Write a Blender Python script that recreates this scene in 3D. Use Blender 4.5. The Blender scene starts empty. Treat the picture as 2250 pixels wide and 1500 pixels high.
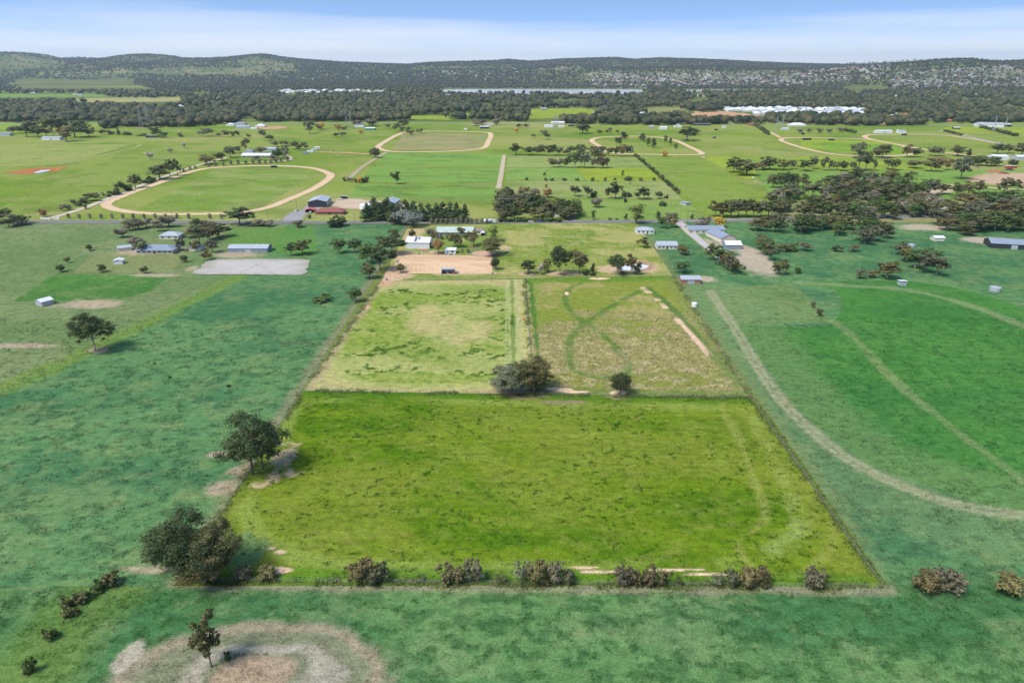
import bpy, math, random
import numpy as np
from mathutils import Vector, Matrix

SC = bpy.context.scene
COL = SC.collection
R = math.radians

# ------------------------------------------------------------------ camera
CAM_H = 120.0
PITCH = R(22.0)
F = 1500.0                      # focal length in pixels of a 2250 x 1500 frame
cam_d = bpy.data.cameras.new('camera'); cam_d.sensor_width = 36.0
cam_d.lens = 36.0 * F / 2250.0
cam_d.clip_start = 1.0; cam_d.clip_end = 60000.0
cam = bpy.data.objects.new('camera', cam_d); COL.objects.link(cam)
cam.location = (0, 0, CAM_H); cam.rotation_euler = (R(90) - PITCH, 0, 0)
SC.camera = cam

# ------------------------------------------------------------------ light
SUN_EL, SUN_AZ = R(54), R(-128)   # azimuth measured from +Y towards +X
world = bpy.data.worlds.new('World'); SC.world = world; world.use_nodes = True
wn, wl = world.node_tree.nodes, world.node_tree.links
wn.clear()
w_out = wn.new('ShaderNodeOutputWorld'); w_bg = wn.new('ShaderNodeBackground')
w_bg.inputs['Strength'].default_value = 0.125
sky = wn.new('ShaderNodeTexSky'); sky.sky_type = 'NISHITA'; sky.sun_disc = False
sky.sun_elevation = SUN_EL; sky.sun_rotation = SUN_AZ
sky.altitude = 300; sky.air_density = 1.0; sky.dust_density = 0.4; sky.ozone_density = 3.0
tc = wn.new('ShaderNodeTexCoord')
sep = wn.new('ShaderNodeSeparateXYZ'); wl.new(tc.outputs['Generated'], sep.inputs[0])
zup = wn.new('ShaderNodeMath'); zup.operation = 'MULTIPLY_ADD'
zup.inputs[1].default_value = 3.2; zup.inputs[2].default_value = 0.16
wl.new(sep.outputs['Z'], zup.inputs[0])
comb = wn.new('ShaderNodeCombineXYZ')
wl.new(sep.outputs['X'], comb.inputs['X']); wl.new(sep.outputs['Y'], comb.inputs['Y']); wl.new(zup.outputs[0], comb.inputs['Z'])
nrm = wn.new('ShaderNodeVectorMath'); nrm.operation = 'NORMALIZE'; wl.new(comb.outputs[0], nrm.inputs[0])
wl.new(nrm.outputs[0], sky.inputs['Vector'])
# thin high cloud: streaks drawn out along the horizon, everywhere in the sky
cmap = wn.new('ShaderNodeMapping'); cmap.inputs['Scale'].default_value = (1.5, 1.5, 24.0); cmap.inputs['Location'].default_value = (3.1, 0.4, 1.3)
cmap.inputs['Rotation'].default_value = (0.0, R(1.6), 0.0)
wl.new(tc.outputs['Generated'], cmap.inputs['Vector'])
cn = wn.new('ShaderNodeTexNoise'); cn.inputs['Scale'].default_value = 1.3; cn.inputs['Detail'].default_value = 6.0; cn.inputs['Roughness'].default_value = 0.55
wl.new(cmap.outputs[0], cn.inputs['Vector'])
hz = wn.new('ShaderNodeMapRange'); hz.inputs['From Min'].default_value = 0.0; hz.inputs['From Max'].default_value = 0.075
hz.inputs['To Min'].default_value = 0.54; hz.inputs['To Max'].default_value = -0.18
wl.new(sep.outputs['Z'], hz.inputs['Value'])
cadd = wn.new('ShaderNodeMath'); cadd.operation = 'ADD'; wl.new(cn.outputs['Fac'], cadd.inputs[0]); wl.new(hz.outputs[0], cadd.inputs[1])
cr = wn.new('ShaderNodeMapRange'); cr.inputs['From Min'].default_value = 0.45; cr.inputs['From Max'].default_value = 0.95
cr.inputs['To Min'].default_value = 0.0; cr.inputs['To Max'].default_value = 0.9
wl.new(cadd.outputs[0], cr.inputs['Value'])
cmix = wn.new('ShaderNodeMix'); cmix.data_type = 'RGBA'
wl.new(cr.outputs[0], cmix.inputs['Factor']); wl.new(sky.outputs['Color'], cmix.inputs['A'])
cmix.inputs['B'].default_value = (4.1, 4.2, 4.4, 1)
wl.new(cmix.outputs['Result'], w_bg.inputs['Color']); wl.new(w_bg.outputs[0], w_out.inputs['Surface'])

sun_d = bpy.data.lights.new('sun', 'SUN'); sun_d.energy = 2.5; sun_d.angle = R(22); sun_d.color = (1.0, 0.95, 0.88)
sun = bpy.data.objects.new('sun', sun_d); COL.objects.link(sun)
sd = Vector((math.sin(SUN_AZ) * math.cos(SUN_EL), math.cos(SUN_AZ) * math.cos(SUN_EL), math.sin(SUN_EL)))
sun.rotation_euler = sd.to_track_quat('Z', 'Y').to_euler(); sun.location = sd * 500

SC.view_settings.view_transform = 'Standard'; SC.view_settings.look = 'None'
SC.view_settings.gamma = 1.0; SC.view_settings.exposure = 1.0; SC.view_settings.use_curve_mapping = False
SC.cycles.max_bounces = 6; SC.cycles.diffuse_bounces = 3; SC.cycles.transparent_max_bounces = 8
SC.cycles.volume_bounces = 2

# ------------------------------------------------------------------ survey helpers
CP, SP = math.cos(PITCH), math.sin(PITCH)
def ray(u, v):
    x = (u - 1125.0) / F; y = -(v - 750.0) / F
    return x, CP + y * SP, -SP + y * CP
def G(u, v, z=0.0):
    """ground position of a surveyed point (frame coordinates of the survey photo)"""
    dx, dy, dz = ray(u, v); t = (z - CAM_H) / dz
    return dx * t, dy * t
def GG(pts): return [G(*p) for p in pts]
def mpp(x, y, z=0.0):
    """metres per survey pixel at a ground point, and cosine of the depression angle"""
    depth = y * CP + (CAM_H - z) * SP
    return depth / F, y / math.hypot(y, CAM_H - z)

# ------------------------------------------------------------------ numpy noise
def _h(i, j, s):
    n = (i.astype(np.int64) * 374761393 + j.astype(np.int64) * 668265263 + s * 1274126177) & 0xffffffff
    n = ((n ^ (n >> 13)) * 1274126177) & 0xffffffff
    return ((n ^ (n >> 16)) & 0xffff) / 65535.0
def vnoise(x, y, s=0):
    i = np.floor(x); j = np.floor(y); fx = x - i; fy = y - j
    fx = fx * fx * (3 - 2 * fx); fy = fy * fy * (3 - 2 * fy)
    a = _h(i, j, s); b = _h(i + 1, j, s); c = _h(i, j + 1, s); d = _h(i + 1, j + 1, s)
    return (a * (1 - fx) + b * fx) * (1 - fy) + (c * (1 - fx) + d * fx) * fy
def fbm(x, y, sx, sy=None, octv=4, s=0):
    sy = sy or sx; t = 0; a = 1.0; w = 0
    for k in range(octv):
        ang = 0.6 * k
        xx = (x * math.cos(ang) - y * math.sin(ang)) if k else x
        yy = (x * math.sin(ang) + y * math.cos(ang)) if k else y
        f = 2 ** k
        t = t + a * vnoise(xx * f / sx + 13.7 * k, yy * f / sy + 7.1 * k, s + k); w += a; a *= 0.55
    return t / w
def ss(a, b, x):
    t = np.clip((x - a) / (b - a), 0, 1); return t * t * (3 - 2 * t)
def C3(*c): return np.array(c, dtype=float)
def mix(a, b, t):
    t = np.asarray(t)[..., None]; return a * (1 - t) + b * t
def dpoly(X, Y, pts):
    d = np.full(X.shape, 1e9)
    for (x0, y0), (x1, y1) in zip(pts[:-1], pts[1:]):
        vx, vy = x1 - x0, y1 - y0; L = vx * vx + vy * vy + 1e-9
        t = np.clip(((X - x0) * vx + (Y - y0) * vy) / L, 0, 1)
        d = np.minimum(d, np.hypot(X - x0 - t * vx, Y - y0 - t * vy))
    return d
def ell(X, Y, u, v, ru, rv, ns=0.35, sc=6.0, seed=3):
    """noisy ellipse round a surveyed point; radii in survey pixels; <1 is inside"""
    cx, cy = G(u, v); m, ca = mpp(cx, cy)
    ry = abs(G(u, v - rv)[1] - G(u, v + rv)[1]) / 2
    d = np.hypot((X - cx) / (ru * m), (Y - cy) / ry)
    return d + (fbm(X, Y, sc, s=seed) - 0.5) * 2 * ns
def inpoly(X, Y, pts):
    ins = np.zeros(X.shape, bool); n = len(pts)
    for k in range(n):
        x0, y0 = pts[k]; x1, y1 = pts[(k + 1) % n]
        c = ((y0 > Y) != (y1 > Y)) & (X < (x1 - x0) * (Y - y0) / (y1 - y0 + 1e-12) + x0)
        ins ^= c
    return ins
def spline(pts, n=10, closed=False):
    P = [np.array(p, float) for p in pts]; out = []; m = len(P)
    for i in range(m if closed else m - 1):
        if closed: a, b, c, d = P[i - 1], P[i], P[(i + 1) % m], P[(i + 2) % m]
        else: a, b, c, d = P[max(i - 1, 0)], P[i], P[i + 1], P[min(i + 2, m - 1)]
        for k in range(n):
            t = k / n
            out.append(tuple(0.5 * ((2 * b) + (c - a) * t + (2 * a - 5 * b + 4 * c - d) * t * t + (3 * b - a - 3 * c + d) * t ** 3)))
    out.append(tuple(P[0] if closed else P[-1]))
    return out

# ------------------------------------------------------------------ object helpers
def tag(o, label=None, cat=None, group=None, kind=None):
    if label: o['label'] = label
    if cat: o['category'] = cat
    if group: o['group'] = group
    if kind: o['kind'] = kind
    return o
def link(name, data, parent=None, loc=None, mat=None):
    o = bpy.data.objects.new(name, data); COL.objects.link(o)
    if parent is not None: o.parent = parent
    if loc is not None: o.location = loc
    return o
def empty(name, loc, rz=0.0, label=None, cat=None, group=None):
    o = link(name, None, loc=loc); o.rotation_euler = (0, 0, rz); o.empty_display_size = 0.5
    return tag(o, label, cat, group)
def mesh_np(name, V, Fq, mats=(), cols=None, smooth=False, midx=None):
    """V (n,3); Fq (m,k) faces all with k corners"""
    me = bpy.data.meshes.new(name)
    V = np.asarray(V, np.float32); Fq = np.asarray(Fq, np.int32); m, k = Fq.shape
    me.vertices.add(len(V)); me.vertices.foreach_set('co', V.ravel())
    me.loops.add(m * k); me.loops.foreach_set('vertex_index', Fq.ravel())
    me.polygons.add(m); me.polygons.foreach_set('loop_start', np.arange(0, m * k, k, dtype=np.int32))
    if smooth: me.polygons.foreach_set('use_smooth', np.ones(m, bool))
    for mt in mats: me.materials.append(mt)
    if midx is not None: me.polygons.foreach_set('material_index', np.asarray(midx, np.int32))
    if cols is not None:
        at = me.color_attributes.new('Col', 'FLOAT_COLOR', 'POINT')
        c4 = np.ones((len(V), 4), np.float32); c4[:, :3] = cols; at.data.foreach_set('color', c4.ravel())
    me.update(calc_edges=True); me.validate()
    return me
class MB:
    """collects simple solids; faces may have any corner count"""
    def __init__(s): s.v = []; s.f = []; s.mi = []; s.cur = 0
    def add(s, vs, fs):
        b = len(s.v); s.v += [tuple(p) for p in vs]; s.f += [tuple(b + i for i in f) for f in fs]; s.mi += [s.cur] * len(fs); return s
    def box(s, x0, x1, y0, y1, z0, z1):
        return s.add([(x0, y0, z0), (x1, y0, z0), (x1, y1, z0), (x0, y1, z0), (x0, y0, z1), (x1, y0, z1), (x1, y1, z1), (x0, y1, z1)],
                     [(0, 3, 2, 1), (4, 5, 6, 7), (0, 1, 5, 4), (1, 2, 6, 5), (2, 3, 7, 6), (3, 0, 4, 7)])
    def tube(s, p, q, r0, r1=None, n=6, caps=True):
        r1 = r0 if r1 is None else r1
        p = Vector(p); q = Vector(q); d = (q - p)
        if d.length < 1e-6: return s
        a = d.orthogonal().normalized(); b = d.normalized().cross(a); vs = []
        for c, r in ((p, r0), (q, r1)):
            for k in range(n):
                t = 2 * math.pi * k / n; vs.append(c + a * (r * math.cos(t)) + b * (r * math.sin(t)))
        fs = [(k, (k + 1) % n, n + (k + 1) % n, n + k) for k in range(n)]
        if caps: fs += [tuple(range(n - 1, -1, -1)), tuple(range(n, 2 * n))]
        return s.add(vs, fs)
    def prism(s, prof, y0, y1):
        """profile in x,z (counter-clockwise seen from -y) extruded along y"""
        n = len(prof); vs = [(x, y0, z) for x, z in prof] + [(x, y1, z) for x, z in prof]
        fs = [tuple(range(n)), tuple(range(2 * n - 1, n - 1, -1))] + [((k + 1) % n, k, n + k, n + (k + 1) % n) for k in range(n)]
        return s.add(vs, fs)
    def mesh(s, name, *mats, smooth=False):
        me = bpy.data.meshes.new(name); me.from_pydata(s.v, [], s.f)
        for m in mats: me.materials.append(m)
        if len(mats) > 1: me.polygons.foreach_set('material_index', np.array(s.mi, np.int32))
        if smooth: me.polygons.foreach_set('use_smooth', np.ones(len(s.f), bool))
        me.update(); return me
    def build(s, name, mat, parent=None, loc=None, smooth=False):
        return link(name, s.mesh(name, mat, smooth=smooth), parent, loc)

# ------------------------------------------------------------------ materials
MATS = {}
def nodes_of(name):
    m = bpy.data.materials.new(name); m.use_nodes = True; nt = m.node_tree
    b = nt.nodes['Principled BSDF']; return m, nt, nt.nodes, nt.links, b
def ground_mat(name, rough=1.0, s1=0.30, s2=1.9, amp=1.3, spec=0.0, bump=0.35, hue=0.25):
    """Col attribute broken up with grain at several sizes"""
    m, nt, n, l, b = nodes_of(name)
    at = n.new('ShaderNodeAttribute'); at.attribute_name = 'Col'
    geo = n.new('ShaderNodeNewGeometry')
    def noise(scale, det, off, sy=1.0):
        mp = n.new('ShaderNodeMapping'); mp.inputs['Scale'].default_value = (1, sy, 1); mp.inputs['Location'].default_value = (off, off * .7, 0)
        l.new(geo.outputs['Position'], mp.inputs['Vector'])
        t = n.new('ShaderNodeTexNoise'); t.inputs['Scale'].default_value = scale; t.inputs['Detail'].default_value = det; t.inputs['Roughness'].default_value = 0.74
        l.new(mp.outputs[0], t.inputs['Vector']); return t.outputs['Fac']
    a = noise(s1, 8, 0, 1.6); c = noise(s2, 3, 31, 1.3)
    ad = n.new('ShaderNodeMath'); ad.operation = 'ADD'; l.new(a, ad.inputs[0]); l.new(c, ad.inputs[1])
    mr = n.new('ShaderNodeMapRange'); mr.inputs['From Min'].default_value = 0.62; mr.inputs['From Max'].default_value = 1.38
    mr.inputs['To Min'].default_value = 1 - amp * 0.55; mr.inputs['To Max'].default_value = 1 + amp * 0.55
    l.new(ad.outputs[0], mr.inputs['Value'])
    vm = n.new('ShaderNodeVectorMath'); vm.operation = 'SCALE'; l.new(at.outputs['Color'], vm.inputs[0]); l.new(mr.outputs[0], vm.inputs['Scale'])
    hn = noise(0.06, 4, 77)
    hr = n.new('ShaderNodeMapRange'); hr.inputs['From Min'].default_value = 0.35; hr.inputs['From Max'].default_value = 0.7
    hr.inputs['To Min'].default_value = 0.0; hr.inputs['To Max'].default_value = hue; l.new(hn, hr.inputs['Value'])
    mx = n.new('ShaderNodeMix'); mx.data_type = 'RGBA'; mx.blend_type = 'MULTIPLY'
    l.new(hr.outputs[0], mx.inputs['Factor']); l.new(vm.outputs[0], mx.inputs['A']); mx.inputs['B'].default_value = (1.25, 1.02, 0.8, 1)
    l.new(mx.outputs['Result'], b.inputs['Base Color'])
    b.inputs['Roughness'].default_value = rough; b.inputs['Specular IOR Level'].default_value = spec
    if bump:
        bp = n.new('ShaderNodeBump'); bp.inputs['Strength'].default_value = bump; bp.inputs['Distance'].default_value = 0.4
        l.new(c, bp.inputs['Height']); l.new(bp.outputs[0], b.inputs['Normal'])
    MATS[name] = m; return m
def paint(name, col, rough=0.6, var=0.18, scale=1.5, metal=0.0, spec=0.3, bump=None, bscale=(4, 0, 0)):
    """plain painted or weathered surface with blotchy variation; optional ribbing"""
    m, nt, n, l, b = nodes_of(name)
    tcn = n.new('ShaderNodeTexCoord')
    t = n.new('ShaderNodeTexNoise'); t.inputs['Scale'].default_value = scale; t.inputs['Detail'].default_value = 5
    l.new(tcn.outputs['Object'], t.inputs['Vector'])
    mr = n.new('ShaderNodeMapRange'); mr.inputs['From Min'].default_value = 0.3; mr.inputs['From Max'].default_value = 0.7
    mr.inputs['To Min'].default_value = 1 - var; mr.inputs['To Max'].default_value = 1 + var * 0.5; l.new(t.outputs['Fac'], mr.inputs['Value'])
    vm = n.new('ShaderNodeVectorMath'); vm.operation = 'SCALE'; vm.inputs[0].default_value = col; l.new(mr.outputs[0], vm.inputs['Scale'])
    l.new(vm.outputs[0], b.inputs['Base Color']); b.inputs['Roughness'].default_value = rough; b.inputs['Metallic'].default_value = metal
    b.inputs['Specular IOR Level'].default_value = spec
    if bump:
        wv = n.new('ShaderNodeTexWave'); wv.bands_direction = bump; wv.inputs['Scale'].default_value = 1.3; wv.inputs['Distortion'].default_value = 0
        l.new(tcn.outputs['Object'], wv.inputs['Vector'])
        bp = n.new('ShaderNodeBump'); bp.inputs['Strength'].default_value = 0.5; bp.inputs['Distance'].default_value = 0.05
        l.new(wv.outputs['Fac'], bp.inputs['Height']); l.new(bp.outputs[0], b.inputs['Normal'])
    MATS[name] = m; return m
def foliage_mat(name):
    m, nt, n, l, b = nodes_of(name)
    at = n.new('ShaderNodeAttribute'); at.attribute_name = 'Col'
    oi = n.new('ShaderNodeObjectInfo')
    mr = n.new('ShaderNodeMapRange'); mr.inputs['To Min'].default_value = 0.78; mr.inputs['To Max'].default_value = 1.22; l.new(oi.outputs['Random'], mr.inputs['Value'])
    vm = n.new('ShaderNodeVectorMath'); vm.operation = 'SCALE'; l.new(at.outputs['Color'], vm.inputs[0]); l.new(mr.outputs[0], vm.inputs['Scale'])
    hs = n.new('ShaderNodeHueSaturation')
    h2 = n.new('ShaderNodeMath'); h2.operation = 'MULTIPLY_ADD'; h2.inputs[1].default_value = 7.31; h2.inputs[2].default_value = 0.0; l.new(oi.outputs['Random'], h2.inputs[0])
    fr = n.new('ShaderNodeMath'); fr.operation = 'FRACT'; l.new(h2.outputs[0], fr.inputs[0])
    hm = n.new('ShaderNodeMapRange'); hm.inputs['To Min'].default_value = 0.497; hm.inputs['To Max'].default_value = 0.53; l.new(fr.outputs[0], hm.inputs['Value'])
    l.new(hm.outputs[0], hs.inputs['Hue']); l.new(vm.outputs[0], hs.inputs['Color'])
    l.new(hs.outputs[0], b.inputs['Base Color']); b.inputs['Roughness'].default_value = 0.65; b.inputs['Specular IOR Level'].default_value = 0.2
    tr = n.new('ShaderNodeBsdfTranslucent'); l.new(hs.outputs[0], tr.inputs['Color'])
    mx = n.new('ShaderNodeMixShader'); mx.inputs[0].default_value = 0.32
    l.new(b.outputs[0], mx.inputs[1]); l.new(tr.outputs[0], mx.inputs[2]); l.new(mx.outputs[0], n['Material Output'].inputs['Surface'])
    MATS[name] = m; return m
def water_mat(name, col, rough=0.06):
    m, nt, n, l, b = nodes_of(name)
    b.inputs['Base Color'].default_value = (*col, 1); b.inputs['Roughness'].default_value = rough; b.inputs['IOR'].default_value = 1.33
    b.inputs['Specular IOR Level'].default_value = 0.6
    t = n.new('ShaderNodeTexNoise'); t.inputs['Scale'].default_value = 0.5; t.inputs['Detail'].default_value = 4
    g = n.new('ShaderNodeNewGeometry'); l.new(g.outputs['Position'], t.inputs['Vector'])
    bp = n.new('ShaderNodeBump'); bp.inputs['Strength'].default_value = 0.15; bp.inputs['Distance'].default_value = 0.1
    l.new(t.outputs['Fac'], bp.inputs['Height']); l.new(bp.outputs[0], b.inputs['Normal'])
    MATS[name] = m; return m

pasture = ground_mat('pasture')
earth = ground_mat('earth', amp=0.4, hue=0.1, bump=0.2)
bitumen = ground_mat('bitumen', rough=0.85, amp=0.25, hue=0.0, bump=0.1)
leafm = foliage_mat('foliage')
bark = paint('bark', (0.16, 0.125, 0.10), 0.9, 0.35, 3.0, spec=0.1)
bark_pale = paint('pale_bark', (0.42, 0.36, 0.30), 0.85, 0.3, 3.0, spec=0.1)
twig = paint('twig', (0.16, 0.125, 0.105), 0.95, 0.3, 2.0, spec=0.05)
white_metal = paint('white_sheet_metal', (0.66, 0.68, 0.69), 0.45, 0.10, 0.6, bump='X')
zinc = paint('zinc_sheet_metal', (0.44, 0.47, 0.50), 0.45, 0.16, 0.6, metal=0.2, bump='X')
blue_grey = paint('blue_grey_sheet_metal', (0.24, 0.28, 0.34), 0.45, 0.14, 0.5, bump='X')
charcoal = paint('charcoal_sheet_metal', (0.035, 0.04, 0.048), 0.5, 0.15, 0.8, bump='X')
pale_green_metal = paint('pale_green_sheet_metal', (0.42, 0.50, 0.44), 0.5, 0.15, 0.5, bump='X')
green_metal = paint('green_sheet_metal', (0.08, 0.22, 0.17), 0.5, 0.12, 0.5, bump='X')
rust = paint('rusty_sheet_metal', (0.30, 0.22, 0.19), 0.8, 0.45, 0.5, bump='X')
red_tile = paint('red_roof_tile', (0.27, 0.095, 0.075), 0.8, 0.25, 1.2, bump='Y')
terracotta = paint('terracotta_tile', (0.40, 0.15, 0.09), 0.8, 0.25, 1.2, bump='Y')
red_metal = paint('red_sheet_metal', (0.50, 0.12, 0.09), 0.5, 0.15, 0.8, bump='X')
brick = paint('brick_wall', (0.33, 0.17, 0.11), 0.9, 0.25, 3.0)
cream = paint('cream_render', (0.60, 0.54, 0.44), 0.85, 0.12, 1.0)
whitew = paint('white_wall', (0.70, 0.70, 0.68), 0.8, 0.10, 1.0)
grey_tile = paint('grey_roof_tile', (0.16, 0.165, 0.175), 0.8, 0.2, 1.2, bump='Y')
concrete = paint('concrete', (0.42, 0.40, 0.37), 0.9, 0.2, 0.7)
timber = paint('weathered_timber', (0.20, 0.155, 0.115), 0.9, 0.35, 4.0, spec=0.1)
dark = paint('dark_interior', (0.02, 0.02, 0.022), 0.8, 0.3, 2.0)
steel = paint('galvanised_steel', (0.42, 0.43, 0.44), 0.5, 0.15, 2.0, metal=0.3)
white_paint = paint('white_paint', (0.75, 0.75, 0.73), 0.5, 0.08, 2.0)
blue_plastic = paint('blue_plastic', (0.03, 0.10, 0.42), 0.5, 0.1, 2.0)
orange_paint = paint('orange_paint', (0.65, 0.15, 0.03), 0.5, 0.15, 3.0)
rubber = paint('rubber', (0.02, 0.02, 0.02), 0.9, 0.2, 2.0)
car_white = paint('white_car_paint', (0.72, 0.73, 0.74), 0.25, 0.04, 1.0, spec=0.5)
car_blue = paint('blue_car_paint', (0.05, 0.12, 0.40), 0.25, 0.06, 1.0, spec=0.5)
red_paint = paint('red_paint', (0.42, 0.05, 0.04), 0.5, 0.2, 1.0)
skylight = paint('skylight_sheet', (0.10, 0.12, 0.14), 0.3, 0.15, 1.0)
solar = paint('solar_panel', (0.02, 0.03, 0.07), 0.2, 0.1, 1.0, spec=0.5)
glass = paint('window_glass', (0.05, 0.06, 0.07), 0.12, 0.2, 1.0, spec=0.6)
hide_brown = paint('brown_hide', (0.10, 0.05, 0.03), 0.7, 0.2, 2.0)
hide_dark = paint('dark_hide', (0.025, 0.02, 0.018), 0.7, 0.2, 2.0)
hide_pale = paint('pale_hide', (0.62, 0.58, 0.52), 0.7, 0.15, 2.0)
dam_water = water_mat('dam_water', (0.66, 0.65, 0.64), 0.10)  # milky turbid tone; its paleness also paints in the reflection of bright cloud
lake_water = water_mat('lake_water', (0.70, 0.70, 0.70), 0.12)  # turbid tone with sky glare painted into the base colour
# ------------------------------------------------------------------ terrain
RIDGES = []
def ridge(D, Wf, Wb, crest):
    pts = []
    for u, v in crest:
        dx, dy, dz = ray(u, v); t = D / dy; pts.append((dx * t, CAM_H + dz * t))
    RIDGES.append((D, Wf, Wb, np.array([p[0] for p in pts]), np.array([p[1] for p in pts])))
ridge(16500, 2500, 2500, [(20, 160), (55, 142), (72, 122), (80, 119), (92, 121), (110, 125), (125, 123), (138, 127), (160, 142), (190, 160)])
ridge(7600, 2900, 3000, [(-700, 128), (-300, 120), (-60, 116), (20, 116), (55, 119), (85, 128), (130, 134), (172, 127), (205, 131), (250, 133), (285, 122), (310, 120), (345, 122),
    (380, 129), (450, 129), (500, 127), (550, 122), (575, 120), (600, 125), (650, 131), (750, 138), (860, 142), (895, 143), (940, 139), (1000, 137), (1080, 135), (1118, 132),
    (1165, 136), (1240, 131), (1310, 129), (1355, 128), (1395, 132), (1450, 129), (1530, 131), (1600, 134), (1650, 137), (1720, 140), (1850, 143), (2250, 145), (2900, 146)])
ridge(6500, 1500, 1600, [(-500, 150), (-150, 140), (0, 133), (60, 140), (130, 146), (185, 138), (240, 146), (300, 140), (350, 143), (420, 152), (520, 148), (585, 144), (650, 150), (760, 158), (900, 170)])
ridge(9500, 1800, 2500, [(1700, 146), (1850, 142), (1950, 137), (2030, 132), (2075, 132), (2130, 136), (2250, 136), (2500, 137), (2900, 142)])
ridge(5700, 1350, 1500, [(1010, 178), (1090, 166), (1150, 152), (1220, 143), (1260, 146), (1300, 149), (1400, 150), (1500, 148), (1600, 147), (1680, 150), (1740, 152), (1800, 156), (1900, 160), (2050, 170)])
ridge(5050, 1450, 1800, [(1650, 190), (1720, 172), (1780, 160), (1830, 153), (1900, 147), (1950, 143), (2000, 140), (2045, 137), (2075, 133), (2130, 131), (2150, 133), (2180, 137), (2250, 135), (2400, 132), (2700, 130), (3200, 140)])
def terrain(X, Y):
    X = np.asarray(X, float); Y = np.asarray(Y, float); Z = np.zeros(np.broadcast(X, Y).shape)
    for D, Wf, Wb, xs, zs in RIDGES:
        c = np.maximum(np.interp(X, xs, zs), 0)
        s = np.where(Y < D, ss(D - Wf * 1.15, D + Wf * 0.12, Y) ** 1.5 / ss(D - Wf * 1.15, D + Wf * 0.12, np.array(D * 1.0)) ** 1.5, 1 - ss(D, D + Wb, Y))
        Z = np.maximum(Z, c * s)
    rough = (fbm(X, Y, 900, s=51) - 0.5) * 0.32 * np.clip(Z, 0, 90) * (1 - np.exp(-Z / 60.0))
    far = np.ones_like(Z)
    for D, Wf, Wb, xs, zs in RIDGES:
        far = np.minimum(far, np.clip(np.abs(Y - D) / 900.0, 0.12, 1))
    return np.maximum(Z + rough * far, 0.0)
def tz(x, y): return float(terrain(np.array([x]), np.array([y]))[0])

GRASS = C3(0.115, 0.175, 0.028); GRASS_DK = C3(0.050, 0.105, 0.016); GRASS_PALE = C3(0.235, 0.265, 0.085)
GRASS_DRY = C3(0.25, 0.235, 0.10); STRAW = C3(0.36, 0.31, 0.17); CROP = C3(0.138, 0.238, 0.050); CROP_Y = C3(0.205, 0.265, 0.032)
SAND = C3(0.60, 0.40, 0.245); DIRT = C3(0.47, 0.34, 0.22); RED = C3(0.36, 0.14, 0.055); GRAVEL = C3(0.36, 0.32, 0.28)
COOL = C3(0.088, 0.190, 0.070); COOL_DK = C3(0.050, 0.140, 0.058)

az = np.concatenate([np.arange(-48, 48.01, 0.3), np.arange(52, 308.1, 8)]) * math.pi / 180
rr = np.concatenate([[0.0], np.geomspace(20, 3300, 40), np.arange(3360, 10500, 62), np.geomspace(10700, 60000, 40)])
A_, R_ = np.meshgrid(az, rr); X_ = np.sin(A_) * R_; Y_ = np.cos(A_) * R_
Z_ = np.where(Y_ > 3000, terrain(X_, np.maximum(Y_, 1)), 0.0)
na, nr = len(az), len(rr)
idx = np.arange(na * nr).reshape(nr, na)
q = np.stack([idx[:-1, :], np.roll(idx, -1, 1)[:-1, :], np.roll(idx, -1, 1)[1:, :], idx[1:, :]], -1).reshape(-1, 4)[:, ::-1]
g1 = fbm(X_, Y_, 700, 300, s=8); g2 = fbm(X_, Y_, 180, 90, s=9)
gc = mix(GRASS * 0.8, GRASS_PALE * 0.8, ss(0.35, 0.7, g1)); gc = mix(gc, GRASS_DRY, ss(0.5, 0.8, g2) * 0.5)
gc = mix(gc, C3(0.10, 0.105, 0.05), ss(1500, 2300, np.hypot(X_, Y_)) * 0.55)
gc = mix(gc, mix(C3(0.105, 0.135, 0.048), C3(0.21, 0.19, 0.10), ss(0.52, 0.68, g2)), ss(8, 30, Z_) * 0.9)
me = mesh_np('ground', np.stack([X_, Y_, Z_], -1).reshape(-1, 3), q, (pasture,), gc.reshape(-1, 3), smooth=True)
tag(link('ground', me), kind='structure')

# ------------------------------------------------------------------ sheets
def sheet(name, quad, nx, ny, fn, z, mat=pasture, label=None):
    """quad: near-left, near-right, far-right, far-left in metres"""
    s, t = np.meshgrid(np.linspace(0, 1, nx + 1), np.linspace(0, 1, ny + 1))
    (ax, ay), (bx, by), (cx, cy), (dx, dy) = quad
    X = ax * (1 - s) * (1 - t) + bx * s * (1 - t) + cx * s * t + dx * (1 - s) * t
    Y = ay * (1 - s) * (1 - t) + by * s * (1 - t) + cy * s * t + dy * (1 - s) * t
    c = fn(X, Y)
    i = np.arange((nx + 1) * (ny + 1)).reshape(ny + 1, nx + 1)
    f = np.stack([i[:-1, :-1], i[:-1, 1:], i[1:, 1:], i[1:, :-1]], -1).reshape(-1, 4)
    o = link(name, mesh_np(name, np.stack([X, Y, np.full_like(X, z)], -1).reshape(-1, 3), f, (mat,), c.reshape(-1, 3)))
    return tag(o, label, kind='structure')
SN = [0]
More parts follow.
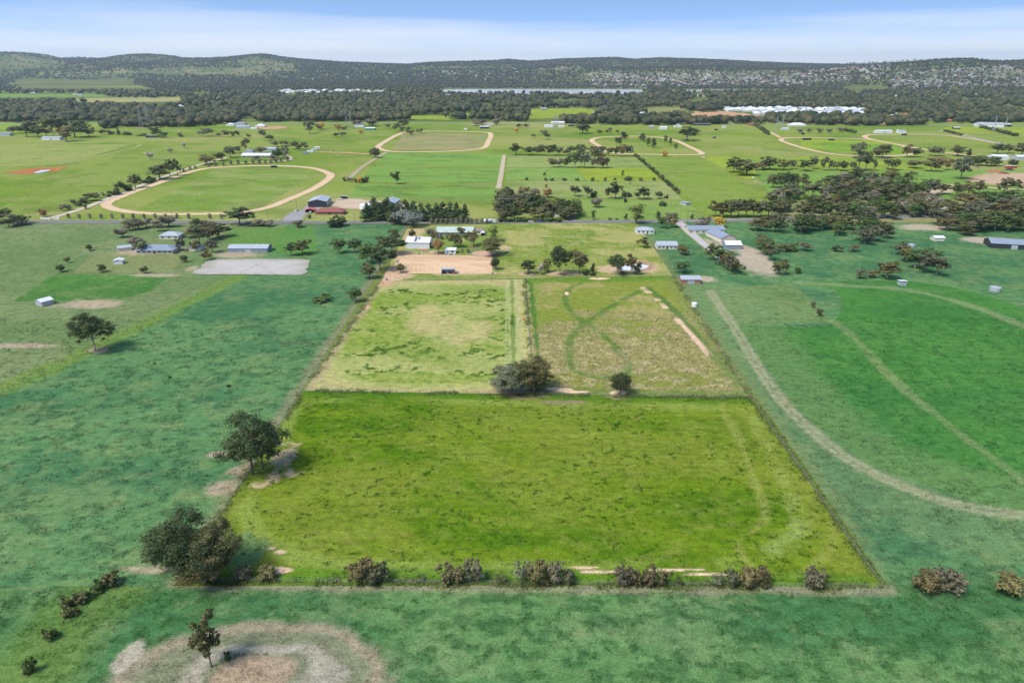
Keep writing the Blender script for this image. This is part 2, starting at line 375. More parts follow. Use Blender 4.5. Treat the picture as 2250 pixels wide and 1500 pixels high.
def strip(name, pts, width, core, edge, z, mat=earth, rough=0.35, step=3.0, closed=False, label=None, seed=1, mids=None):
    """a lane along a smooth line: bare in the middle, worn ragged into the grass at its sides"""
    SN[0] += 1; z = 0.205 + 0.004 * SN[0]
    P = np.array(spline(pts, 14, closed)); seg = np.hypot(*np.diff(P, axis=0).T); L = np.concatenate([[0], np.cumsum(seg)])
    n = max(int(L[-1] / step), 4); ls = np.linspace(0, L[-1], n)
    x = np.interp(ls, L, P[:, 0]); y = np.interp(ls, L, P[:, 1])
    if closed:
        tx = np.roll(x[:-1], -1) - np.roll(x[:-1], 1); ty = np.roll(y[:-1], -1) - np.roll(y[:-1], 1); tx = np.append(tx, tx[0]); ty = np.append(ty, ty[0])
    else: tx = np.gradient(x); ty = np.gradient(y)
    tl = np.hypot(tx, ty) + 1e-9; nxv, nyv = -ty / tl, tx / tl
    K = 13; o = np.linspace(-1, 1, K)
    w = width / 2 * (1 + 0.15 * (fbm(ls, ls * 0, 25, s=seed) - 0.5))
    X = x[:, None] + nxv[:, None] * o * w[:, None] * 1.25; Y = y[:, None] + nyv[:, None] * o * w[:, None] * 1.25
    d = np.abs(o)[None, :] + (fbm(X, Y, 5, s=seed + 4) - 0.5) * rough
    c = mix(core, edge, ss(0.68, 0.86, d))
    if mids is not None: c = mix(c, mids, ss(0.16, 0.04, d) * 0.8)
    c = c * (0.9 + 0.2 * fbm(X, Y, 9, s=seed + 9))[..., None]
    i = np.arange(n * K).reshape(n, K)
    f = np.stack([i[:-1, :-1], i[:-1, 1:], i[1:, 1:], i[1:, :-1]], -1).reshape(-1, 4)[:, ::-1]
    ob = link(name, mesh_np(name, np.stack([X, Y, np.full_like(X, z)], -1).reshape(-1, 3), f, (mat,), c.reshape(-1, 3)))
    return tag(ob, label, kind='structure')
PN = [0]
def patch(name, pts, z, core, edge=None, mat=earth, n=48, ns=0.12, label=None, seed=5, rings=8, jit=0.15):
    """an irregular spot of ground given by its outline (metres)"""
    PN[0] += 1; z = z + 0.003 * PN[0] + (0.15 if z > 0.165 and z < 0.3 else 0)
    P = np.array(spline(pts, 8, True))[:-1]; c = P.mean(0); k = len(P)
    ang = np.arange(k); wob = 1 + ns * (vnoise(ang * 0.9, ang * 0, seed) - 0.5) * 2
    P = c + (P - c) * wob[:, None]
    V = [c[None]]; T = [np.zeros(1)]
    for r in range(1, rings + 1):
        V.append(c + (P - c) * (r / rings)); T.append(np.full(k, r / rings))
    V = np.concatenate(V); T = np.concatenate(T)
    if edge is None: edge = core
    t = ss(0.72, 1.0, T + (fbm(V[:, 0], V[:, 1], 4, s=seed) - 0.5) * 0.4)
    cc = mix(core, edge, t) * (1 - jit + 2 * jit * fbm(V[:, 0], V[:, 1], 6, s=seed + 2))[..., None]
    fs = []
    for a in range(k): fs.append((0, 1 + a, 1 + (a + 1) % k, 1 + (a + 1) % k))
    tri = np.array([(0, 1 + a, 1 + (a + 1) % k) for a in range(k)])
    me = bpy.data.meshes.new(name)
    quads = [(1 + (r * k) + a, 1 + ((r + 1) * k) + a, 1 + ((r + 1) * k) + (a + 1) % k, 1 + r * k + (a + 1) % k) for r in range(rings - 1) for a in range(k)]
    me.from_pydata([(p[0], p[1], z) for p in V], [], [tuple(t_) for t_ in tri] + quads)
    me.materials.append(mat)
    at = me.color_attributes.new('Col', 'FLOAT_COLOR', 'POINT'); c4 = np.ones((len(V), 4), np.float32); c4[:, :3] = cc; at.data.foreach_set('color', c4.ravel())
    me.update(); me.validate()
    if me.polygons[0].normal.z < 0: me.flip_normals()
    return tag(link(name, me), label, kind='structure')

# property corners (metres)
NL, NR, FR, FL = G(388, 1276), G(1938, 1290), G(1396, 486), G(898, 496)
ML, MR = G(668, 859), G(1650, 875)         # cross fence between front and middle paddocks
TL, TR = G(838, 618), G(1478, 606)         # cross fence below the sand arena
DM_T, DM_B = G(1153, 614), G(1172, 866)    # dividing fence between the two middle paddocks

TUFTS = []     # (x, y, kind) grass clumps collected from the colour functions
def col_front(X, Y):
    a = fbm(X, Y, 34, 9, s=21); b = fbm(X, Y, 9, 5, s=22); t = fbm(X, Y, 1.7, 1.3, s=23); dry = fbm(X, Y, 60, 22, 3, s=24)
    c = mix(C3(0.104, 0.164, 0.013), C3(0.066, 0.132, 0.009), ss(0.36, 0.66, a))
    c = mix(c, C3(0.152, 0.185, 0.030), ss(0.46, 0.72, dry) * 0.75)
    c = mix(c, C3(0.165, 0.200, 0.045), ss(0.50, 0.75, b) * 0.4)
    c = mix(c, C3(0.034, 0.095, 0.004), ss(0.64, 0.74, t) * ss(0.40, 0.66, fbm(X, Y, 16, 12, s=25)) * 0.7)
    st = fbm(X, Y, 14, 1.6, 3, s=29); c = c * (0.80 + 0.40 * st)[..., None]; c = mix(c, C3(0.19, 0.20, 0.06), ss(0.62, 0.78, fbm(X, Y, 3.5, 1.5, 3, s=30)) * 0.45)
    wob = (fbm(X, Y, 12, s=26) - 0.5) * 5
    loop = spline(GG([(640, 905), (622, 960), (560, 1050), (541, 1100), (545, 1140), (585, 1190), (650, 1222), (780, 1243), (1000, 1250), (1250, 1252), (1480, 1248), (1640, 1228), (1730, 1185), (1752, 1140), (1738, 1070), (1700, 1000), (1672, 945), (1640, 905), (1500, 893), (1200, 888), (900, 880), (700, 880), (640, 905)]), 6)
    d = dpoly(X, Y, loop)
    k = ss(4.2, 0.8, d + wob * 0.5) * ss(0.30, 0.55, fbm(X, Y, 22, s=27))
    c = mix(c, C3(0.19, 0.245, 0.065), k * 0.75)
    right = spline(GG([(1640, 900), (1680, 960), (1720, 1050), (1752, 1120), (1750, 1175), (1700, 1215)]), 6)
    dr = dpoly(X, Y, right); c = mix(c, C3(0.22, 0.28, 0.10), ss(5.0, 1.0, dr + wob * 0.9) * (0.15 + 0.55 * ss(0.4, 0.6, fbm(X, Y, 5, s=28))))
    c = mix(c, C3(0.235, 0.245, 0.085), ss(2.5, 0.5, np.abs(dr - 9) + wob) * 0.5)
    out = ss(6, 14, dpoly(X, Y, [NR, MR]))
    c = mix(mix(c, C3(0.165, 0.19, 0.035), 0.55 * np.ones_like(X)), c, out)
    e2 = dpoly(X, Y, [ML, MR]); c = mix(c, C3(0.052, 0.135, 0.012), ss(7, 2, e2 + wob * 0.6) * 0.8)
    e3 = dpoly(X, Y, GG([(560, 1262), (1900, 1275)])); c = mix(c, C3(0.075, 0.165, 0.02), ss(4, 1, e3 + wob * 0.3) * 0.7)
    c = c * C3(1.06, 1.09, 0.80)
    for u, v, ru, rv, s_ in [(628, 1000, 26, 34, 31), (600, 1052, 18, 16, 32), (568, 1066, 20, 9, 33), (638, 1040, 22, 12, 36), (612, 975, 18, 8, 37)]:
        c = mix(c, C3(0.42, 0.33, 0.21), ss(1.05, 0.55, ell(X, Y, u, v, ru, rv, 0.7, 3.0, s_)) * 0.8)
    for u, v, ru, rv, s_ in [(612, 1253, 34, 9, 41), (1180, 1254, 36, 11, 42), (1330, 1256, 60, 3.5, 43), (1560, 1262, 70, 4, 44), (1490, 1252, 60, 2.5, 45), (1280, 1247, 50, 2.5, 46), (1055, 1266, 12, 5, 47), (615, 1213, 14, 4, 48), (597, 1205, 12, 3, 49)]:
        c = mix(c, C3(0.58, 0.42, 0.285), ss(1.0, 0.75, ell(X, Y, u, v, ru, rv, 0.42, 4.0, s_)))
    for u, v, ru, rv, s_ in [(545, 1215, 40, 40, 51), (540, 1190, 30, 30, 52)]:
        c = mix(c, C3(0.115, 0.20, 0.075), ss(1.1, 0.6, ell(X, Y, u, v, ru, rv, 0.5, 5.0, s_)) * 0.8)
    for u, v, ru, rv, s_ in [(1150, 868, 62, 12, 61), (1362, 870, 34, 10, 62), (1240, 884, 60, 5, 63)]:
        c = mix(c, C3(0.25, 0.185, 0.125), ss(1.05, 0.6, ell(X, Y, u, v, ru, rv, 0.45, 4.0, s_)) * 0.75)
    return c
def col_left(X, Y):
    a = fbm(X, Y, 45, 22, s=71); t = fbm(X, Y, 2.6, 2.0, s=72); cl = fbm(X, Y, 26, 18, s=73)
    c = mix(C3(0.295, 0.318, 0.105), C3(0.205, 0.262, 0.062), ss(0.4, 0.7, a))
    inner = inpoly(X, Y, spline(GG([(800, 655), (900, 632), (1060, 630), (1110, 650), (1118, 740), (1115, 815), (1060, 838), (900, 842), (790, 835), (752, 800), (765, 730)]), 6, True)).astype(float)
    db = dpoly(X, Y, spline(GG([(800, 655), (900, 632), (1060, 630), (1110, 650), (1118, 740), (1115, 815), (1060, 838), (900, 842), (790, 835), (752, 800), (765, 730), (800, 655)]), 6))
    rim = ss(34, 8, db) * inner
    m = ss(0.49, 0.60, t) * inner * np.clip(ss(0.30, 0.52, cl) * 0.85 + rim * ss(0.3, 0.6, cl) , 0, 1)
    c = mix(c, C3(0.070, 0.155, 0.018), m * 0.9)
    c = mix(c, C3(0.190, 0.255, 0.040), ss(0.42, 0.62, cl) * inner * 0.6)
    for u, v, ru, rv, s_ in [(960, 720, 60, 28, 81), (930, 700, 34, 40, 82), (1010, 745, 60, 16, 83), (1060, 720, 40, 25, 84)]:
        c = mix(c, C3(0.43, 0.35, 0.17), ss(1.2, 0.4, ell(X, Y, u, v, ru, rv, 0.5, 14, s_)) * 0.5)
    outer = (1 - inner) * ss(2, 7, db)
    c = mix(c, C3(0.365, 0.335, 0.135), outer * 0.75)
    k = ss(2.6, 0.8, np.abs(db - 11) + (fbm(X, Y, 12, s=85) - 0.5) * 4) * (1 - inner) * 0.5
    c = mix(c, C3(0.33, 0.27, 0.155), k)
    for off in (4.0, 5.6, 9.5, 11.0):
        d = np.abs(dpoly(X, Y, [DM_T, DM_B]) - off); c = mix(c, C3(0.33, 0.37, 0.17), ss(0.8, 0.2, d + (fbm(X, Y, 6, s=86) - 0.5)) * 0.5)
    e = dpoly(X, Y, [DM_T, DM_B]); c = mix(c, C3(0.07, 0.155, 0.03), ss(1.6, 0.5, np.abs(e - 7.6) + (fbm(X, Y, 7, s=87) - 0.45) * 3) * 0.6)
    e = dpoly(X, Y, [TL, ML]); c = mix(c, C3(0.30, 0.235, 0.14), ss(5, 1, e + (fbm(X, Y, 9, s=88) - 0.5) * 6) * 0.7)
    for u, v, ru, rv, s_ in [(800, 676, 16, 9, 91), (840, 622, 26, 8, 92)]:
        c = mix(c, C3(0.46, 0.29, 0.18), ss(1.0, 0.6, ell(X, Y, u, v, ru, rv, 0.5, 5, s_)))
    e = dpoly(X, Y, [ML, MR]); c = mix(c, C3(0.27, 0.24, 0.11), ss(5, 1.5, e + (fbm(X, Y, 14, 4, s=89) - 0.5) * 4) * 0.5)
    c = mix(c, C3(0.24, 0.18, 0.125), ss(1.05, 0.6, ell(X, Y, 1150, 860, 62, 9, 0.45, 4.0, 93)) * 0.9)
    return c
FIG8 = spline(GG([(1275, 622), (1246, 640), (1244, 668), (1262, 692), (1292, 712), (1335, 745), (1370, 782), (1380, 806), (1362, 824), (1318, 829), (1278, 820), (1255, 800), (1250, 765), (1262, 730), (1292, 706), (1345, 672), (1405, 640)]), 8)
def col_right(X, Y):
    a = fbm(X, Y, 30, 16, s=101); b = fbm(X, Y, 4.5, 2.6, s=102); fine = fbm(X, Y, 1.6, 2.6, 3, s=103)
    c = mix(C3(0.265, 0.235, 0.085), C3(0.185, 0.200, 0.045), ss(0.4, 0.65, a))
    c = mix(c, C3(0.40, 0.34, 0.185), ss(0.47, 0.66, b) * 0.65)
    c = mix(c, C3(0.120, 0.145, 0.040), ss(0.56, 0.70, fine) * 0.6)
    top = ss(G(1300, 740)[1], G(1300, 690)[1], Y + (a - 0.5) * 60)
    cg = mix(C3(0.165, 0.210, 0.028), C3(0.270, 0.250, 0.085), ss(0.42, 0.64, fbm(X, Y, 22, 12, s=104)))
    c = mix(c, cg, top * 0.85)
    lw = ss(G(1200, 690)[0] + 6, G(1200, 690)[0] - 10, X + (a - 0.5) * 16) * top; c = mix(c, C3(0.115, 0.195, 0.026), lw * 0.6)
    d = dpoly(X, Y, FIG8); wob = (fbm(X, Y, 6, s=105) - 0.5) * 3
    c = mix(c, C3(0.115, 0.20, 0.045), ss(4.0, 1.4, d + wob) * 0.3)
    c = mix(c, C3(0.040, 0.115, 0.022), ss(1.4, 0.3, np.abs(d - 0.6) + wob * 1.2) * 0.55)
    loop_in = dpoly(X, Y, spline(GG([(1370, 770), (1372, 800), (1350, 818), (1310, 821), (1272, 812)]), 6))
    c = mix(c, C3(0.30, 0.27, 0.13), ss(1.6, 0.3, np.abs(loop_in - 1) + wob * 0.4) * 0.5)
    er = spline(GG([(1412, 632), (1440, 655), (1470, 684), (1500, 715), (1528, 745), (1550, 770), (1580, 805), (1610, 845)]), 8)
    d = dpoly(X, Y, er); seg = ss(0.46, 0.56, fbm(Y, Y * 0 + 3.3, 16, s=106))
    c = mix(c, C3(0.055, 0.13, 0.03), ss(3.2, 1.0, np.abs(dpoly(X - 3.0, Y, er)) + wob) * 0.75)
    c = mix(c, C3(0.56, 0.41, 0.27), ss(2.3, 0.9, d + wob * 0.5) * np.clip(seg + ss(1.0, 0.7, ell(X, Y, 1520, 740, 40, 40, 0.1)), 0, 1))
    e = dpoly(X, Y, [DM_T, DM_B])
    c = mix(c, C3(0.055, 0.14, 0.028), ss(1.6, 0.5, np.abs(e - 3.4) + (fbm(X, Y, 5, s=107) - 0.5) * 2.4) * 0.85)
    c = mix(c, C3(0.36, 0.31, 0.16), ss(1.2, 0.2, np.abs(e - 1.3) + (fbm(X, Y, 5, s=108) - 0.4) * 2) * 0.7)
    e = dpoly(X, Y, [TL, TR]); c = mix(c, C3(0.085, 0.19, 0.018), ss(14, 5, e + wob * 2) * 0.85)
    e = dpoly(X, Y, [ML, MR]); c = mix(c, C3(0.085, 0.155, 0.030), ss(9, 3, e + wob * 1.6) * 0.7)
    e = dpoly(X, Y, [MR, TR]); c = mix(c, C3(0.15, 0.19, 0.055), ss(9, 3, e + wob * 2) * 0.6)
    for u, v, ru, rv, s_ in [(1225, 856, 36, 5, 111), (1262, 861, 40, 3, 112), (1358, 863, 22, 6, 113), (1318, 612, 26, 3, 114), (1245, 645, 5, 5, 115)]:
        c = mix(c, C3(0.62, 0.45, 0.29), ss(1.0, 0.7, ell(X, Y, u, v, ru, rv, 0.3, 4.0, s_)))
    c = mix(c, C3(0.24, 0.18, 0.125), ss(1.05, 0.6, ell(X, Y, 1150, 860, 62, 9, 0.45, 4.0, 116)) * 0.9)
    return c
def col_top(X, Y):
    a = fbm(X, Y, 40, 20, s=121); b = fbm(X, Y, 9, 5, s=122); t = fbm(X, Y, 3, 2.4, s=123)
    c = mix(C3(0.275, 0.280, 0.090), C3(0.170, 0.225, 0.042), ss(0.42, 0.64, a))
    c = mix(c, C3(0.38, 0.34, 0.15), ss(0.5, 0.72, b) * 0.4)
    c = mix(c, C3(0.065, 0.15, 0.020), ss(0.58, 0.70, t) * ss(0.45, 0.6, a) * 0.7)
    e = dpoly(X, Y, [TL, TR]); c = mix(c, C3(0.17, 0.215, 0.06), ss(12, 6, e) * 0.5)
    yard = ss(1.15, 0.8, ell(X, Y, 1000, 525, 110, 32, 0.2, 12, 124)); c = mix(c, C3(0.115, 0.205, 0.030), yard * 0.7)
    W = C3(0.50, 0.345, 0.225)
    for u, v, ru, rv, k, s_ in [(862, 600, 44, 22, .95, 131), (888, 560, 30, 12, .9, 132), (905, 520, 26, 14, .6, 133), (960, 555, 40, 5, .8, 134), (842, 622, 20, 10, .9, 135), (985, 602, 40, 4, .7, 136), (925, 508, 40, 5, .6, 138), (1160, 602, 30, 4, .8, 139),
            (1240, 601, 60, 5, .85, 140), (1345, 592, 36, 12, .8, 141), (1410, 588, 44, 16, .75, 142), (1012, 528, 12, 4, .8, 143), (1110, 545, 16, 5, .7, 144), (880, 606, 40, 7, .6, 145), (1350, 612, 40, 3, .6, 146), (1055, 600, 60, 4, .5, 147)]:
        c = mix(c, W, ss(1.05, 0.6, ell(X, Y, u, v, ru, rv, 0.4, 5, s_)) * k)
    c = mix(c, C3(0.30, 0.19, 0.11), ss(1.1, 0.7, ell(X, Y, 1405, 584, 38, 13, 0.25, 6, 148)) * 0.8)
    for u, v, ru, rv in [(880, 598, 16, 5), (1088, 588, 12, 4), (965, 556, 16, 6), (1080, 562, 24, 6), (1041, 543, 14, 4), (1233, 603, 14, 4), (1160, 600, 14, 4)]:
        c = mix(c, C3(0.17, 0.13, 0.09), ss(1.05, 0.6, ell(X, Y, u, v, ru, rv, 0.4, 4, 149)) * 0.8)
    return c
def npx(quad, res):
    w = max(math.dist(quad[0], quad[1]), math.dist(quad[3], quad[2])); h = max(math.dist(quad[0], quad[3]), math.dist(quad[1], quad[2]))
    return int(w / res) + 1, int(h / res) + 1
Z1, Z2, Z3, Z4 = 0.06, 0.10, 0.14, 0.18
def field(name, quad, res, fn, z, label=None): return sheet(name, quad, *npx(quad, res), fn, z, label=label)
field('paddock', (NL, NR, MR, ML), 0.5, col_front, Z2, 'lush yellow-green front paddock inside the boundary fences')
field('paddock', (ML, DM_B, DM_T, TL), 0.6, col_left, Z2, 'pale grazed paddock with dark green tufts')
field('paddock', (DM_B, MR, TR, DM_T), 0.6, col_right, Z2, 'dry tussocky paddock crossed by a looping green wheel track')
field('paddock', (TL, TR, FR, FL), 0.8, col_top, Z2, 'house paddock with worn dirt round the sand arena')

# neighbours -----------------------------------------------------------------
def nb_base(X, Y, s, c0=COOL, c1=COOL_DK, pale=C3(0.17, 0.225, 0.085)):
    a = fbm(X, Y, 55, 26, s=s); b = fbm(X, Y, 14, 8, s=s + 1); t = fbm(X, Y, 4, 3, s=s + 2)
    c = mix(c0, c1, ss(0.38, 0.66, a)); c = mix(c, pale, ss(0.45, 0.78, b) * 0.42); c = mix(c, c1 * 0.74, ss(0.50, 0.70, t) * 0.6); return mix(c, pale * 1.1, ss(0.58, 0.76, fbm(X, Y, 5, 3.4, s=s + 3)) * 0.35)
def col_west(X, Y):
    c = nb_base(X, Y, 201)
    lane = dpoly(X, Y, GG([(900, 505), (560, 590), (300, 720), (0, 868)]))
    side = inpoly(X, Y, GG([(-900, 470), (640, 485), (575, 575), (300, 712), (0, 860), (-900, 1300)]))
    c = mix(c, nb_base(X, Y, 211, C3(0.17, 0.21, 0.09), C3(0.12, 0.18, 0.065)), side * 0.85)
    c = mix(c, nb_base(X, Y, 221, C3(0.07, 0.19, 0.035), C3(0.05, 0.15, 0.03)), inpoly(X, Y, GG([(120, 602), (370, 608), (330, 640), (255, 660), (30, 662)])) * 0.9)
    c = mix(c, C3(0.18, 0.205, 0.08), inpoly(X, Y, GG([(215, 556), (420, 556), (370, 598), (160, 598)])) * 0.8)
    c = mix(c, C3(0.09, 0.20, 0.035), inpoly(X, Y, GG([(500, 500), (690, 500), (700, 560), (500, 555)])) * 0.7)
    wob = (fbm(X, Y, 12, s=231) - 0.5) * 6
    l2 = dpoly(X, Y, GG([(560, 590), (300, 720), (0, 860)])); c = mix(c, C3(0.13, 0.21, 0.04), ss(8, 3, l2 + wob) * 0.8)
    for u, v, ru, rv, s_ in [(200, 668, 80, 12, 241), (55, 760, 75, 7, 242), (340, 605, 60, 4, 243), (520, 560, 60, 8, 245), (330, 550, 80, 12, 246), (420, 590, 12, 8, 247), (215, 770, 26, 9, 248), (480, 998, 26, 8, 249), (490, 1070, 40, 20, 250), (560, 1035, 60, 16, 251), (330, 1250, 70, 8, 252)]:
        c = mix(c, C3(0.38, 0.30, 0.215), ss(1.1, 0.6, ell(X, Y, u, v, ru, rv, 0.4, 6, s_)) * 0.75)
    e = dpoly(X, Y, [NL, FL]); c = mix(c, C3(0.23, 0.20, 0.12), ss(6, 1, e + wob) * 0.6)
    return c
def col_east(X, Y):
    c = nb_base(X, Y, 301)
    big = inpoly(X, Y, spline(GG([(1625, 716), (1820, 714), (1840, 640), (1750, 622), (2000, 618), (2200, 660), (2400, 760), (2600, 1000), (2400, 1170), (2100, 1090), (1880, 1000), (1740, 880), (1660, 770)]), 5, True))
    c = mix(c, nb_base(X, Y, 311, C3(0.055, 0.175, 0.032), C3(0.040, 0.145, 0.030), C3(0.085, 0.20, 0.045)), big * 0.9)
    c = mix(c, nb_base(X, Y, 321, C3(0.14, 0.21, 0.075), C3(0.10, 0.17, 0.05)), inpoly(X, Y, GG([(1530, 640), (1740, 622), (1830, 706), (1600, 712)])) * 0.8)
    wob = (fbm(X, Y, 14, s=331) - 0.5) * 5
    tr = spline(GG([(1560, 640), (1620, 730), (1680, 830), (1740, 905), (1850, 1000), (2000, 1075), (2150, 1118), (2400, 1150)]), 6)
    dt = dpoly(X, Y, tr); rag = fbm(X, Y, 7, s=332); c = mix(c, C3(0.27, 0.27, 0.155), ss(3.8, 1.4, dt + wob * 0.6) * (0.30 + 0.5 * ss(.35, .65, rag))); c = mix(c, C3(0.37, 0.32, 0.22), ss(1.3, 0.5, np.abs(dt - 1.5) + (rag - .5) * 1.6) * 0.6); c = mix(c, C3(0.15, 0.215, 0.09), ss(20, 8, np.abs(dpoly(X, Y, tr) - 10) + wob * 2) * 0.4)
    t2 = spline(GG([(1830, 706), (1880, 745), (1960, 830), (2080, 930), (2260, 1065)]), 6); c = mix(c, C3(0.21, 0.25, 0.11), ss(3.2, 1.0, dpoly(X, Y, t2) + wob * 0.8) * (0.2 + 0.5 * rag))
    t3 = spline(GG([(1760, 622), (1980, 636), (2120, 668), (2260, 720)]), 6); c = mix(c, C3(0.24, 0.27, 0.14), ss(4.5, 1.5, dpoly(X, Y, t3) + wob * 0.9) * 0.45)
    for u, v, ru, rv, s_ in [(1660, 580, 50, 28, 341), (1650, 555, 30, 20, 342), (1600, 535, 30, 16, 343), (1560, 540, 24, 20, 344), (2180, 530, 70, 10, 345), (1530, 612, 50, 8, 346), (2030, 500, 60, 8, 347)]:
        c = mix(c, C3(0.40, 0.33, 0.25), ss(1.1, 0.6, ell(X, Y, u, v, ru, rv, 0.35, 7, s_)) * 0.85)
    e = dpoly(X, Y, [NR, FR]); c = mix(c, C3(0.15, 0.19, 0.07), ss(8, 1, e + wob) * 0.6)
    return c
def col_south(X, Y):
    c = nb_base(X, Y, 401, C3(0.095, 0.195, 0.065), C3(0.050, 0.140, 0.048), C3(0.165, 0.225, 0.095))
    t = fbm(X, Y, 3, 2.4, s=404); c = mix(c, C3(0.036, 0.105, 0.03), ss(0.52, 0.66, t) * 0.7)
    w = (fbm(X, Y, 7, s=403) - 0.5) * 0.5
    d = ell(X, Y, 560, 1480, 300, 120, 0.16, 9, 405)
    c = mix(c, C3(0.20, 0.20, 0.125), ss(1.15, 0.9, d) * 0.8); c = mix(c, C3(0.30, 0.24, 0.165), ss(0.14, 0.02, np.abs(d - 0.93 + w * 0.35)) * 0.65)
    c = mix(c, C3(0.16, 0.175, 0.10), ss(0.78, 0.7, d) * 0.7); c = mix(c, C3(0.34, 0.31, 0.245), ss(0.14, 0.02, np.abs(d - 0.52 + w * 0.45)) * 0.75); c = mix(c, C3(0.29, 0.225, 0.15), ss(0.42, 0.3, d))
    c = mix(c, C3(0.42, 0.36, 0.28), ss(1.0, 0.7, ell(X, Y, 285, 1440, 30, 40, 0.4, 5, 406)) * 0.7)
    e = dpoly(X, Y, GG([(388, 1276), (1938, 1290)])); c = mix(c, C3(0.28, 0.24, 0.16), ss(3.2, 1.0, e - 1 + w * 6) * 0.6)
    e = dpoly(X, Y, GG([(60, 1500), (160, 1350), (250, 1290)])); c = mix(c, C3(0.10, 0.17, 0.03), ss(14, 5, e + w * 8) * 0.6)
    return c
field('paddock', ((-330, 60), (NL[0], 60), (FL[0], FL[1] + 6), (-560, FL[1] + 6)), 1.4, col_west, Z1, "lush neighbouring paddocks west of the property")
field('paddock', ((NR[0], 60), (330, 60), (600, FR[1] + 6), (FR[0], FR[1] + 6)), 1.4, col_east, Z1, 'lush neighbouring crop paddocks east of the property')
field('paddock', ((-170, 62), (200, 62), (200, NR[1] + 1.0), (-170, NL[1] - 2.0)), 0.6, col_south, Z1 + 0.02, 'rough green paddock with an old dry dam')

# the plain beyond the road ---------------------------------------------------
def col_plain(X, Y):
    a = fbm(X, Y, 160, 80, s=501); b = fbm(X, Y, 40, 22, s=502); d = fbm(X, Y, 320, 150, s=503)
    c = mix(C3(0.195, 0.250, 0.050), C3(0.140, 0.215, 0.030), ss(0.4, 0.65, a)); c = mix(c, C3(0.275, 0.275, 0.095), ss(0.46, 0.7, d) * 0.65)
    e = fbm(X, Y, 75, 40, s=504); c = mix(c, C3(0.085, 0.165, 0.022), ss(0.55, 0.72, e) * 0.5)
    return mix(c, C3(0.25, 0.23, 0.11), ss(0.52, 0.75, b) * 0.4)
field('paddock', (G(-420, 489.5), G(2700, 489.5), G(3100, 268), G(-800, 268)), 8.0, col_plain, 0.05, 'green grazing country north of the bitumen road')
def fcol(c0, c1, s, dry=0.3, row=0.0, ang=0.0):
    def fn(X, Y):
        a = fbm(X, Y, 60, 28, s=s); b = fbm(X, Y, 16, 10, s=s + 1)
        c = mix(np.array(c0), np.array(c1), ss(0.38, 0.66, a)) * 1.12; c = mix(c, GRASS_DRY, ss(0.5, 0.72, b) * dry)
        c = mix(c, np.array(c1) * 0.62, ss(0.56, 0.72, fbm(X, Y, 30, 14, s=s + 2)) * 0.45)
        if row: c = c * (1 + row * np.sin((X * math.cos(ang) + Y * math.sin(ang)) * 1.1))[..., None]
        return c
    return fn
PFN = [0]
def pf(poly, c0, c1, s, z=0.12, dry=0.3, label=None, res=4.0, **k):
    PFN[0] += 1; z = 0.085 + 0.004 * PFN[0] if z < 0.2 else z
    field('paddock', [G(*p) for p in poly], res, fcol(c0, c1, s, dry, **k), z, label)
pf([(766, 432), (1082, 441), (1090, 409), (785, 405)], CROP, CROP * 0.85, 511, dry=0.05, res=3, label='bright green sown strip behind the pine row')
pf([(790, 400), (1091, 404), (1100, 367.5), (820, 364)], CROP, CROP * 0.88, 513, dry=0.05, res=3, label='bright green sown strip with a lone gum tree')
pf([(824, 360.5), (1103, 364.5), (1108, 338.5), (850, 335.5)], CROP * 1.05, CROP * 0.9, 515, dry=0.05, res=3, label='bright green sown strip below the dirt training track')
pf([(0, 366), (130, 362), (290, 318), (-120, 318)], C3(0.22, 0.25, 0.075), C3(0.19, 0.235, 0.06), 517, label='pale mown paddock above the red earth bank')
pf([(-60, 482), (150, 462), (470, 345), (310, 318)], C3(0.135, 0.195, 0.035), C3(0.16, 0.22, 0.045), 519, z=0.09, label='open green paddock beside the driveway trees')
pf([(1112, 395), (1300, 397), (1260, 369), (1114, 369)], C3(0.16, 0.25, 0.06), C3(0.13, 0.235, 0.045), 521, dry=0.15, label='fresh green horse paddock')
pf([(1288, 397), (1460, 398), (1425, 369), (1265, 369)], CROP_Y, CROP_Y * 0.9, 523, dry=0.1, label='yellow-green horse paddock')
pf([(1112, 368), (1425, 368), (1390, 344), (1116, 344)], C3(0.16, 0.225, 0.06), C3(0.20, 0.25, 0.08), 525, dry=0.3, label='pale green paddock under the gum groves')
pf([(1112, 432), (1500, 440), (1462, 400), (1112, 398)], C3(0.21, 0.245, 0.085), C3(0.17, 0.235, 0.06), 527, dry=0.35, label='pale paddock dotted with paddock trees')
pf([(1255, 486), (1560, 482), (1500, 441), (1230, 436)], C3(0.125, 0.205, 0.040), C3(0.16, 0.235, 0.055), 529, dry=0.2, label='green paddock beside the bitumen road')
pf([(1570, 474), (1700, 440), (1540, 346), (1396, 345)], C3(0.145, 0.215, 0.035), C3(0.165, 0.225, 0.05), 531, dry=0.15, label='long mown strip beside the shrub row')
pf([(1640, 396), (1705, 380), (1600, 344), (1545, 346)], CROP_Y * 1.05, CROP_Y * 0.9, 533, z=0.13, dry=0.15, label='yellow-green strip beside the spreading trees')
pf([(1700, 440), (2400, 440), (2400, 372), (1660, 378)], CROP, CROP * 0.9, 535, z=0.11, dry=0.1, label='bright green irrigated paddock among the gums')
pf([(1660, 377), (2060, 372), (2040, 345), (1620, 346)], CROP_Y, C3(0.15, 0.22, 0.04), 537, z=0.13, dry=0.2, label='yellow-green paddock below the oval track')
pf([(1680, 490), (2500, 490), (2400, 441), (1700, 441)], C3(0.20, 0.20, 0.085), C3(0.14, 0.17, 0.06), 538, z=0.10, dry=0.3, label='dry grass under the roadside gum belt')
pf([(1760, 330), (1990, 340), (1960, 310), (1760, 306)], C3(0.12, 0.23, 0.030), CROP_Y, 539, z=0.12, dry=0.1, label='green infield of an oval training track')
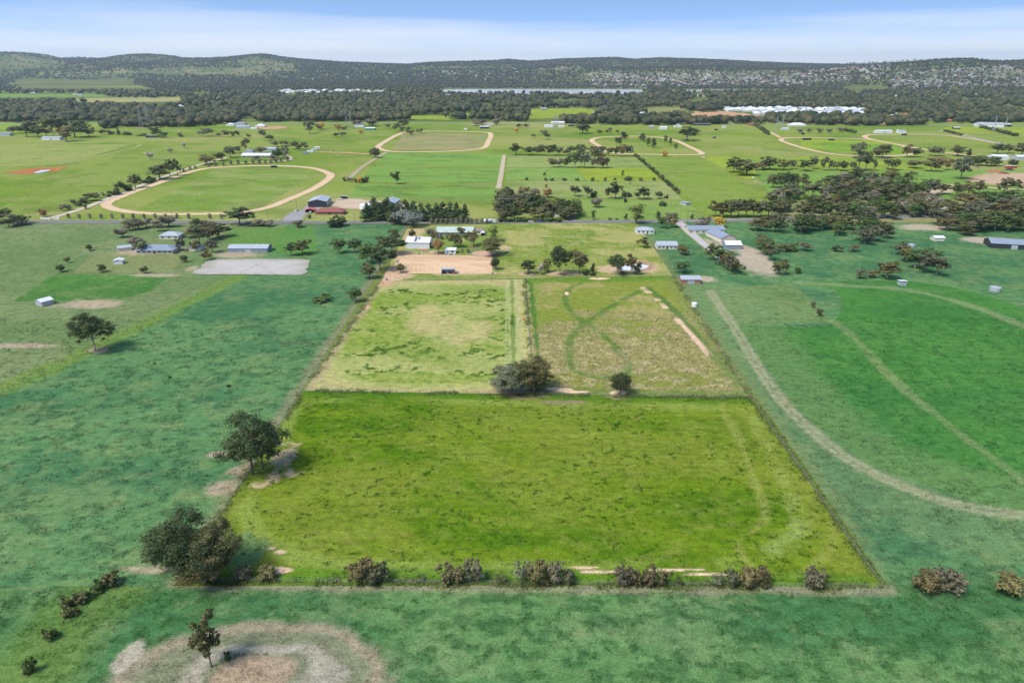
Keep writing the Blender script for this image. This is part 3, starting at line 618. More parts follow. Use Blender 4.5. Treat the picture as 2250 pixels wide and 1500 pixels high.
pf([(300, 462), (560, 464), (700, 380), (480, 370)], C3(0.13, 0.205, 0.035), C3(0.185, 0.235, 0.065), 541, z=0.12, dry=0.3, label='mottled green infield of the near training track')
pf([(860, 330), (1050, 330), (1068, 296), (890, 292)], C3(0.19, 0.21, 0.075), C3(0.24, 0.22, 0.10), 543, z=0.12, dry=0.5, label='dry olive infield of the square training track')
pf([(0, 285), (200, 283), (230, 272), (0, 272)], CROP_Y, CROP, 545, z=0.1, dry=0.1, label='bright green paddock in front of the woodland')
for k_, (poly, c) in enumerate([([(0, 215), (250, 213), (215, 207), (0, 207)], CROP), ([(40, 189), (330, 193), (290, 176), (30, 174)], CROP_Y), ([(0, 204), (150, 203), (130, 197), (0, 197)], CROP),
        ([(150, 226), (560, 222), (520, 212), (170, 216)], C3(0.27, 0.27, 0.11)), ([(1845, 200), (1960, 199), (1950, 195), (1850, 195)], CROP), ([(1000, 256), (1120, 256), (1110, 248), (1005, 249)], CROP),
        ([(1140, 262), (1320, 258), (1300, 238), (1150, 240)], CROP_Y), ([(2150, 248), (2300, 248), (2300, 235), (2160, 236)], CROP_Y), ([(900, 262), (990, 264), (985, 255), (905, 254)], CROP_Y), ([(1390, 250), (1520, 254), (1500, 236), (1420, 236)], C3(0.2, 0.22, 0.07)),
        ([(2060, 290), (2400, 300), (2380, 280), (2080, 280)], CROP_Y)]):
    pf(poly, c, c * 0.9, 551 + k_, z=0.25, dry=0.2, res=9, label='small green clearing among the distant trees')
OPEN = []   # clearings kept free of woodland are listed with the woodland below

# lanes, tracks and roads -----------------------------------------------------
BIT = C3(0.17, 0.17, 0.175); SHO = C3(0.22, 0.21, 0.13)
strip('road', GG([(-500, 489), (60, 488.5), (700, 489), (1200, 488), (1560, 485), (1850, 479), (2300, 472), (2700, 468)]), 9.0, BIT, SHO, 0.20, bitumen, rough=0.12, label='grey bitumen road along the property frontages')
strip('road', GG([(-600, 273), (400, 271), (700, 271), (1200, 271), (1700, 272), (2300, 276)]), 9.0, C3(0.30, 0.30, 0.30), SHO, 0.22, bitumen, rough=0.1, step=8, label='pale far road in front of the woodland')
TRK = C3(0.56, 0.41, 0.255); EDG = C3(0.20, 0.225, 0.07)
OVAL_A = GG([(233, 450), (262, 434), (330, 409), (430, 375), (500, 367), (600, 364.5), (680, 369), (720, 380), (724, 391), (690, 414), (640, 436), (585, 457), (520, 467.5), (430, 470.5), (340, 470), (265, 463)])
strip('dirt_track', OVAL_A, 9.5, TRK, EDG, 0.17, closed=True, seed=11, label='sandy oval training track beside the tree-lined driveway')
strip('driveway', GG([(108, 481), (180, 459), (250, 432), (340, 396), (430, 365), (492, 348), (500, 346)]), 6.5, C3(0.47, 0.40, 0.32), EDG, 0.19, seed=12, label='pale gravel driveway lined with trees')
strip('driveway', GG([(500, 360), (560, 357), (610, 355), (638, 351), (636, 345), (625, 341)]), 5.0, C3(0.5, 0.42, 0.32), EDG, 0.155, seed=13, label='curved gravel drive round the white homestead')
OVAL_B = GG([(831, 324), (850, 309), (880, 294), (905, 289.5), (980, 288.5), (1060, 291), (1078, 295), (1072, 313), (1060, 326), (1010, 331.5), (930, 334), (860, 333)])
strip('dirt_track', OVAL_B, 9.5, TRK, EDG, 0.17, closed=True, seed=14, label='sandy four-cornered training track above the sown strips')
OVAL_C = GG([(1300, 309), (1318, 302.5), (1370, 300), (1430, 300.5), (1480, 308), (1515, 323), (1541, 336), (1530, 340), (1450, 340), (1345, 336), (1318, 322)])
strip('dirt_track', OVAL_C, 9.0, TRK * 1.02, EDG, 0.17, closed=True, seed=15, label='sandy training track around a stand of narrow gums')
OVAL_D = GG([(1716, 307), (1740, 303), (1850, 304.5), (1915, 308), (1975, 319), (2008, 330), (2005, 338), (1970, 342.5), (1900, 343), (1830, 339), (1770, 327), (1728, 314)])
strip('dirt_track', OVAL_D, 9.0, TRK, EDG, 0.17, closed=True, seed=16, label='sandy oval training track with two dark shelters')
OVAL_E = GG([(1900, 300), (1930, 296), (2050, 296.5), (2120, 303), (2225, 322), (2330, 345), (2200, 348), (2080, 336), (1990, 321), (1920, 308)])
strip('dirt_track', OVAL_E, 9.0, TRK, EDG, 0.19, closed=True, seed=17, label='sandy oval training track below the white sheds')
strip('dirt_track', GG([(1715, 303), (1690, 290), (1668, 287)]), 6, TRK, EDG, 0.21, seed=18, label='dirt lane joining the oval track to the pylons')
strip('dirt_lane', GG([(1108, 341), (1106, 352), (1103, 372), (1098, 400), (1095, 415)]), 5.5, C3(0.42, 0.36, 0.25), EDG, 0.16, seed=19, label='worn lane beside the sown strips')
strip('dirt_lane', GG([(850, 334), (820, 352), (790, 372), (765, 395)]), 6, C3(0.33, 0.29, 0.19), EDG, 0.15, seed=20, label='grassy worn lane past the dark round tree')
strip('dirt_lane', GG([(690, 334), (760, 336), (815, 339)]), 9, C3(0.47, 0.27, 0.14), EDG, 0.15, seed=21, rough=0.8, label='strip of bare orange dirt by the small huts')
strip('dirt_lane', GG([(130, 362), (190, 350), (290, 326), (310, 318)]), 3.5, C3(0.36, 0.30, 0.18), EDG, 0.16, seed=22, rough=1.2, label='faint worn line along the mown paddock')
strip('driveway', GG([(640, 486), (655, 470), (680, 462), (690, 452)]), 16, C3(0.28, 0.27, 0.265), EDG, 0.21, seed=23, mat=bitumen, label='wide grey gravel driveway to the brick house')
strip('driveway', GG([(1263, 487), (1245, 474), (1238, 468)]), 4.5, C3(0.26, 0.255, 0.25), EDG, 0.21, seed=24, label='short grey drive into the shady garden')
strip('driveway', GG([(1490, 487), (1515, 510), (1545, 535), (1580, 562), (1600, 580)]), 7, C3(0.40, 0.38, 0.36), EDG, 0.20, seed=25, label='long pale drive to the eastern stables')
strip('driveway', GG([(1930, 477), (1990, 470), (2040, 463), (2100, 452)]), 6, C3(0.33, 0.32, 0.31), EDG, 0.21, seed=26, label='grey drive through the gum belt')
strip('driveway', GG([(2045, 402), (2090, 407), (2160, 412), (2280, 420)]), 8, C3(0.48, 0.35, 0.22), EDG, 0.17, seed=27, label='sandy access lane to the landscape yard')
strip('road', GG([(2060, 287), (2110, 297), (2180, 312), (2300, 336)]), 8, C3(0.30, 0.30, 0.30), EDG, 0.23, bitumen, seed=28, label='pale side road behind the oval track')
patch('yard', GG([(700, 447), (760, 436), (880, 445), (930, 450), (860, 462), (800, 462), (740, 458)]), 0.18, C3(0.46, 0.36, 0.255), EDG, seed=31, label='bare sandy yard behind the dark shed')
patch('yard', GG([(2120, 400), (2180, 378), (2330, 385), (2330, 415), (2230, 410)]), 0.19, C3(0.42, 0.30, 0.20), EDG, seed=32, label='bare earth landscape yard with soil heaps')
patch('yard', GG([(1990, 408), (2080, 410), (2090, 424), (2020, 430), (1975, 420)]), 0.19, C3(0.46, 0.36, 0.25), EDG, seed=33, label='sandy yard among the gums')
patch('cleared_earth', GG([(1505, 262), (1530, 248), (1600, 246), (1690, 255), (1680, 266), (1600, 266)]), 0.35, C3(0.46, 0.26, 0.14), C3(0.42, 0.30, 0.16), seed=34, ns=0.2, label='cleared orange earth beside the new estate')
patch('cleared_earth', GG([(18, 381), (60, 371), (140, 368), (128, 374), (70, 382)]), 0.17, RED, RED * 1.2, seed=35, ns=0.3, jit=0.3, label='red earth bank of the paddock dam')
patch('yard', GG([(560, 281), (600, 277), (640, 280), (600, 286)]), 0.2, C3(0.44, 0.27, 0.15), EDG, seed=36, ns=0.3, label='bare red yard beside the white-roofed house')
patch('riding_arena', GG([(428, 603), (440, 588), (462, 573), (520, 570), (600, 570), (678, 572), (674, 590), (666, 604), (600, 605), (500, 604)]), 0.18, C3(0.40, 0.375, 0.34), C3(0.30, 0.29, 0.22), seed=37, ns=0.03, label='pale sand riding arena by the long western shed')
def col_arena(X, Y):
    a = fbm(X, Y, 20, 5, s=601); r = np.sin(np.hypot(X - G(1035, 585)[0], (Y - G(1035, 585)[1])) * 2.2 + fbm(X, Y, 8, s=602) * 3)
    c = mix(C3(0.60, 0.42, 0.26), C3(0.52, 0.35, 0.205), ss(0.35, 0.7, a)) * (1 + 0.05 * r)[..., None]
    e = dpoly(X, Y, GG([(880, 562), (1000, 561), (1082, 566)])); return mix(c, C3(0.43, 0.29, 0.17), ss(5, 1.5, np.abs(e - 6) + (a - .5) * 6) * 0.6)
sheet('riding_arena', [G(845, 601), G(1082, 601), G(1081, 563), G(893, 559)], 160, 90, col_arena, Z3, earth, 'raked orange sand riding arena below the white shed')
patch('round_yard', GG([(1034, 557), (1050, 552), (1075, 552), (1088, 556), (1080, 562), (1050, 563)]), 0.15, C3(0.48, 0.32, 0.22), C3(0.42, 0.29, 0.19), seed=39, ns=0.02, label='round sandy horse yard under a gum tree')

# water -----------------------------------------------------------------------
def water(name, pts, z, mat, label, ns=0.06):
    o = patch(name, pts, z, C3(.1, .1, .1), mat=mat, ns=ns, label=label, rings=3); return o
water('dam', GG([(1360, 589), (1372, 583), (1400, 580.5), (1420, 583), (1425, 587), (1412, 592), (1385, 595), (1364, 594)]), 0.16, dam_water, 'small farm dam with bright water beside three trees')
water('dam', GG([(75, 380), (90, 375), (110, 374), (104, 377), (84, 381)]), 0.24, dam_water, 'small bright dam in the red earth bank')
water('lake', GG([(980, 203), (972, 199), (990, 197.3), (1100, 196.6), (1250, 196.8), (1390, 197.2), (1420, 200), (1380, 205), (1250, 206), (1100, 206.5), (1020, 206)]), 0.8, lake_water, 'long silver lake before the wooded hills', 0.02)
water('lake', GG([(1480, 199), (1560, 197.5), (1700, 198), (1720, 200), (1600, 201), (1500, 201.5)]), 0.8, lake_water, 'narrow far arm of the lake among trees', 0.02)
# ------------------------------------------------------------------ tree library
PAL = {
 'olive': [(0.085, 0.088, 0.036), (0.115, 0.112, 0.048), (0.060, 0.066, 0.028)],
 'olive2': [(0.090, 0.096, 0.052), (0.118, 0.124, 0.068), (0.066, 0.072, 0.040)],
 'brown': [(0.108, 0.092, 0.040), (0.138, 0.118, 0.052), (0.076, 0.067, 0.030)],
 'grey': [(0.098, 0.102, 0.064), (0.126, 0.130, 0.084), (0.072, 0.076, 0.048)],
 'dark': [(0.042, 0.056, 0.022), (0.060, 0.075, 0.030), (0.030, 0.042, 0.018)],
 'green': [(0.058, 0.088, 0.026), (0.082, 0.112, 0.034), (0.042, 0.066, 0.020)],
 'pine': [(0.050, 0.080, 0.034), (0.072, 0.105, 0.044), (0.038, 0.060, 0.028)],
 'blue': [(0.140, 0.165, 0.150), (0.175, 0.200, 0.180), (0.105, 0.128, 0.115)],
 'orange': [(0.34, 0.19, 0.035), (0.40, 0.25, 0.055), (0.27, 0.14, 0.028)],
 'rusty': [(0.19, 0.095, 0.050), (0.24, 0.125, 0.070), (0.14, 0.070, 0.038)],
 'bronze': [(0.125, 0.108, 0.050), (0.155, 0.132, 0.062), (0.095, 0.083, 0.040)],
 'lime': [(0.110, 0.135, 0.036), (0.145, 0.165, 0.050), (0.085, 0.105, 0.030)],
 'shrub': [(0.130, 0.117, 0.080), (0.165, 0.147, 0.102), (0.098, 0.087, 0.060)],
 'shrub2': [(0.105, 0.088, 0.048), (0.135, 0.112, 0.062), (0.075, 0.062, 0.034)],
 'bare': [(0.150, 0.132, 0.102), (0.185, 0.163, 0.128), (0.115, 0.100, 0.078)],
 'pale': [(0.30, 0.27, 0.24), (0.34, 0.31, 0.28), (0.26, 0.23, 0.20)],
}
def crown_mesh(name, seed, lobes, n, leaf, pal, twiggy=False, clump=0.30, shell=0.72, aspect=1.7, per=42):
    rg = np.random.default_rng(seed); L = np.array(lobes, float)
    wts = (L[:, 3:].mean(1)) ** 2; wts /= wts.sum(); V = []; N = []; Cc = []
    pal = np.array(PAL[pal]) * np.array([1.86, 1.80, 1.68])
    for li, (cx, cy, cz, rx, ry, rz) in enumerate(L):
        m = int(n * wts[li]); k = max(6, int(7 + 5 * rg.random()))
        k = max(5, int(m / per))
        dv = rg.normal(size=(k, 3)); dv[:, 2] += 0.25; dv /= np.linalg.norm(dv, axis=1)[:, None]
        cc = dv * (shell + (1 - shell) * 1.15 * rg.random((k, 1))); ctint = rg.random(k)
        w = rg.integers(0, k, m)
        off = rg.normal(size=(m, 3)) * clump * (0.6 + 0.8 * rg.random((m, 1)))
        p = cc[w] + off * np.array([1, 1, 0.75])
        nr = p / (np.linalg.norm(p, axis=1)[:, None] + 1e-6) * 0.55 + off / (np.linalg.norm(off, axis=1)[:, None] + 1e-6) * 0.75 + rg.normal(size=(m, 3)) * 0.18 + np.array([0, 0, .12])
        nr /= np.linalg.norm(nr, axis=1)[:, None]
        P = p * np.array([rx, ry, rz]) + np.array([cx, cy, cz])
        V.append(P); N.append(nr)
        t = np.clip(ctint[w] * 0.7 + rg.random(m) * 0.5, 0, 1)[:, None]
        c = np.where(t < 0.5, pal[2] * (1 - 2 * t) + pal[0] * 2 * t, pal[0] * (2 - 2 * t) + pal[1] * (2 * t - 1))
        Cc.append(c * rg.uniform(0.8, 1.2, (m, 1)))
    P = np.concatenate(V); N = np.concatenate(N); Cc = np.concatenate(Cc); m = len(P)
    up = rg.normal(size=(m, 3)); fn = N + rg.normal(size=(m, 3)) * 0.45; fn /= np.linalg.norm(fn, axis=1)[:, None]
    t1 = np.cross(fn, up); t1 /= np.linalg.norm(t1, axis=1)[:, None] + 1e-9; t2 = np.cross(fn, t1)
    s = leaf * rg.uniform(0.55, 1.35, (m, 1)); asp = aspect if not twiggy else 5.0
    a = t1 * s * 0.5 * (asp ** 0.5); b = t2 * s * 0.5 / (asp ** 0.5)
    Q = np.stack([P - a, P + b * 0.9 - a * 0.1, P + a, P - b * 0.9 + a * 0.1], 1).reshape(-1, 3)
    fidx = np.arange(m * 4).reshape(m, 4)
    # make the geometric side agree with the outward side
    gn = np.cross(Q[1::4] - Q[0::4], Q[2::4] - Q[0::4]); flip = (gn * N).sum(1) < 0
    fidx[flip] = fidx[flip][:, ::-1]
    me = mesh_np(name, Q, fidx, (leafm,), np.repeat(Cc, 4, 0))
    NN = np.repeat(N * 0.8 + fn * 0.2, 4, 0); NN /= np.linalg.norm(NN, axis=1)[:, None]
    me.polygons.foreach_set('use_smooth', np.ones(m, bool))
    me.normals_split_custom_set_from_vertices(NN.tolist())
    return me
def trunk_mesh(name, seed, lobes, h0, r, mat, lean=0.0, limbs=True):
    rd = random.Random(seed); mb = MB()
    fork = Vector((lean * h0, rd.uniform(-.03, .03) * h0, h0)); mid = fork * 0.5 + Vector((rd.uniform(-.04, .04) * h0, 0, 0))
    mb.tube((0, 0, -0.3), mid, r, r * 0.8); mb.tube(mid, fork, r * 0.8, r * 0.65)
    if limbs:
        for (cx, cy, cz, rx, ry, rz) in lobes:
            e = Vector((cx, cy, cz)); st = fork * rd.uniform(0.8, 1.0); m2 = st.lerp(e, 0.5) + Vector((rd.uniform(-.1, .1), rd.uniform(-.1, .1), -0.05)) * rx
            mb.tube(st, m2, r * 0.45, r * 0.3, 5); mb.tube(m2, e, r * 0.3, r * 0.14, 5)
            for _ in range(2):
                e2 = e + Vector((rd.uniform(-.7, .7) * rx, rd.uniform(-.7, .7) * ry, rd.uniform(0, .7) * rz)); mb.tube(m2, e2, r * 0.16, r * 0.05, 4)
    return mb.mesh(name, mat, smooth=True)
def gum_lobes(rd, h, w, nl, h0):
    """spreading eucalypt crown: lobes fanned out round the top"""
    out = []
    for k in range(nl):
        a = 2 * math.pi * (k + rd.random() * 0.8) / nl; rad = w * rd.uniform(0.18, 0.34) if k else 0
        z = h * rd.uniform(0.46, 0.82); r = w * rd.uniform(0.14, 0.25)
        out.append((math.cos(a) * rad, math.sin(a) * rad, min(z, h - r * 0.9), r, r, r * rd.uniform(0.75, 1.0)))
    out.append((rd.uniform(-.1, .1) * w, rd.uniform(-.1, .1) * w, h * 0.82, w * 0.22, w * 0.22, h * 0.16))
    out.append((rd.uniform(-.15, .15) * w, rd.uniform(-.15, .15) * w, h * 0.48, w * 0.19, w * 0.19, h * 0.13))
    a = rd.uniform(0, 6.28); out.append((math.cos(a) * w * .24, math.sin(a) * w * .24, h * 0.38, w * 0.13, w * 0.13, h * 0.10))
    return out
LIB = {}
def lib(kind, seeds, h, w, n, leaf, pals, style='gum', barkm=None, h0=0.35, r=0.035, **kw):
    LIB[kind] = []
    for i, sd in enumerate(seeds):
        rd = random.Random(sd); p = pals[i % len(pals)]
        if style == 'gum': lo = gum_lobes(rd, h, w, 6 + i % 2, h0 * h)
        elif style == 'round':
            lo = [(0, 0, h * 0.60, w * 0.36, w * 0.36, h * 0.33)]
            for k in range(7):
                a = 2 * math.pi * (k + rd.random() * .6) / 7; z = h * rd.uniform(0.38, 0.76); q = w * rd.uniform(0.16, 0.22)
                lo.append((math.cos(a) * w * 0.29, math.sin(a) * w * 0.29, z, q, q, q * h / w * 0.8))
        elif style == 'pine':
            lo = []
            for k in range(7):
                f = k / 6; q = w * (0.46 - 0.30 * f ** 1.3) * rd.uniform(0.9, 1.1); lo.append((rd.uniform(-.05, .05) * w, rd.uniform(-.05, .05) * w, h * (0.16 + 0.72 * f), q, q, h * 0.13))
        elif style == 'column':
            lo = [(rd.uniform(-.08, .08) * w, rd.uniform(-.08, .08) * w, h * (0.28 + 0.125 * k), w * rd.uniform(.30, .45), w * rd.uniform(.30, .45), h * 0.13) for k in range(6)]
        elif style == 'shrub':
            lo = [(rd.uniform(-.1, .1) * w, 0, h * 0.42, w * 0.30, w * 0.30, h * 0.36)]
            for k in range(8):
                a = 2 * math.pi * (k + rd.random() * .9) / 8; q = w * rd.uniform(0.10, 0.24); rr_ = w * rd.uniform(.16, .36); lo.append((math.cos(a) * rr_, math.sin(a) * rr_, h * rd.uniform(0.20, 0.82), q, q, h * rd.uniform(.12, .24)))
        elif style == 'vase':
            lo = []
            for k in range(9):
                a = 2 * math.pi * rd.random(); f = rd.uniform(0.35, 0.9); rad = w * (0.12 + 0.26 * f) * rd.uniform(.5, 1); q = w * rd.uniform(.12, .2); lo.append((math.cos(a) * rad, math.sin(a) * rad, h * f, q, q, h * 0.15))
        cm = crown_mesh(kind + '_crown', sd, lo, n, leaf, p, **kw); hh = h0 * h
        tm = trunk_mesh(kind + '_trunk', sd, lo, hh, r * h, (barkm or bark) if not isinstance(barkm, list) else barkm[i % len(barkm)])
        co = np.empty(len(cm.vertices) * 3, np.float32); cm.vertices.foreach_get('co', co); co = co.reshape(-1, 3)
        top = float(np.percentile(co[:, 2], 99.3)); wid = float(np.percentile(co[:, 0], 98.5) - np.percentile(co[:, 0], 1.5))
        LIB[kind].append((cm, tm, top, wid))
GUMS = ['olive', 'brown', 'olive', 'grey', 'green', 'olive2', 'dark']
lib('huge_gum', [7, 8, 9], 14, 13, 18000, 0.30, ['dark', 'olive', 'brown'], barkm=[bark, bark_pale], r=0.022, h0=0.30, clump=0.19, per=110, shell=0.78)
lib('big_gum', [1, 2, 3, 4, 5, 6], 14, 13, 11000, 0.38, ['grey', 'olive', 'brown', 'olive', 'bronze', 'dark'], barkm=[bark, bark_pale, bark_pale], r=0.022, h0=0.33, clump=0.19, per=85, shell=0.78)
lib('gum', [11, 12, 13, 14, 15, 16, 17], 14, 12, 2300, 0.80, GUMS, barkm=[bark, bark_pale, bark], r=0.024, h0=0.38, clump=0.21, per=55, shell=0.76)
lib('small_gum', [21, 22, 23, 24, 25, 26, 27], 14, 12, 620, 1.5, GUMS, r=0.026, h0=0.35)
lib('round', [31, 32, 33], 10, 9, 1300, 0.85, ['dark', 'green', 'olive'], 'round', h0=0.3)
lib('big_round', [34, 35], 10, 10, 4200, 0.5, ['dark', 'brown'], 'round', h0=0.25)
lib('pine', [41, 42, 43], 16, 8, 1500, 0.95, ['pine', 'pine', 'dark'], 'pine', h0=0.6, r=0.02)
lib('column', [51, 52, 53], 14, 6, 900, 0.9, ['olive', 'green', 'dark'], 'column', h0=0.5)
lib('bare', [61, 62, 63], 9, 8, 900, 0.9, ['bare', 'bare', 'shrub'], 'vase', barkm=twig, h0=0.4, twiggy=True, clump=0.45, shell=0.5)
lib('sapling', [64, 65], 7, 3.6, 380, 0.8, ['bare', 'shrub'], 'column', barkm=twig, h0=0.6, r=0.016, twiggy=True, clump=0.5, shell=0.4)
lib('white_sapling', [66], 8, 4.5, 420, 0.7, ['pale'], 'vase', barkm=bark_pale, h0=0.5, r=0.016, twiggy=True, clump=0.5, shell=0.4)
lib('autumn', [71, 72], 9, 9, 1300, 0.8, ['orange', 'orange'], 'round', h0=0.3)
lib('rusty', [73], 11, 9, 1800, 0.6, ['rusty'], 'round', h0=0.3, clump=0.4, shell=0.55)
lib('bronze', [74, 75], 9, 9, 1000, 0.8, ['bronze', 'rusty'], 'vase', h0=0.35, clump=0.4)
lib('blue', [76, 77], 12, 11, 1700, 0.8, ['blue', 'grey'], 'round', h0=0.25)
lib('lime', [78], 12, 9, 1800, 0.75, ['lime'], 'column', h0=0.4)
lib('shrub', [81, 82, 83, 84], 4.6, 5.2, 2300, 0.36, ['shrub', 'shrub2', 'bronze', 'olive2'], 'shrub', barkm=twig, h0=0.4, r=0.03, clump=0.24, per=60)
lib('thin_shrub', [85, 86], 4.6, 5.2, 700, 0.34, ['olive', 'grey'], 'vase', h0=0.4, r=0.02, clump=0.45)
lib('bush', [91, 92, 93], 3, 4, 420, 0.62, ['dark', 'olive', 'green'], 'shrub', h0=0.3)

BOTH = {}
def single_mesh(kind, i):
    """crown and trunk in one mesh, for trees too small in view to show their parts"""
    if (kind, i) not in BOTH:
        cm, tm, top, wid = LIB[kind][i]
        nv = len(cm.vertices); a = np.empty(nv * 3, np.float32); cm.vertices.foreach_get('co', a)
        col = np.empty(nv * 4, np.float32); cm.color_attributes['Col'].data.foreach_get('color', col)
        bm_ = [tuple(v.co) for v in tm.vertices]
        V = np.concatenate([a.reshape(-1, 3), np.array(bm_, np.float32)])
        me = bpy.data.meshes.new(kind)
        f = [tuple(p.vertices) for p in cm.polygons] + [tuple(nv + i_ for i_ in p.vertices) for p in tm.polygons]
        me.from_pydata(V.tolist(), [], f); me.materials.append(leafm); me.materials.append(tm.materials[0])
        me.polygons.foreach_set('material_index', np.array([0] * len(cm.polygons) + [1] * len(tm.polygons), np.int32))
        at = me.color_attributes.new('Col', 'FLOAT_COLOR', 'POINT'); c4 = np.ones((len(V), 4), np.float32) * 0.1; c4[:nv] = col.reshape(-1, 4); at.data.foreach_set('color', c4.ravel())
        nrm_ = np.empty(len(cm.loops) * 3, np.float32); cm.corner_normals.foreach_get('vector', nrm_)
        me.polygons.foreach_set('use_smooth', np.ones(len(f), bool))
        nn = [None] * len(V)
        nn = np.zeros((len(V), 3), np.float32); li = np.empty(len(cm.loops), np.int32); cm.loops.foreach_get('vertex_index', li); nn[li] = nrm_.reshape(-1, 3)
        me.update(); me.normals_split_custom_set_from_vertices(nn.tolist())
        BOTH[(kind, i)] = me
    return BOTH[(kind, i)]
TR_RD = random.Random(5)
N_OF = {}
ADJ = {'gum': ['olive-green', 'brownish', 'pale-trunked olive', 'grey-leaved', 'fresh green', 'grey-green', 'dark-leaved'], 'round': ['very dark', 'fresh green', 'olive-green'], 'bare': ['thin', 'twiggy', 'brownish'], 'bush': ['very dark', 'olive', 'fresh green'], 'pine': ['broad', 'upright', 'deep green'], 'column': ['olive', 'green', 'very dark'], 'sapling': ['pale', 'brownish']}
ADJ['small_gum'] = ADJ['gum']; ADJ['shrub'] = ['greyish', 'dark brown', 'bronze', 'grey-green']
WAIT = []          # gums, kept until all are known: the largest stand as trees of their own
def plant(kind, x, y, h, w, label, cat, group=None, name=None, var=None, parts=True, z=0.0, rz=None, px=None):
    L = LIB[kind]; i = TR_RD.randrange(len(L)) if var is None else var
    cm, tm, top, wid = L[i]
    if group and kind in ADJ:
        lb = label[5:] if label.startswith('dark ') else label
        adj = ADJ[kind][i % len(ADJ[kind])]
        if adj.split('-')[0] in lb.split(): adj = ''
        label = (adj + ' ' + lb).strip(); group = (adj + ' ' + group).strip()
    name = name or {'bronze': 'bronze_tree', 'blue': 'silver_gum', 'lime': 'willow_tree', 'rusty': 'dead_tree', 'pine': 'pine_tree', 'shrub': 'shrub', 'thin_shrub': 'shrub', 'bush': 'shrub', 'bare': 'bare_tree', 'sapling': 'bare_sapling', 'white_sapling': 'bare_sapling', 'autumn': 'autumn_tree', 'round': 'round_tree', 'big_round': 'round_tree', 'column': 'narrow_tree'}.get(kind, 'gum_tree')
    rz = TR_RD.uniform(0, 6.28) if rz is None else rz
    if kind in ('gum', 'small_gum', 'big_gum', 'huge_gum') and px is not None:
        WAIT.append((px, kind, i, x, y, h, w, label, cat, group, name, parts, z, rz)); return
    return grow(kind, i, x, y, h, w, label, cat, group, name, parts, z, rz)
def grow(kind, i, x, y, h, w, label, cat, group, name, parts, z, rz):
    cm, tm, top, wid = LIB[kind][i]
    if parts:
        o = empty(name, (x, y, z), rz, label, cat, group)
        link('crown', cm, o); link('trunk', tm, o)
    else:
        o = link(name, single_mesh(kind, i), loc=(x, y, z)); o.rotation_euler = (0, 0, rz); tag(o, label, cat, group)
    sx = w / wid; sz = h / top
    o.scale = (sx, sx, sz); N_OF[kind] = N_OF.get(kind, 0) + 1
    return o
def tree(kind, u, v, hpx, wpx, label, group=None, cat=None, **kw):
    x, y = G(u, v); m, ca = mpp(x, y)
    h = hpx * m / ca * 0.93; w = wpx * m
    cat = cat or ('shrub' if kind in ('shrub', 'bush', 'thin_shrub') else 'tree')
    kw.setdefault('parts', hpx >= 9)
    return plant(kind, x, y, h, w, label, cat, group, px=hpx * wpx, **kw)
def trees(kind, rows, label, group, **kw):
    for t in rows: tree(kind, *t, label, group, **kw)
def scatter(poly, n, kinds, hr, wr, label, group, seed, mind=2.0, **kw):
    rd = random.Random(seed); us = [p[0] for p in poly]; vs = [p[1] for p in poly]; got = []; c = 0
    while len(got) < n and c < n * 60:
        c += 1; u, v = rd.uniform(min(us), max(us)), rd.uniform(min(vs), max(vs))
        if not inpoly(np.array([u]), np.array([v]), poly)[0]: continue
        if any(abs(u - a) < mind * 2.2 and abs(v - b) < mind for a, b in got): continue
        got.append((u, v)); s = rd.uniform(0.75, 1.15); k = rd.choice(kinds)
        tree(k, u, v, hr * s, wr * s * rd.uniform(0.85, 1.2), label, group, **kw)

# ---- the property's own trees
tree('big_gum', 1124, 862, 60, 70, 'grey-leaved gum tree in the paddock clump on the cross fence', var=0, rz=0.4)
tree('big_gum', 1152, 860, 70, 58, 'olive green gum between the grey-leaved and bronze-topped gums', var=1, rz=1.0)
tree('big_gum', 1174, 859, 73, 62, 'tall bronze-topped gum tree in the paddock clump', var=2, rz=2.0)
tree('big_gum', 1186, 864, 42, 38, 'low leafy gum at the foot of the bronze-topped gum', var=3)
tree('thin_shrub', 1106, 858, 17, 14, 'small bluish sapling beside the grey-leaved gum', cat='tree', var=1, name='gum_sapling')
tree('big_round', 1363, 866, 47, 42, 'dense dark round tree on bare soil along the cross fence', var=0)
tree('big_round', 880, 600, 22, 19, 'small dark mop-headed tree at the arena corner', var=1)
tree('big_round', 1088, 593, 28, 19, 'dark round tree at the end of the sand arena', var=0)
tree('rusty', 964, 557, 34, 24, 'dead tree with rust-brown leaves beside the white shed')
tree('big_gum', 1083, 562, 40, 50, 'spreading grey-green gum over the round yard', var=3)
tree('bronze', 1041, 541, 34, 30, 'vase-shaped olive tree on bare soil behind the white hut', var=0)
tree('big_gum', 1002, 543, 32, 30, 'bushy olive gum between the house and the white hut', var=1)
tree('lime', 1084, 530, 34, 20, 'upright yellow-green tree beside the arched shelter')
tree('gum', 1012, 521, 22, 16, 'thin gum tree close to the pale green roof', var=2)
tree('round', 1024, 527, 15, 12, 'small dark garden tree by the house path', var=1)
tree('bare', 947, 522, 20, 22, 'leafless grey tree behind the white shed')
tree('round', 906, 523, 19, 14, 'dark evergreen behind the white shed roof', var=0)
trees('sapling', [(970, 526, 16, 8), (982, 526, 18, 7), (960, 525, 18, 9)], 'thin garden tree in front of the pale green roof', 'garden saplings before the house')
trees('sapling', [(1015, 556, 11, 8), (1029, 557, 12, 9)], 'bare sapling on the lawn beside the white hut', 'saplings by the white hut')
tree('gum', 1160, 601, 32, 28, 'umbrella-shaped dark gum on bare sand near the dividing fence', var=6)
tree('column', 1202, 599, 32, 18, 'thin brownish gum leaning beside the tallest paddock gum', var=0)
tree('big_gum', 1230, 604, 66, 44, 'tallest gum with a bare reddish trunk above the cross fence', var=5)
tree('big_gum', 1272, 602, 52, 36, 'tall gum with a thin dark crown beside the tallest gum', var=3)
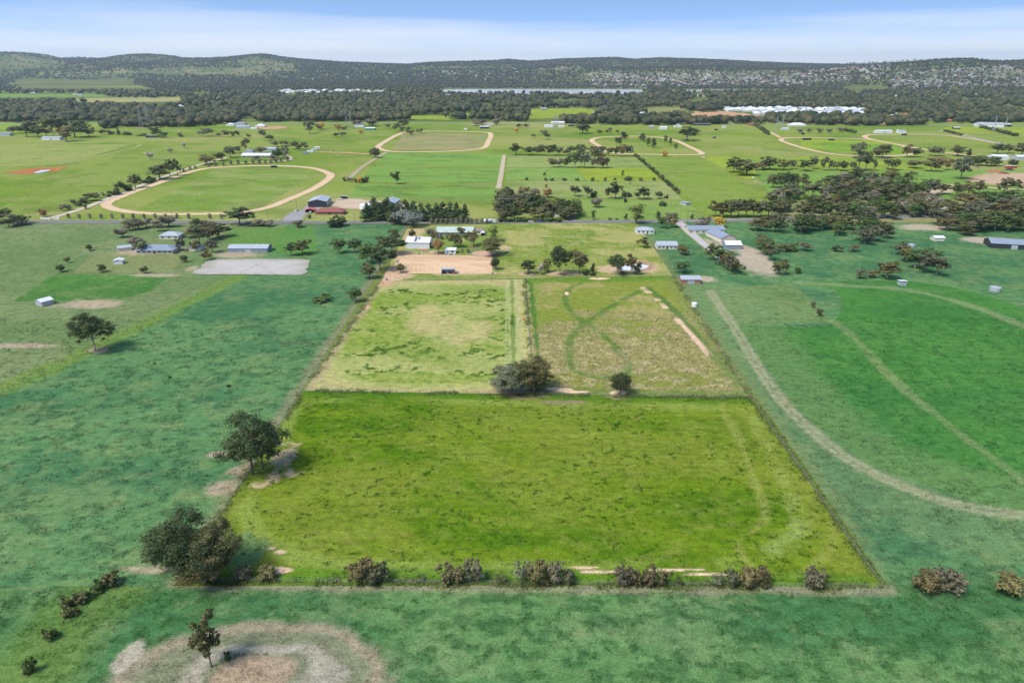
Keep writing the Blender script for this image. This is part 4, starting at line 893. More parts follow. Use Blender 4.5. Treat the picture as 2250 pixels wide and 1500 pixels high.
trees('bush', [(1287, 605, 13, 11), (1301, 605, 11, 11)], 'low dark bush at the foot of the tall gums', 'low bushes by the tall gums')
tree('column', 1302, 601, 24, 9, 'slim sapling rising from a low bush', var=2)
tree('big_gum', 1357, 604, 45, 38, 'broad dark gum beside the farm dam', var=5)
tree('gum', 1386, 603, 46, 22, 'slender brown-leaved gum in front of the dam water', var=1)
tree('column', 1401, 604, 30, 16, 'thin open gum beside the dam water', var=2)
tree('white_sapling', 1187, 603, 25, 12, 'dead white sapling between two paddock gums')
tree('bush', 1367, 602, 9, 10, 'small dark bush under the dam gums')
# ---- big trees on the western boundary
tree('huge_gum', 556, 1042, 132, 104, 'large dark gum on the western boundary fence', var=0)
tree('huge_gum', 578, 1030, 90, 60, 'smaller brown gum beside the boundary gum', var=2)
tree('huge_gum', 425, 1266, 128, 122, 'huge spreading gum at the south-west corner', var=0)
tree('huge_gum', 478, 1264, 104, 96, 'olive gum overhanging the corner fence', var=1)
tree('huge_gum', 452, 1282, 76, 96, 'low leafy gum below the huge corner gum', var=2)
tree('huge_gum', 378, 1244, 88, 90, 'dark gum behind the huge corner gum', var=0)
# ---- shrubs along the southern fence
for lab, row in {
  'round wattle shrub by the first sand patch': [('shrub', 536, 1270, 24, 34), ('shrub', 588, 1268, 22, 34)],
  'wide wattle shrub standing alone on the southern fence': [('shrub', 800, 1277, 40, 48), ('shrub', 834, 1278, 36, 48)],
  'wattle shrub in the dense clump of three': [('shrub', 982, 1279, 40, 36), ('shrub', 1010, 1280, 36, 34), ('shrub', 1041, 1279, 44, 38)],
  'wattle shrub in the mixed clump by the pink sand': [('shrub', 1186, 1282, 44, 40), ('shrub', 1218, 1283, 46, 34), ('shrub', 1249, 1284, 34, 30)],
  'wattle shrub in the row of four beside the wheel ruts': [('shrub', 1368, 1284, 38, 38), ('shrub', 1396, 1286, 32, 26), ('shrub', 1426, 1286, 36, 34), ('shrub', 1456, 1287, 32, 28)],
  'wattle shrub in the wide clump beyond the wheel ruts': [('shrub', 1608, 1288, 36, 36), ('shrub', 1640, 1289, 36, 34), ('shrub', 1668, 1288, 40, 32)],
  'single round wattle shrub near the south-east corner': [('shrub', 1785, 1289, 34, 46)],
  'wattle shrub on the eastern neighbour\'s fence line': [('shrub', 2034, 1300, 40, 46), ('shrub', 2062, 1296, 46, 44), ('shrub', 2092, 1300, 40, 42), ('shrub', 2215, 1302, 36, 48)],
}.items():
    for r_ in row: tree(*r_, lab, lab + ' group')
for u, v, h, w, lab in [(1150, 1280, 42, 44, 'open leafy shrub against the pink sand'), (1100, 1280, 20, 26, 'sparse grey shrub between two wattle clumps'), (1577, 1287, 24, 30, 'small green shrub beside the wheel ruts'), (1490, 1285, 18, 16, 'tiny open shrub in the wheel ruts'), (930, 1274, 9, 12, 'tiny dry shrub beside the southern fence')]:
    tree('thin_shrub', u, v, h, w, lab)
# ---- western neighbour
tree('big_gum', 210, 772, 86, 72, 'lone leaning gum on a bare patch in the western paddock', var=5)
trees('round', [(134, 598, 17, 16), (148, 578, 14, 12), (225, 598, 18, 18), (317, 601, 16, 16), (197, 551, 15, 14), (405, 576, 16, 15)], 'small round tree dotted round the western house lawn', 'round trees round the western lawn')
trees('gum', [(315, 557, 30, 24), (398, 552, 30, 24), (430, 552, 26, 20), (440, 538, 44, 36), (462, 528, 36, 36), (482, 522, 30, 36), (455, 572, 22, 22), (420, 522, 22, 26), (350, 508, 18, 20), (468, 555, 30, 26)], 'leafy tree round the western homestead', 'western homestead trees')
trees('bare', [(285, 506, 26, 30), (305, 504, 24, 28), (322, 500, 22, 26), (372, 499, 27, 34), (270, 522, 22, 28), (300, 540, 20, 26), (345, 500, 18, 22), (655, 500, 16, 20)], 'bare winter tree beside the western homestead', 'bare homestead trees')
trees('gum', [(640, 562, 30, 24), (665, 560, 34, 32), (745, 557, 32, 30), (780, 556, 32, 28), (812, 612, 34, 30), (836, 596, 62, 48), (806, 580, 44, 40), (862, 560, 46, 40), (780, 664, 30, 30), (868, 535, 34, 30), (845, 556, 40, 36)], 'dark gum along the western side fence', 'gums along the western side fence')
tree('bush', 705, 662, 13, 42, 'wide low dark bush in the western paddock')
trees('bush', [(240, 1285, 26, 36), (215, 1300, 22, 30), (180, 1320, 20, 30), (155, 1352, 20, 26), (112, 1404, 24, 22), (68, 1476, 26, 26), (150, 1330, 18, 26)], 'dark bush along the overgrown south-western ditch', 'bushes along the ditch')
tree('gum', 465, 1465, 100, 52, 'slender gum on the bank of the dry dam', var=0)
tree('bush', 500, 1448, 14, 16, 'small bush beside the slender gum at the dry dam')
trees('bush', [(373, 830, 5, 6), (503, 850, 7, 7), (340, 800, 5, 6)], 'tiny weed bush in the western paddock', 'weed bushes')
# ---- eastern neighbour
trees('gum', [(1560, 572, 40, 30), (1578, 582, 42, 30), (1595, 590, 38, 30), (1614, 602, 32, 34), (1605, 596, 34, 30)], 'leafy tree in the avenue along the eastern drive', 'eastern avenue trees')
trees('gum', [(1676, 548, 32, 30), (1690, 572, 40, 28), (1680, 560, 34, 34)], 'gum beside the pale eastern stable yard', 'gums beside the stable yard')
trees('round', [(1712, 604, 34, 33), (1752, 601, 15, 15), (1800, 694, 16, 15), (1785, 676, 14, 11)], 'dark round tree on the eastern cross fence', 'round trees on the eastern cross fence')
trees('gum', [(1720, 552, 16, 24), (1738, 551, 17, 22), (1768, 551, 20, 24), (1840, 553, 14, 18), (1876, 553, 16, 20)], 'small paddock tree behind the eastern stables', 'paddock trees behind the stables')
trees('gum', [(1888, 612, 22, 26), (1915, 610, 18, 20), (1948, 612, 40, 42)], 'spreading gum on the edge of the eastern crop', 'spreading gums by the eastern crop')
trees('gum', [(1990, 575, 34, 32), (2010, 590, 40, 34), (2032, 600, 46, 40), (2056, 606, 46, 40), (2040, 585, 40, 34), (1975, 560, 30, 30)], 'dark gum in the diagonal eastern windbreak', 'eastern diagonal windbreak')
tree('autumn', 1580, 499, 24, 26, 'round yellow autumn tree beside the bitumen road')
trees('bare', [(1545, 500, 24, 26), (1535, 504, 20, 22)], 'bare tree beside the yellow roadside tree', 'bare trees by the yellow tree')
tree('lime', 1398, 492, 45, 32, 'tall bushy willow at the north-east corner of the property')
trees('column', [(1446, 484, 20, 11), (1484, 482, 15, 9), (1520, 482, 12, 7), (1375, 483, 14, 7), (1303, 483, 22, 10)], 'narrow young tree on the roadside paddock fence', 'narrow roadside trees')
trees('gum', [(1470, 490, 22, 22), (1452, 502, 26, 18), (1415, 545, 24, 26), (1500, 560, 22, 24), (1495, 600, 26, 30), (1478, 500, 22, 20)], 'garden tree round the eastern cottages', 'eastern cottage trees')
scatter([(1650, 498), (1900, 490), (1960, 520), (1940, 545), (1850, 530), (1780, 515), (1660, 512)], 26, ['gum'], 34, 36, 'gum in the roadside belt south of the road', 'southern roadside gums', 61, 4)
scatter([(2000, 492), (2330, 484), (2330, 512), (2060, 520)], 18, ['gum'], 36, 40, 'gum in the roadside belt near the long blue shed', 'gums by the long shed', 62, 5)
trees('gum', [(10, 486, 28, 28), (30, 494, 26, 36), (50, 494, 22, 34), (-10, 492, 26, 30), (20, 500, 22, 30)], 'dark roadside tree opposite the white entrance walls', 'roadside trees by the entrance')
# ---- road frontage, north side
tree('gum', 527, 494, 40, 50, 'wide spreading gum on the roadside verge by the oval track', var=6)
tree('round', 433, 499, 20, 23, 'round green roadside tree', var=1)
trees('bush', [(742, 497, 24, 28), (735, 500, 18, 22), (650, 492, 8, 14), (680, 480, 8, 9)], 'dark bush on the verge before the brick house', 'verge bushes by the brick house')
trees('bare', [(575, 497, 14, 22), (560, 497, 14, 20), (590, 498, 14, 20), (450, 498, 14, 22), (468, 499, 13, 20)], 'bare shrubby tree on the western verge', 'bare verge trees')
PINES = [(806, 487, 42), (820, 484, 46), (834, 486, 44), (847, 482, 45), (860, 487, 42), (874, 485, 38), (893, 484, 46), (910, 486, 46), (928, 487, 42), (944, 486, 40), (958, 487, 42), (973, 487, 44), (988, 486, 43), (1004, 487, 42), (1020, 487, 40), (852, 478, 46), (826, 476, 44)]
trees('pine', [(u, v, h, 25) for u, v, h in PINES], 'dark green pine in the windbreak row along the road', 'roadside pine windbreak')
trees('blue', [(884, 494, 34, 40), (908, 499, 34, 40)], 'bluish silver-leaved gum in front of the pines', 'silver-leaved gums')
tree('round', 868, 492, 26, 34, 'bushy olive tree before the pines', var=2)
trees('sapling', [(u, 491 + (k % 2) * .6, 12, 8) for k, u in enumerate(range(948, 1072, 11))], 'bare sapling in the verge row before the pines', 'bare saplings before the pines')
trees('sapling', [(u, 481 + (k % 2) * .6, 13, 8) for k, u in enumerate([152, 175, 198, 223, 247, 271, 293, 318, 342, 366, 390, 415, 462, 487])], 'bare sapling between the road fence and the oval track', 'bare saplings by the oval track')
trees('sapling', [(460, 368, 11, 7), (474, 366, 11, 7), (491, 365, 11, 7), (508, 363, 12, 8), (524, 362, 12, 8), (541, 361, 10, 9), (556, 360, 11, 9), (570, 360, 12, 9), (583, 360, 10, 8), (595, 359, 10, 8), (607, 358, 10, 8), (618, 357, 12, 9), (632, 355, 14, 9), (404, 379, 10, 7), (418, 375, 10, 7), (430, 372, 9, 6)], 'bare sapling lining the homestead drive', 'bare saplings along the homestead drive')
trees('white_sapling', [(330, 351, 17, 12), (374, 337, 12, 9), (404, 326, 13, 8)], 'white bare tree standing alone in the big paddock', 'white bare paddock trees')
trees('gum', [(455, 362, 22, 33), (482, 354, 19, 21), (507, 347, 26, 26), (522, 337, 16, 18), (540, 330, 26, 19), (374, 387, 38, 20), (391, 386, 38, 20), (352, 395, 34, 40), (298, 414, 32, 25), (265, 422, 24, 17), (202, 442, 18, 24)], 'gum in the row along the pale driveway', 'driveway gums')
trees('bush', [(283, 419, 15, 20), (253, 428, 15, 23), (240, 433, 8, 11), (183, 447, 14, 18), (173, 453, 10, 15), (323, 403, 12, 18), (333, 400, 14, 16)], 'low bush between the driveway gums', 'driveway bushes')
trees('bare', [(150, 462, 13, 14), (136, 464, 15, 13), (163, 452, 14, 10), (216, 436, 14, 10), (229, 434, 12, 8), (188, 460, 12, 8)], 'bare tree along the lower driveway', 'bare driveway trees')
tree('bronze', 96, 477, 19, 15, 'bronze-leaved tree at the white entrance walls', var=1)
trees('round', [(611, 348, 21, 23), (627, 337, 16, 14)], 'dark garden tree at the white homestead', 'white homestead garden trees')
trees('bare', [(575, 336, 14, 22), (563, 352, 10, 16), (600, 352, 12, 14), (628, 350, 26, 12)], 'bare tree around the white homestead', 'white homestead bare trees')
trees('gum', [(604, 323, 13, 17), (624, 321, 12, 20), (648, 328, 18, 17), (660, 331, 15, 15), (670, 329, 17, 14), (592, 309, 13, 16), (578, 304, 19, 15), (547, 304, 10, 10)], 'gum behind the white homestead', 'gums behind the white homestead')
trees('small_gum', [(27, 294, 16, 16), (40, 293, 16, 18), (60, 301, 30, 25), (85, 302, 27, 24), (70, 292, 26, 26), (147, 311, 35, 33), (166, 302, 36, 38), (195, 302, 26, 26), (115, 290, 32, 34), (135, 288, 28, 34), (180, 290, 26, 32), (102, 300, 24, 24)], 'gum in the grove around the long white shed', 'gums by the long white shed')
trees('small_gum', [(227, 296, 11, 13), (345, 302, 23, 21), (361, 303, 13, 16), (440, 298, 10, 13), (455, 300, 18, 25), (498, 301, 15, 15), (519, 300, 13, 11), (481, 301, 9, 12)], 'scattered gum on the fence behind the big paddock', 'fence gums behind the big paddock')
trees('bush', [(243, 296, 10, 14), (277, 297, 8, 11), (284, 297, 7, 10), (313, 299, 6, 16), (397, 301, 10, 9), (511, 299, 11, 8)], 'low bush on the fence behind the big paddock', 'fence bushes behind the big paddock')
tree('pine', 261, 297, 15, 9, 'small conifer among the fence bushes')
# ---- around the square training track and the sown strips
tree('round', 824, 347, 23, 21, 'dark round tree beside the lane above the sown strips', var=0)
tree('gum', 871, 405, 28, 20, 'lone gum on the bright green sown strip', var=4)
tree('gum', 1134, 341, 26, 21, 'dark gum on the corner of the horse paddocks', var=6)
trees('bush', [(757, 398, 10, 7), (782, 401, 10, 7), (798, 402, 13, 11), (806, 400, 13, 9)], 'dark garden shrub on the sown strip edge', 'shrubs on the sown strip edge')
trees('bare', [(767, 399, 10, 9), (774, 399, 8, 8)], 'bare shrub on the sown strip edge', 'bare shrubs on the sown strip edge')
tree('autumn', 790, 403, 14, 11, 'yellowish bush among the sown strip shrubs')
trees('small_gum', [(681, 294, 29, 20), (701, 287, 15, 15), (852, 283, 11, 12), (872, 289, 19, 17), (888, 282, 20, 17), (883, 292, 15, 11), (739, 302, 10, 11), (754, 302, 12, 14), (897, 297, 19, 9), (903, 297, 11, 14), (918, 294, 10, 7), (926, 294, 12, 8)], 'dark tree above the square training track', 'trees above the square track')
tree('autumn', 706, 284, 16, 15, 'orange autumn tree by the dark gum above the paddocks')
tree('autumn', 793, 294, 9, 11, 'small orange tree before the green shed')
trees('bronze', [(742, 285, 12, 14), (756, 285, 8, 14)], 'reddish garden tree beside the two-storey house', 'reddish garden trees')
trees('bare', [(785, 279, 15, 21), (820, 277, 17, 25), (812, 276, 14, 18), (1046, 277, 14, 22), (1060, 275, 14, 18), (1090, 275, 14, 16)], 'bare tree near the far farmhouses', 'bare trees by the far farmhouses')
# ---- shady garden by the road
scatter([(1090, 440), (1120, 436), (1180, 452), (1240, 462), (1268, 470), (1262, 483), (1090, 487)], 40, ['gum', 'round', 'gum', 'gum'], 27, 27, 'leafy tree crowded into the shady roadside garden', 'shady garden trees', 63, 2.6)
trees('gum', [(1245, 484, 28, 26), (1262, 478, 40, 22), (1108, 462, 34, 34), (1098, 476, 30, 28)], 'big dark tree over the shady garden drive', 'big garden trees')
trees('bare', [(1102, 440, 18, 26), (1120, 434, 14, 20), (1175, 434, 22, 20), (1165, 452, 18, 26), (1188, 450, 20, 26)], 'bare tree behind the shady garden', 'bare trees behind the garden')
trees('bush', [(u, 488 - (k % 2), 9, 14) for k, u in enumerate(range(1100, 1232, 9))], 'clipped bush in the shady garden hedge', 'garden hedge bushes')
# ---- horse paddocks
trees('gum', [(1163, 341, 19, 23), (1180, 341, 19, 17), (1191, 342, 25, 19), (1207, 342, 21, 11), (1217, 342, 25, 19), (1231, 342, 19, 11), (1245, 341, 13, 15), (1256, 338, 17, 15), (1274, 342, 25, 22), (1303, 342, 21, 23), (1320, 340, 19, 17), (1342, 343, 19, 15), (1356, 344, 23, 11), (1367, 344, 27, 19), (1381, 344, 25, 18)], 'gum in the long grove above the pale paddocks', 'upper paddock grove gums')
trees('gum', [(1215, 368, 21, 19), (1240, 369, 21, 9), (1249, 369, 27, 11), (1264, 369, 35, 21), (1284, 370, 37, 27), (1305, 369, 21, 15), (1320, 370, 31, 21), (1332, 369, 23, 13), (1275, 352, 30, 22), (1310, 352, 24, 20)], 'gum in the tall grove inside the horse paddocks', 'inner paddock grove gums')
trees('bare', [(1230, 367, 20, 15), (1326, 369, 20, 10)], 'bare tree in the horse paddock grove', 'bare grove trees')
trees('column', [(1355, 314, 13, 11), (1362, 318, 17, 9), (1410, 308, 15, 11), (1414, 312, 19, 9), (1424, 321, 19, 10), (1436, 326, 23, 10), (1462, 313, 16, 9), (1473, 319, 17, 7), (1485, 327, 12, 8), (1371, 306, 17, 14)], 'narrow dark gum on the sandy training track', 'narrow gums on the track')
tree('autumn', 1459, 344, 12, 15, 'orange autumn tree beside the end of the training track')
tree('gum', 1509, 309, 31, 35, 'broad spreading oak-like tree above the training track', var=6, name='oak_tree')
trees('small_gum', [(1198, 307, 21, 17), (1280, 294, 22, 26), (1530, 296, 13, 17), (1172, 302, 7, 9), (1156, 282, 10, 11), (1142, 281, 9, 11), (1318, 295, 10, 12), (1334, 294, 9, 7), (1340, 294, 14, 8), (1356, 294, 9, 5)], 'scattered tree in the far horse paddocks', 'far horse paddock trees')
tree('autumn', 1135, 292, 12, 9, 'small yellow tree in the far horse paddock')
trees('bush', [(1396 + 95 * t, 343 + 83 * t, 6 + 1.5 * (k % 3) + 2 * t, 6.5 + 2 * t) for k, t in enumerate([i / 27 for i in range(28)])], 'small shrub in the planted diagonal row', 'planted diagonal shrub row')
trees('bush', [(1157, 396, 7, 6), (1199, 397, 7, 6), (1213, 397, 6, 9), (1240, 397, 6, 9), (1268, 397, 6, 9), (1302, 398, 9, 8), (1330, 398, 9, 6), (1351, 396, 6, 6), (1380, 397, 10, 14), (1408, 397, 7, 9), (1437, 397, 7, 8), (1196, 386, 9, 5), (1368, 386, 13, 5)], 'round bush along the horse paddock fence', 'horse paddock fence bushes')
trees('bronze', [(1150, 434, 24, 25), (1204, 434, 21, 19), (1200, 413, 9, 6)], 'bronze-leaved tree in the pale horse paddock', 'bronze paddock trees')
trees('gum', [(1263, 432, 25, 25), (1290, 435, 28, 23), (1336, 436, 25, 13), (1352, 437, 38, 25), (1415, 438, 28, 25), (1447, 437, 17, 15), (1400, 437, 15, 13)], 'paddock gum in the pale horse paddock', 'pale paddock gums')
trees('bush', [(1305, 434, 15, 13), (1371, 433, 14, 9), (1382, 433, 11, 11), (1464, 436, 8, 9), (1374, 445, 10, 7), (1456, 453, 11, 13), (1340, 483, 5, 7), (1355, 483, 4, 6)], 'small bush in the pale horse paddock', 'pale paddock bushes')
tree('bare', 1310, 456, 21, 23, 'bare round tree in the roadside horse paddock')
# ---- eastern gums
trees('gum', [(1612, 380, 35, 31), (1640, 386, 34, 43)], 'spreading oak-like tree beside the yellow-green strip', 'spreading trees by the strip', name='oak_tree')
trees('gum', [(1690, 373, 29, 30), (1672, 374, 20, 24), (1722, 374, 23, 24), (1740, 372, 21, 17), (1765, 376, 25, 27), (1786, 372, 29, 19), (1810, 375, 31, 16), (1826, 375, 23, 12), (1850, 376, 23, 20), (1871, 374, 19, 15), (1886, 376, 55, 33), (1902, 374, 41, 17), (1921, 376, 26, 9), (1950, 372, 25, 26), (1965, 374, 25, 21), (2008, 370, 18, 29), (1836, 372, 12, 9)], 'gum in the broken row under the oval tracks', 'gum row under the oval tracks')
trees('gum', [(1874, 340, 23, 13), (1890, 337, 25, 25), (1938, 347, 31, 35), (1992, 346, 29, 21), (2016, 346, 21, 19), (2050, 343, 21, 23), (2065, 343, 19, 15), (2103, 343, 24, 29)], 'broad tree on the edge of the oval tracks', 'trees on the oval track edge')
tree('bare', 1925, 346, 24, 17, 'brown half-bare tree beside the oval track')
tree('pine', 2129, 342, 15, 9, 'little cone-shaped conifer near the white yard sheds')
trees('gum', [(2045, 377, 31, 29), (2060, 378, 30, 17), (2080, 374, 26, 18), (2110, 394, 50, 42), (2190, 338, 23, 27), (2215, 337, 20, 18), (2245, 342, 27, 28)], 'dark gum near the landscape yard', 'gums near the landscape yard')
trees('round', [(2130, 362, 20, 26), (2148, 364, 22, 28), (2166, 365, 23, 30), (2184, 365, 22, 28), (2225, 366, 16, 18)], 'dense dark tree in the landscape yard hedge', 'landscape yard hedge trees')
trees('round', [(1697, 413, 33, 25), (1716, 413, 35, 21), (1731, 413, 36, 19), (1745, 411, 31, 19), (1678, 372, 20, 22)], 'dark green evergreen beside the scrap heap', 'evergreens by the scrap heap')
trees('gum', [(1975, 432, 46, 32), (2040, 430, 37, 45), (2205, 426, 37, 35), (2150, 427, 31, 22), (2125, 432, 35, 22), (2100, 432, 32, 28), (2070, 427, 24, 20), (1955, 402, 30, 34), (1995, 404, 28, 30), (2235, 420, 26, 22)], 'tall gum along the green irrigated paddock', 'gums by the irrigated paddock')
trees('gum', [(1572 + 16.5 * k, 477 + (k % 3), 37 + (k * 7) % 6, 28 + (k * 5) % 9) for k in range(9)], 'gum in the even roadside row', 'even roadside gum row')
scatter([(1730, 425), (1800, 405), (1900, 396), (1960, 420), (2030, 440), (2060, 478), (1960, 488), (1840, 484), (1700, 482), (1690, 450)], 88, ['gum', 'gum', 'gum', 'gum', 'gum', 'gum', 'bare'], 33, 32, 'gum in the thick roadside woodland belt', 'thick roadside woodland', 64, 3.0)
scatter([(2060, 470), (2130, 452), (2300, 446), (2330, 478), (2080, 488)], 26, ['gum'], 34, 38, 'gum in the eastern end of the roadside woodland', 'eastern roadside woodland', 65, 4)
trees('bare', [(1756, 292, 10, 13), (1778, 292, 10, 12), (1800, 292, 11, 13), (1822, 292, 10, 12), (1846, 291, 11, 13)], 'round bare tree in the spaced row by the hedge', 'spaced bare trees by the hedge')
trees('bush', [(1652 + 3.6 * k, 272 + 2.5 * k, 9, 8) for k in range(11)], 'dark shrub in the descending hedge', 'descending hedge shrubs')
trees('bush', [(1853 + 4.2 * k, 288 + .9 * k, 8, 6) for k in range(7)] + [(2076 + 7 * k, 290 + 1.6 * k, 6, 7) for k in range(6)] + [(2158 + 9 * k, 282 + 2.2 * k, 8, 12) for k in range(9)], 'dark clipped hedge shrub beside the far oval track', 'clipped far hedge shrubs')

WAIT.sort(key=lambda t: -t[0])
for t in WAIT[:298]: grow(*t[1:])
def join_trees(rows, name, label):
    VV, FF, CC, NN, MI = [], [], [], [], []; b = 0
    for px, kind, i, x, y, h, w, *_r in rows:
        cm, tm, top, wid = LIB['small_gum'][i % len(LIB['small_gum'])]; nv = len(cm.vertices)
        a = np.empty(nv * 3, np.float32); cm.vertices.foreach_get('co', a); a = a.reshape(-1, 3) * np.array([w / wid, w / wid, h / top]); rz = _r[-1]
        ca, sa = math.cos(rz), math.sin(rz); V = np.stack([a[:, 0] * ca - a[:, 1] * sa + x, a[:, 0] * sa + a[:, 1] * ca + y, a[:, 2]], -1)
        col = np.empty(nv * 4, np.float32); cm.color_attributes['Col'].data.foreach_get('color', col); f = np.empty(len(cm.loops), np.int32); cm.loops.foreach_get('vertex_index', f)
        VV.append(V); CC.append(col.reshape(-1, 4)[:, :3]); FF.append(f.reshape(-1, 4) + b); b += nv
    V = np.concatenate(VV); Fq = np.concatenate(FF)
    tag(link(name, mesh_np(name, V, Fq, (leafm,), np.concatenate(CC))), label, 'woodland', kind='stuff')
if len(WAIT) > 298: join_trees(WAIT[298:], 'gum_thicket', 'smaller gums massed among the farm trees')
# ------------------------------------------------------------------ buildings
def roof_mb(w, d, hw, hr, kind, ov=0.4, th=0.14, axis='x'):
    """roof over x in [-w/2,w/2], y in [0,d]"""
    mb = MB(); x0, x1, y0, y1 = -w / 2 - ov, w / 2 + ov, -ov, d + ov; s = hr / (d / 2) if axis == 'x' else hr / (w / 2)
    if kind == 'gable' and axis == 'x':
        ze = hw - ov * s; zm = hw + hr; ym = d / 2
        for (ya, za, yb, zb) in ((y0, ze, ym, zm), (y1, ze, ym, zm)):
            v = [(x0, ya, za), (x1, ya, za), (x1, yb, zb), (x0, yb, zb)]; v += [(x, y, z + th) for x, y, z in v]
            mb.add(v, [(0, 3, 2, 1), (4, 5, 6, 7), (0, 1, 5, 4), (1, 2, 6, 5), (2, 3, 7, 6), (3, 0, 4, 7)])
    elif kind == 'gable':
        ze = hw - ov * s; zm = hw + hr
        for (xa, xb) in ((x0, 0), (x1, 0)):
            v = [(xa, y0, ze), (xa, y1, ze), (xb, y1, zm), (xb, y0, zm)]; v += [(x, y, z + th) for x, y, z in v]
            mb.add(v, [(0, 3, 2, 1), (4, 5, 6, 7), (0, 1, 5, 4), (1, 2, 6, 5), (2, 3, 7, 6), (3, 0, 4, 7)])
    elif kind == 'hip':
        k = min(w, d) / 2; zr = hw + hr; ze = hw - 0.05
        if w >= d: a, b = (-w / 2 + k, d / 2, zr), (w / 2 - k, d / 2, zr)
        else: a, b = (0, k, zr), (0, d - k, zr)
        v = [(x0, y0, ze), (x1, y0, ze), (x1, y1, ze), (x0, y1, ze), a, b, (x0, y0, ze - th), (x1, y0, ze - th), (x1, y1, ze - th), (x0, y1, ze - th)]
        f = [(0, 1, 5, 4), (2, 3, 4, 5), (1, 2, 5), (3, 0, 4)] if w >= d else [(0, 1, 4), (1, 2, 5, 4), (2, 3, 5), (3, 0, 4, 5)]
        mb.add(v, f + [(9, 8, 7, 6), (0, 6, 7, 1), (1, 7, 8, 2), (2, 8, 9, 3), (3, 9, 6, 0)])
    elif kind == 'skillion':
        v = [(x0, y0, hw + hr), (x1, y0, hw + hr), (x1, y1, hw), (x0, y1, hw)]; v += [(x, y, z + th) for x, y, z in v]
        mb.add(v, [(0, 3, 2, 1), (4, 5, 6, 7), (0, 1, 5, 4), (1, 2, 6, 5), (2, 3, 7, 6), (3, 0, 4, 7)])
    return mb
def wall_mb(w, d, hw, hr, kind, axis='x', open_front=False, t=0.15):
    mb = MB()
    if open_front:
        mb.box(-w / 2, w / 2, d - t, d, 0, hw); mb.box(-w / 2, -w / 2 + t, 0, d - t, 0, hw); mb.box(w / 2 - t, w / 2, 0, d - t, 0, hw)
    elif kind == 'gable' and axis == 'y': mb.prism([(-w / 2, 0), (w / 2, 0), (w / 2, hw), (0, hw + hr - 0.02), (-w / 2, hw)], 0, d)
    elif kind == 'gable':
        v = [(x, y, z) for x in (-w / 2, w / 2) for y, z in ((0, 0), (d, 0), (d, hw), (d / 2, hw + hr - 0.02), (0, hw))]
        mb.add(v, [(4, 3, 2, 1, 0), (5, 6, 7, 8, 9), (0, 1, 6, 5), (1, 2, 7, 6), (2, 3, 8, 7), (3, 4, 9, 8), (4, 0, 5, 9)])
    else: mb.box(-w / 2, w / 2, 0, d, 0, hw)
    return mb
def building(name, label, cat, u, v, wpx, d, hw, hr, wm, rm, kind='gable', axis='x', rot=0.0, wins=0, door=0, openf=False, side=0, posts=0, extra=None, group=None, wm_=None, ov=0.4):
    """u, v: foot of the middle of the front wall; wpx: front width in survey pixels; d, hw, hr in metres"""
    x, y = G(u, v); m, ca = mpp(x, y); w = wm_ or wpx * m
    o = empty(name, (x, y, 0), rot, label, cat, group)
    wall_mb(w, d, hw, hr, kind, axis, openf).build('wall', wm, o)
    rf = roof_mb(w, d, hw + 0.02, hr, kind, ov, axis=axis).build('roof', rm, o)
    n = wins
    if n:
        xs = [(-w / 2 + w * (k + 0.5) / (n + (1 if door else 0))) for k in range(n + (1 if door else 0))]; dk = len(xs) // 2 if door else -1
        ww = min(1.9, w / (len(xs) + 1) * 0.62)
        for k, xx in enumerate(xs):
            if k == dk: MB().box(xx - 0.5, xx + 0.5, -0.05, 0.04, 0, 2.1).build('door', dark, o)
            else:
                wo = MB().box(xx - ww / 2, xx + ww / 2, -0.06, 0.03, 0.9, 2.15).build('window', white_paint, o)
                MB().box(xx - ww / 2 + 0.1, xx + ww / 2 - 0.1, -0.085, -0.062, 1.0, 2.05).build('pane', glass, wo)
    elif door:
        k = min(w * 0.4, 4.0); MB().box(-k / 2, k / 2, -0.05, 0.04, 0, min(hw * 0.85, 3.2)).build('roller_door', wm if door == 2 else zinc, o)
    for k in range(side):
        yy = d * (k + 0.5) / side; q = d / side * 0.34
        MB().box(w / 2 - 0.02, w / 2 + 0.05, yy - q, yy + q, 0, hw * 0.82).build('roller_door', zinc, o)
    if openf:
        for xx in np.linspace(-w / 2 + 0.1, w / 2 - 0.1, max(posts, 2)): MB().tube((xx, 0.12, 0), (xx, 0.12, hw - 0.02), 0.08).build('post', steel, o)
        MB().box(-w / 2 + 0.2, w / 2 - 0.2, 0.3, d - 0.2, 0.0, 0.08).build('floor_slab', concrete, o)
    if extra: extra(o, w, d, hw, hr)
    return o
def tank(u, v, wpx, h, label, mat=white_paint, cone=0.5):
    x, y = G(u, v); m, _ = mpp(x, y); r = wpx * m / 2; o = empty('water_tank', (x, y + r, 0), 0, label, 'water tank')
    MB().tube((0, 0, 0), (0, 0, h), r, r, 24).build('tank_wall', mat, o); MB().tube((0, 0, h), (0, 0, h + cone), r * 1.02, r * 0.1, 24).build('tank_roof', mat, o)
    for k in range(1, 4): MB().tube((0, 0, h * k / 4 - .04), (0, 0, h * k / 4 + .04), r * 1.012, r * 1.012, 24).build('band', steel, o)
    return o

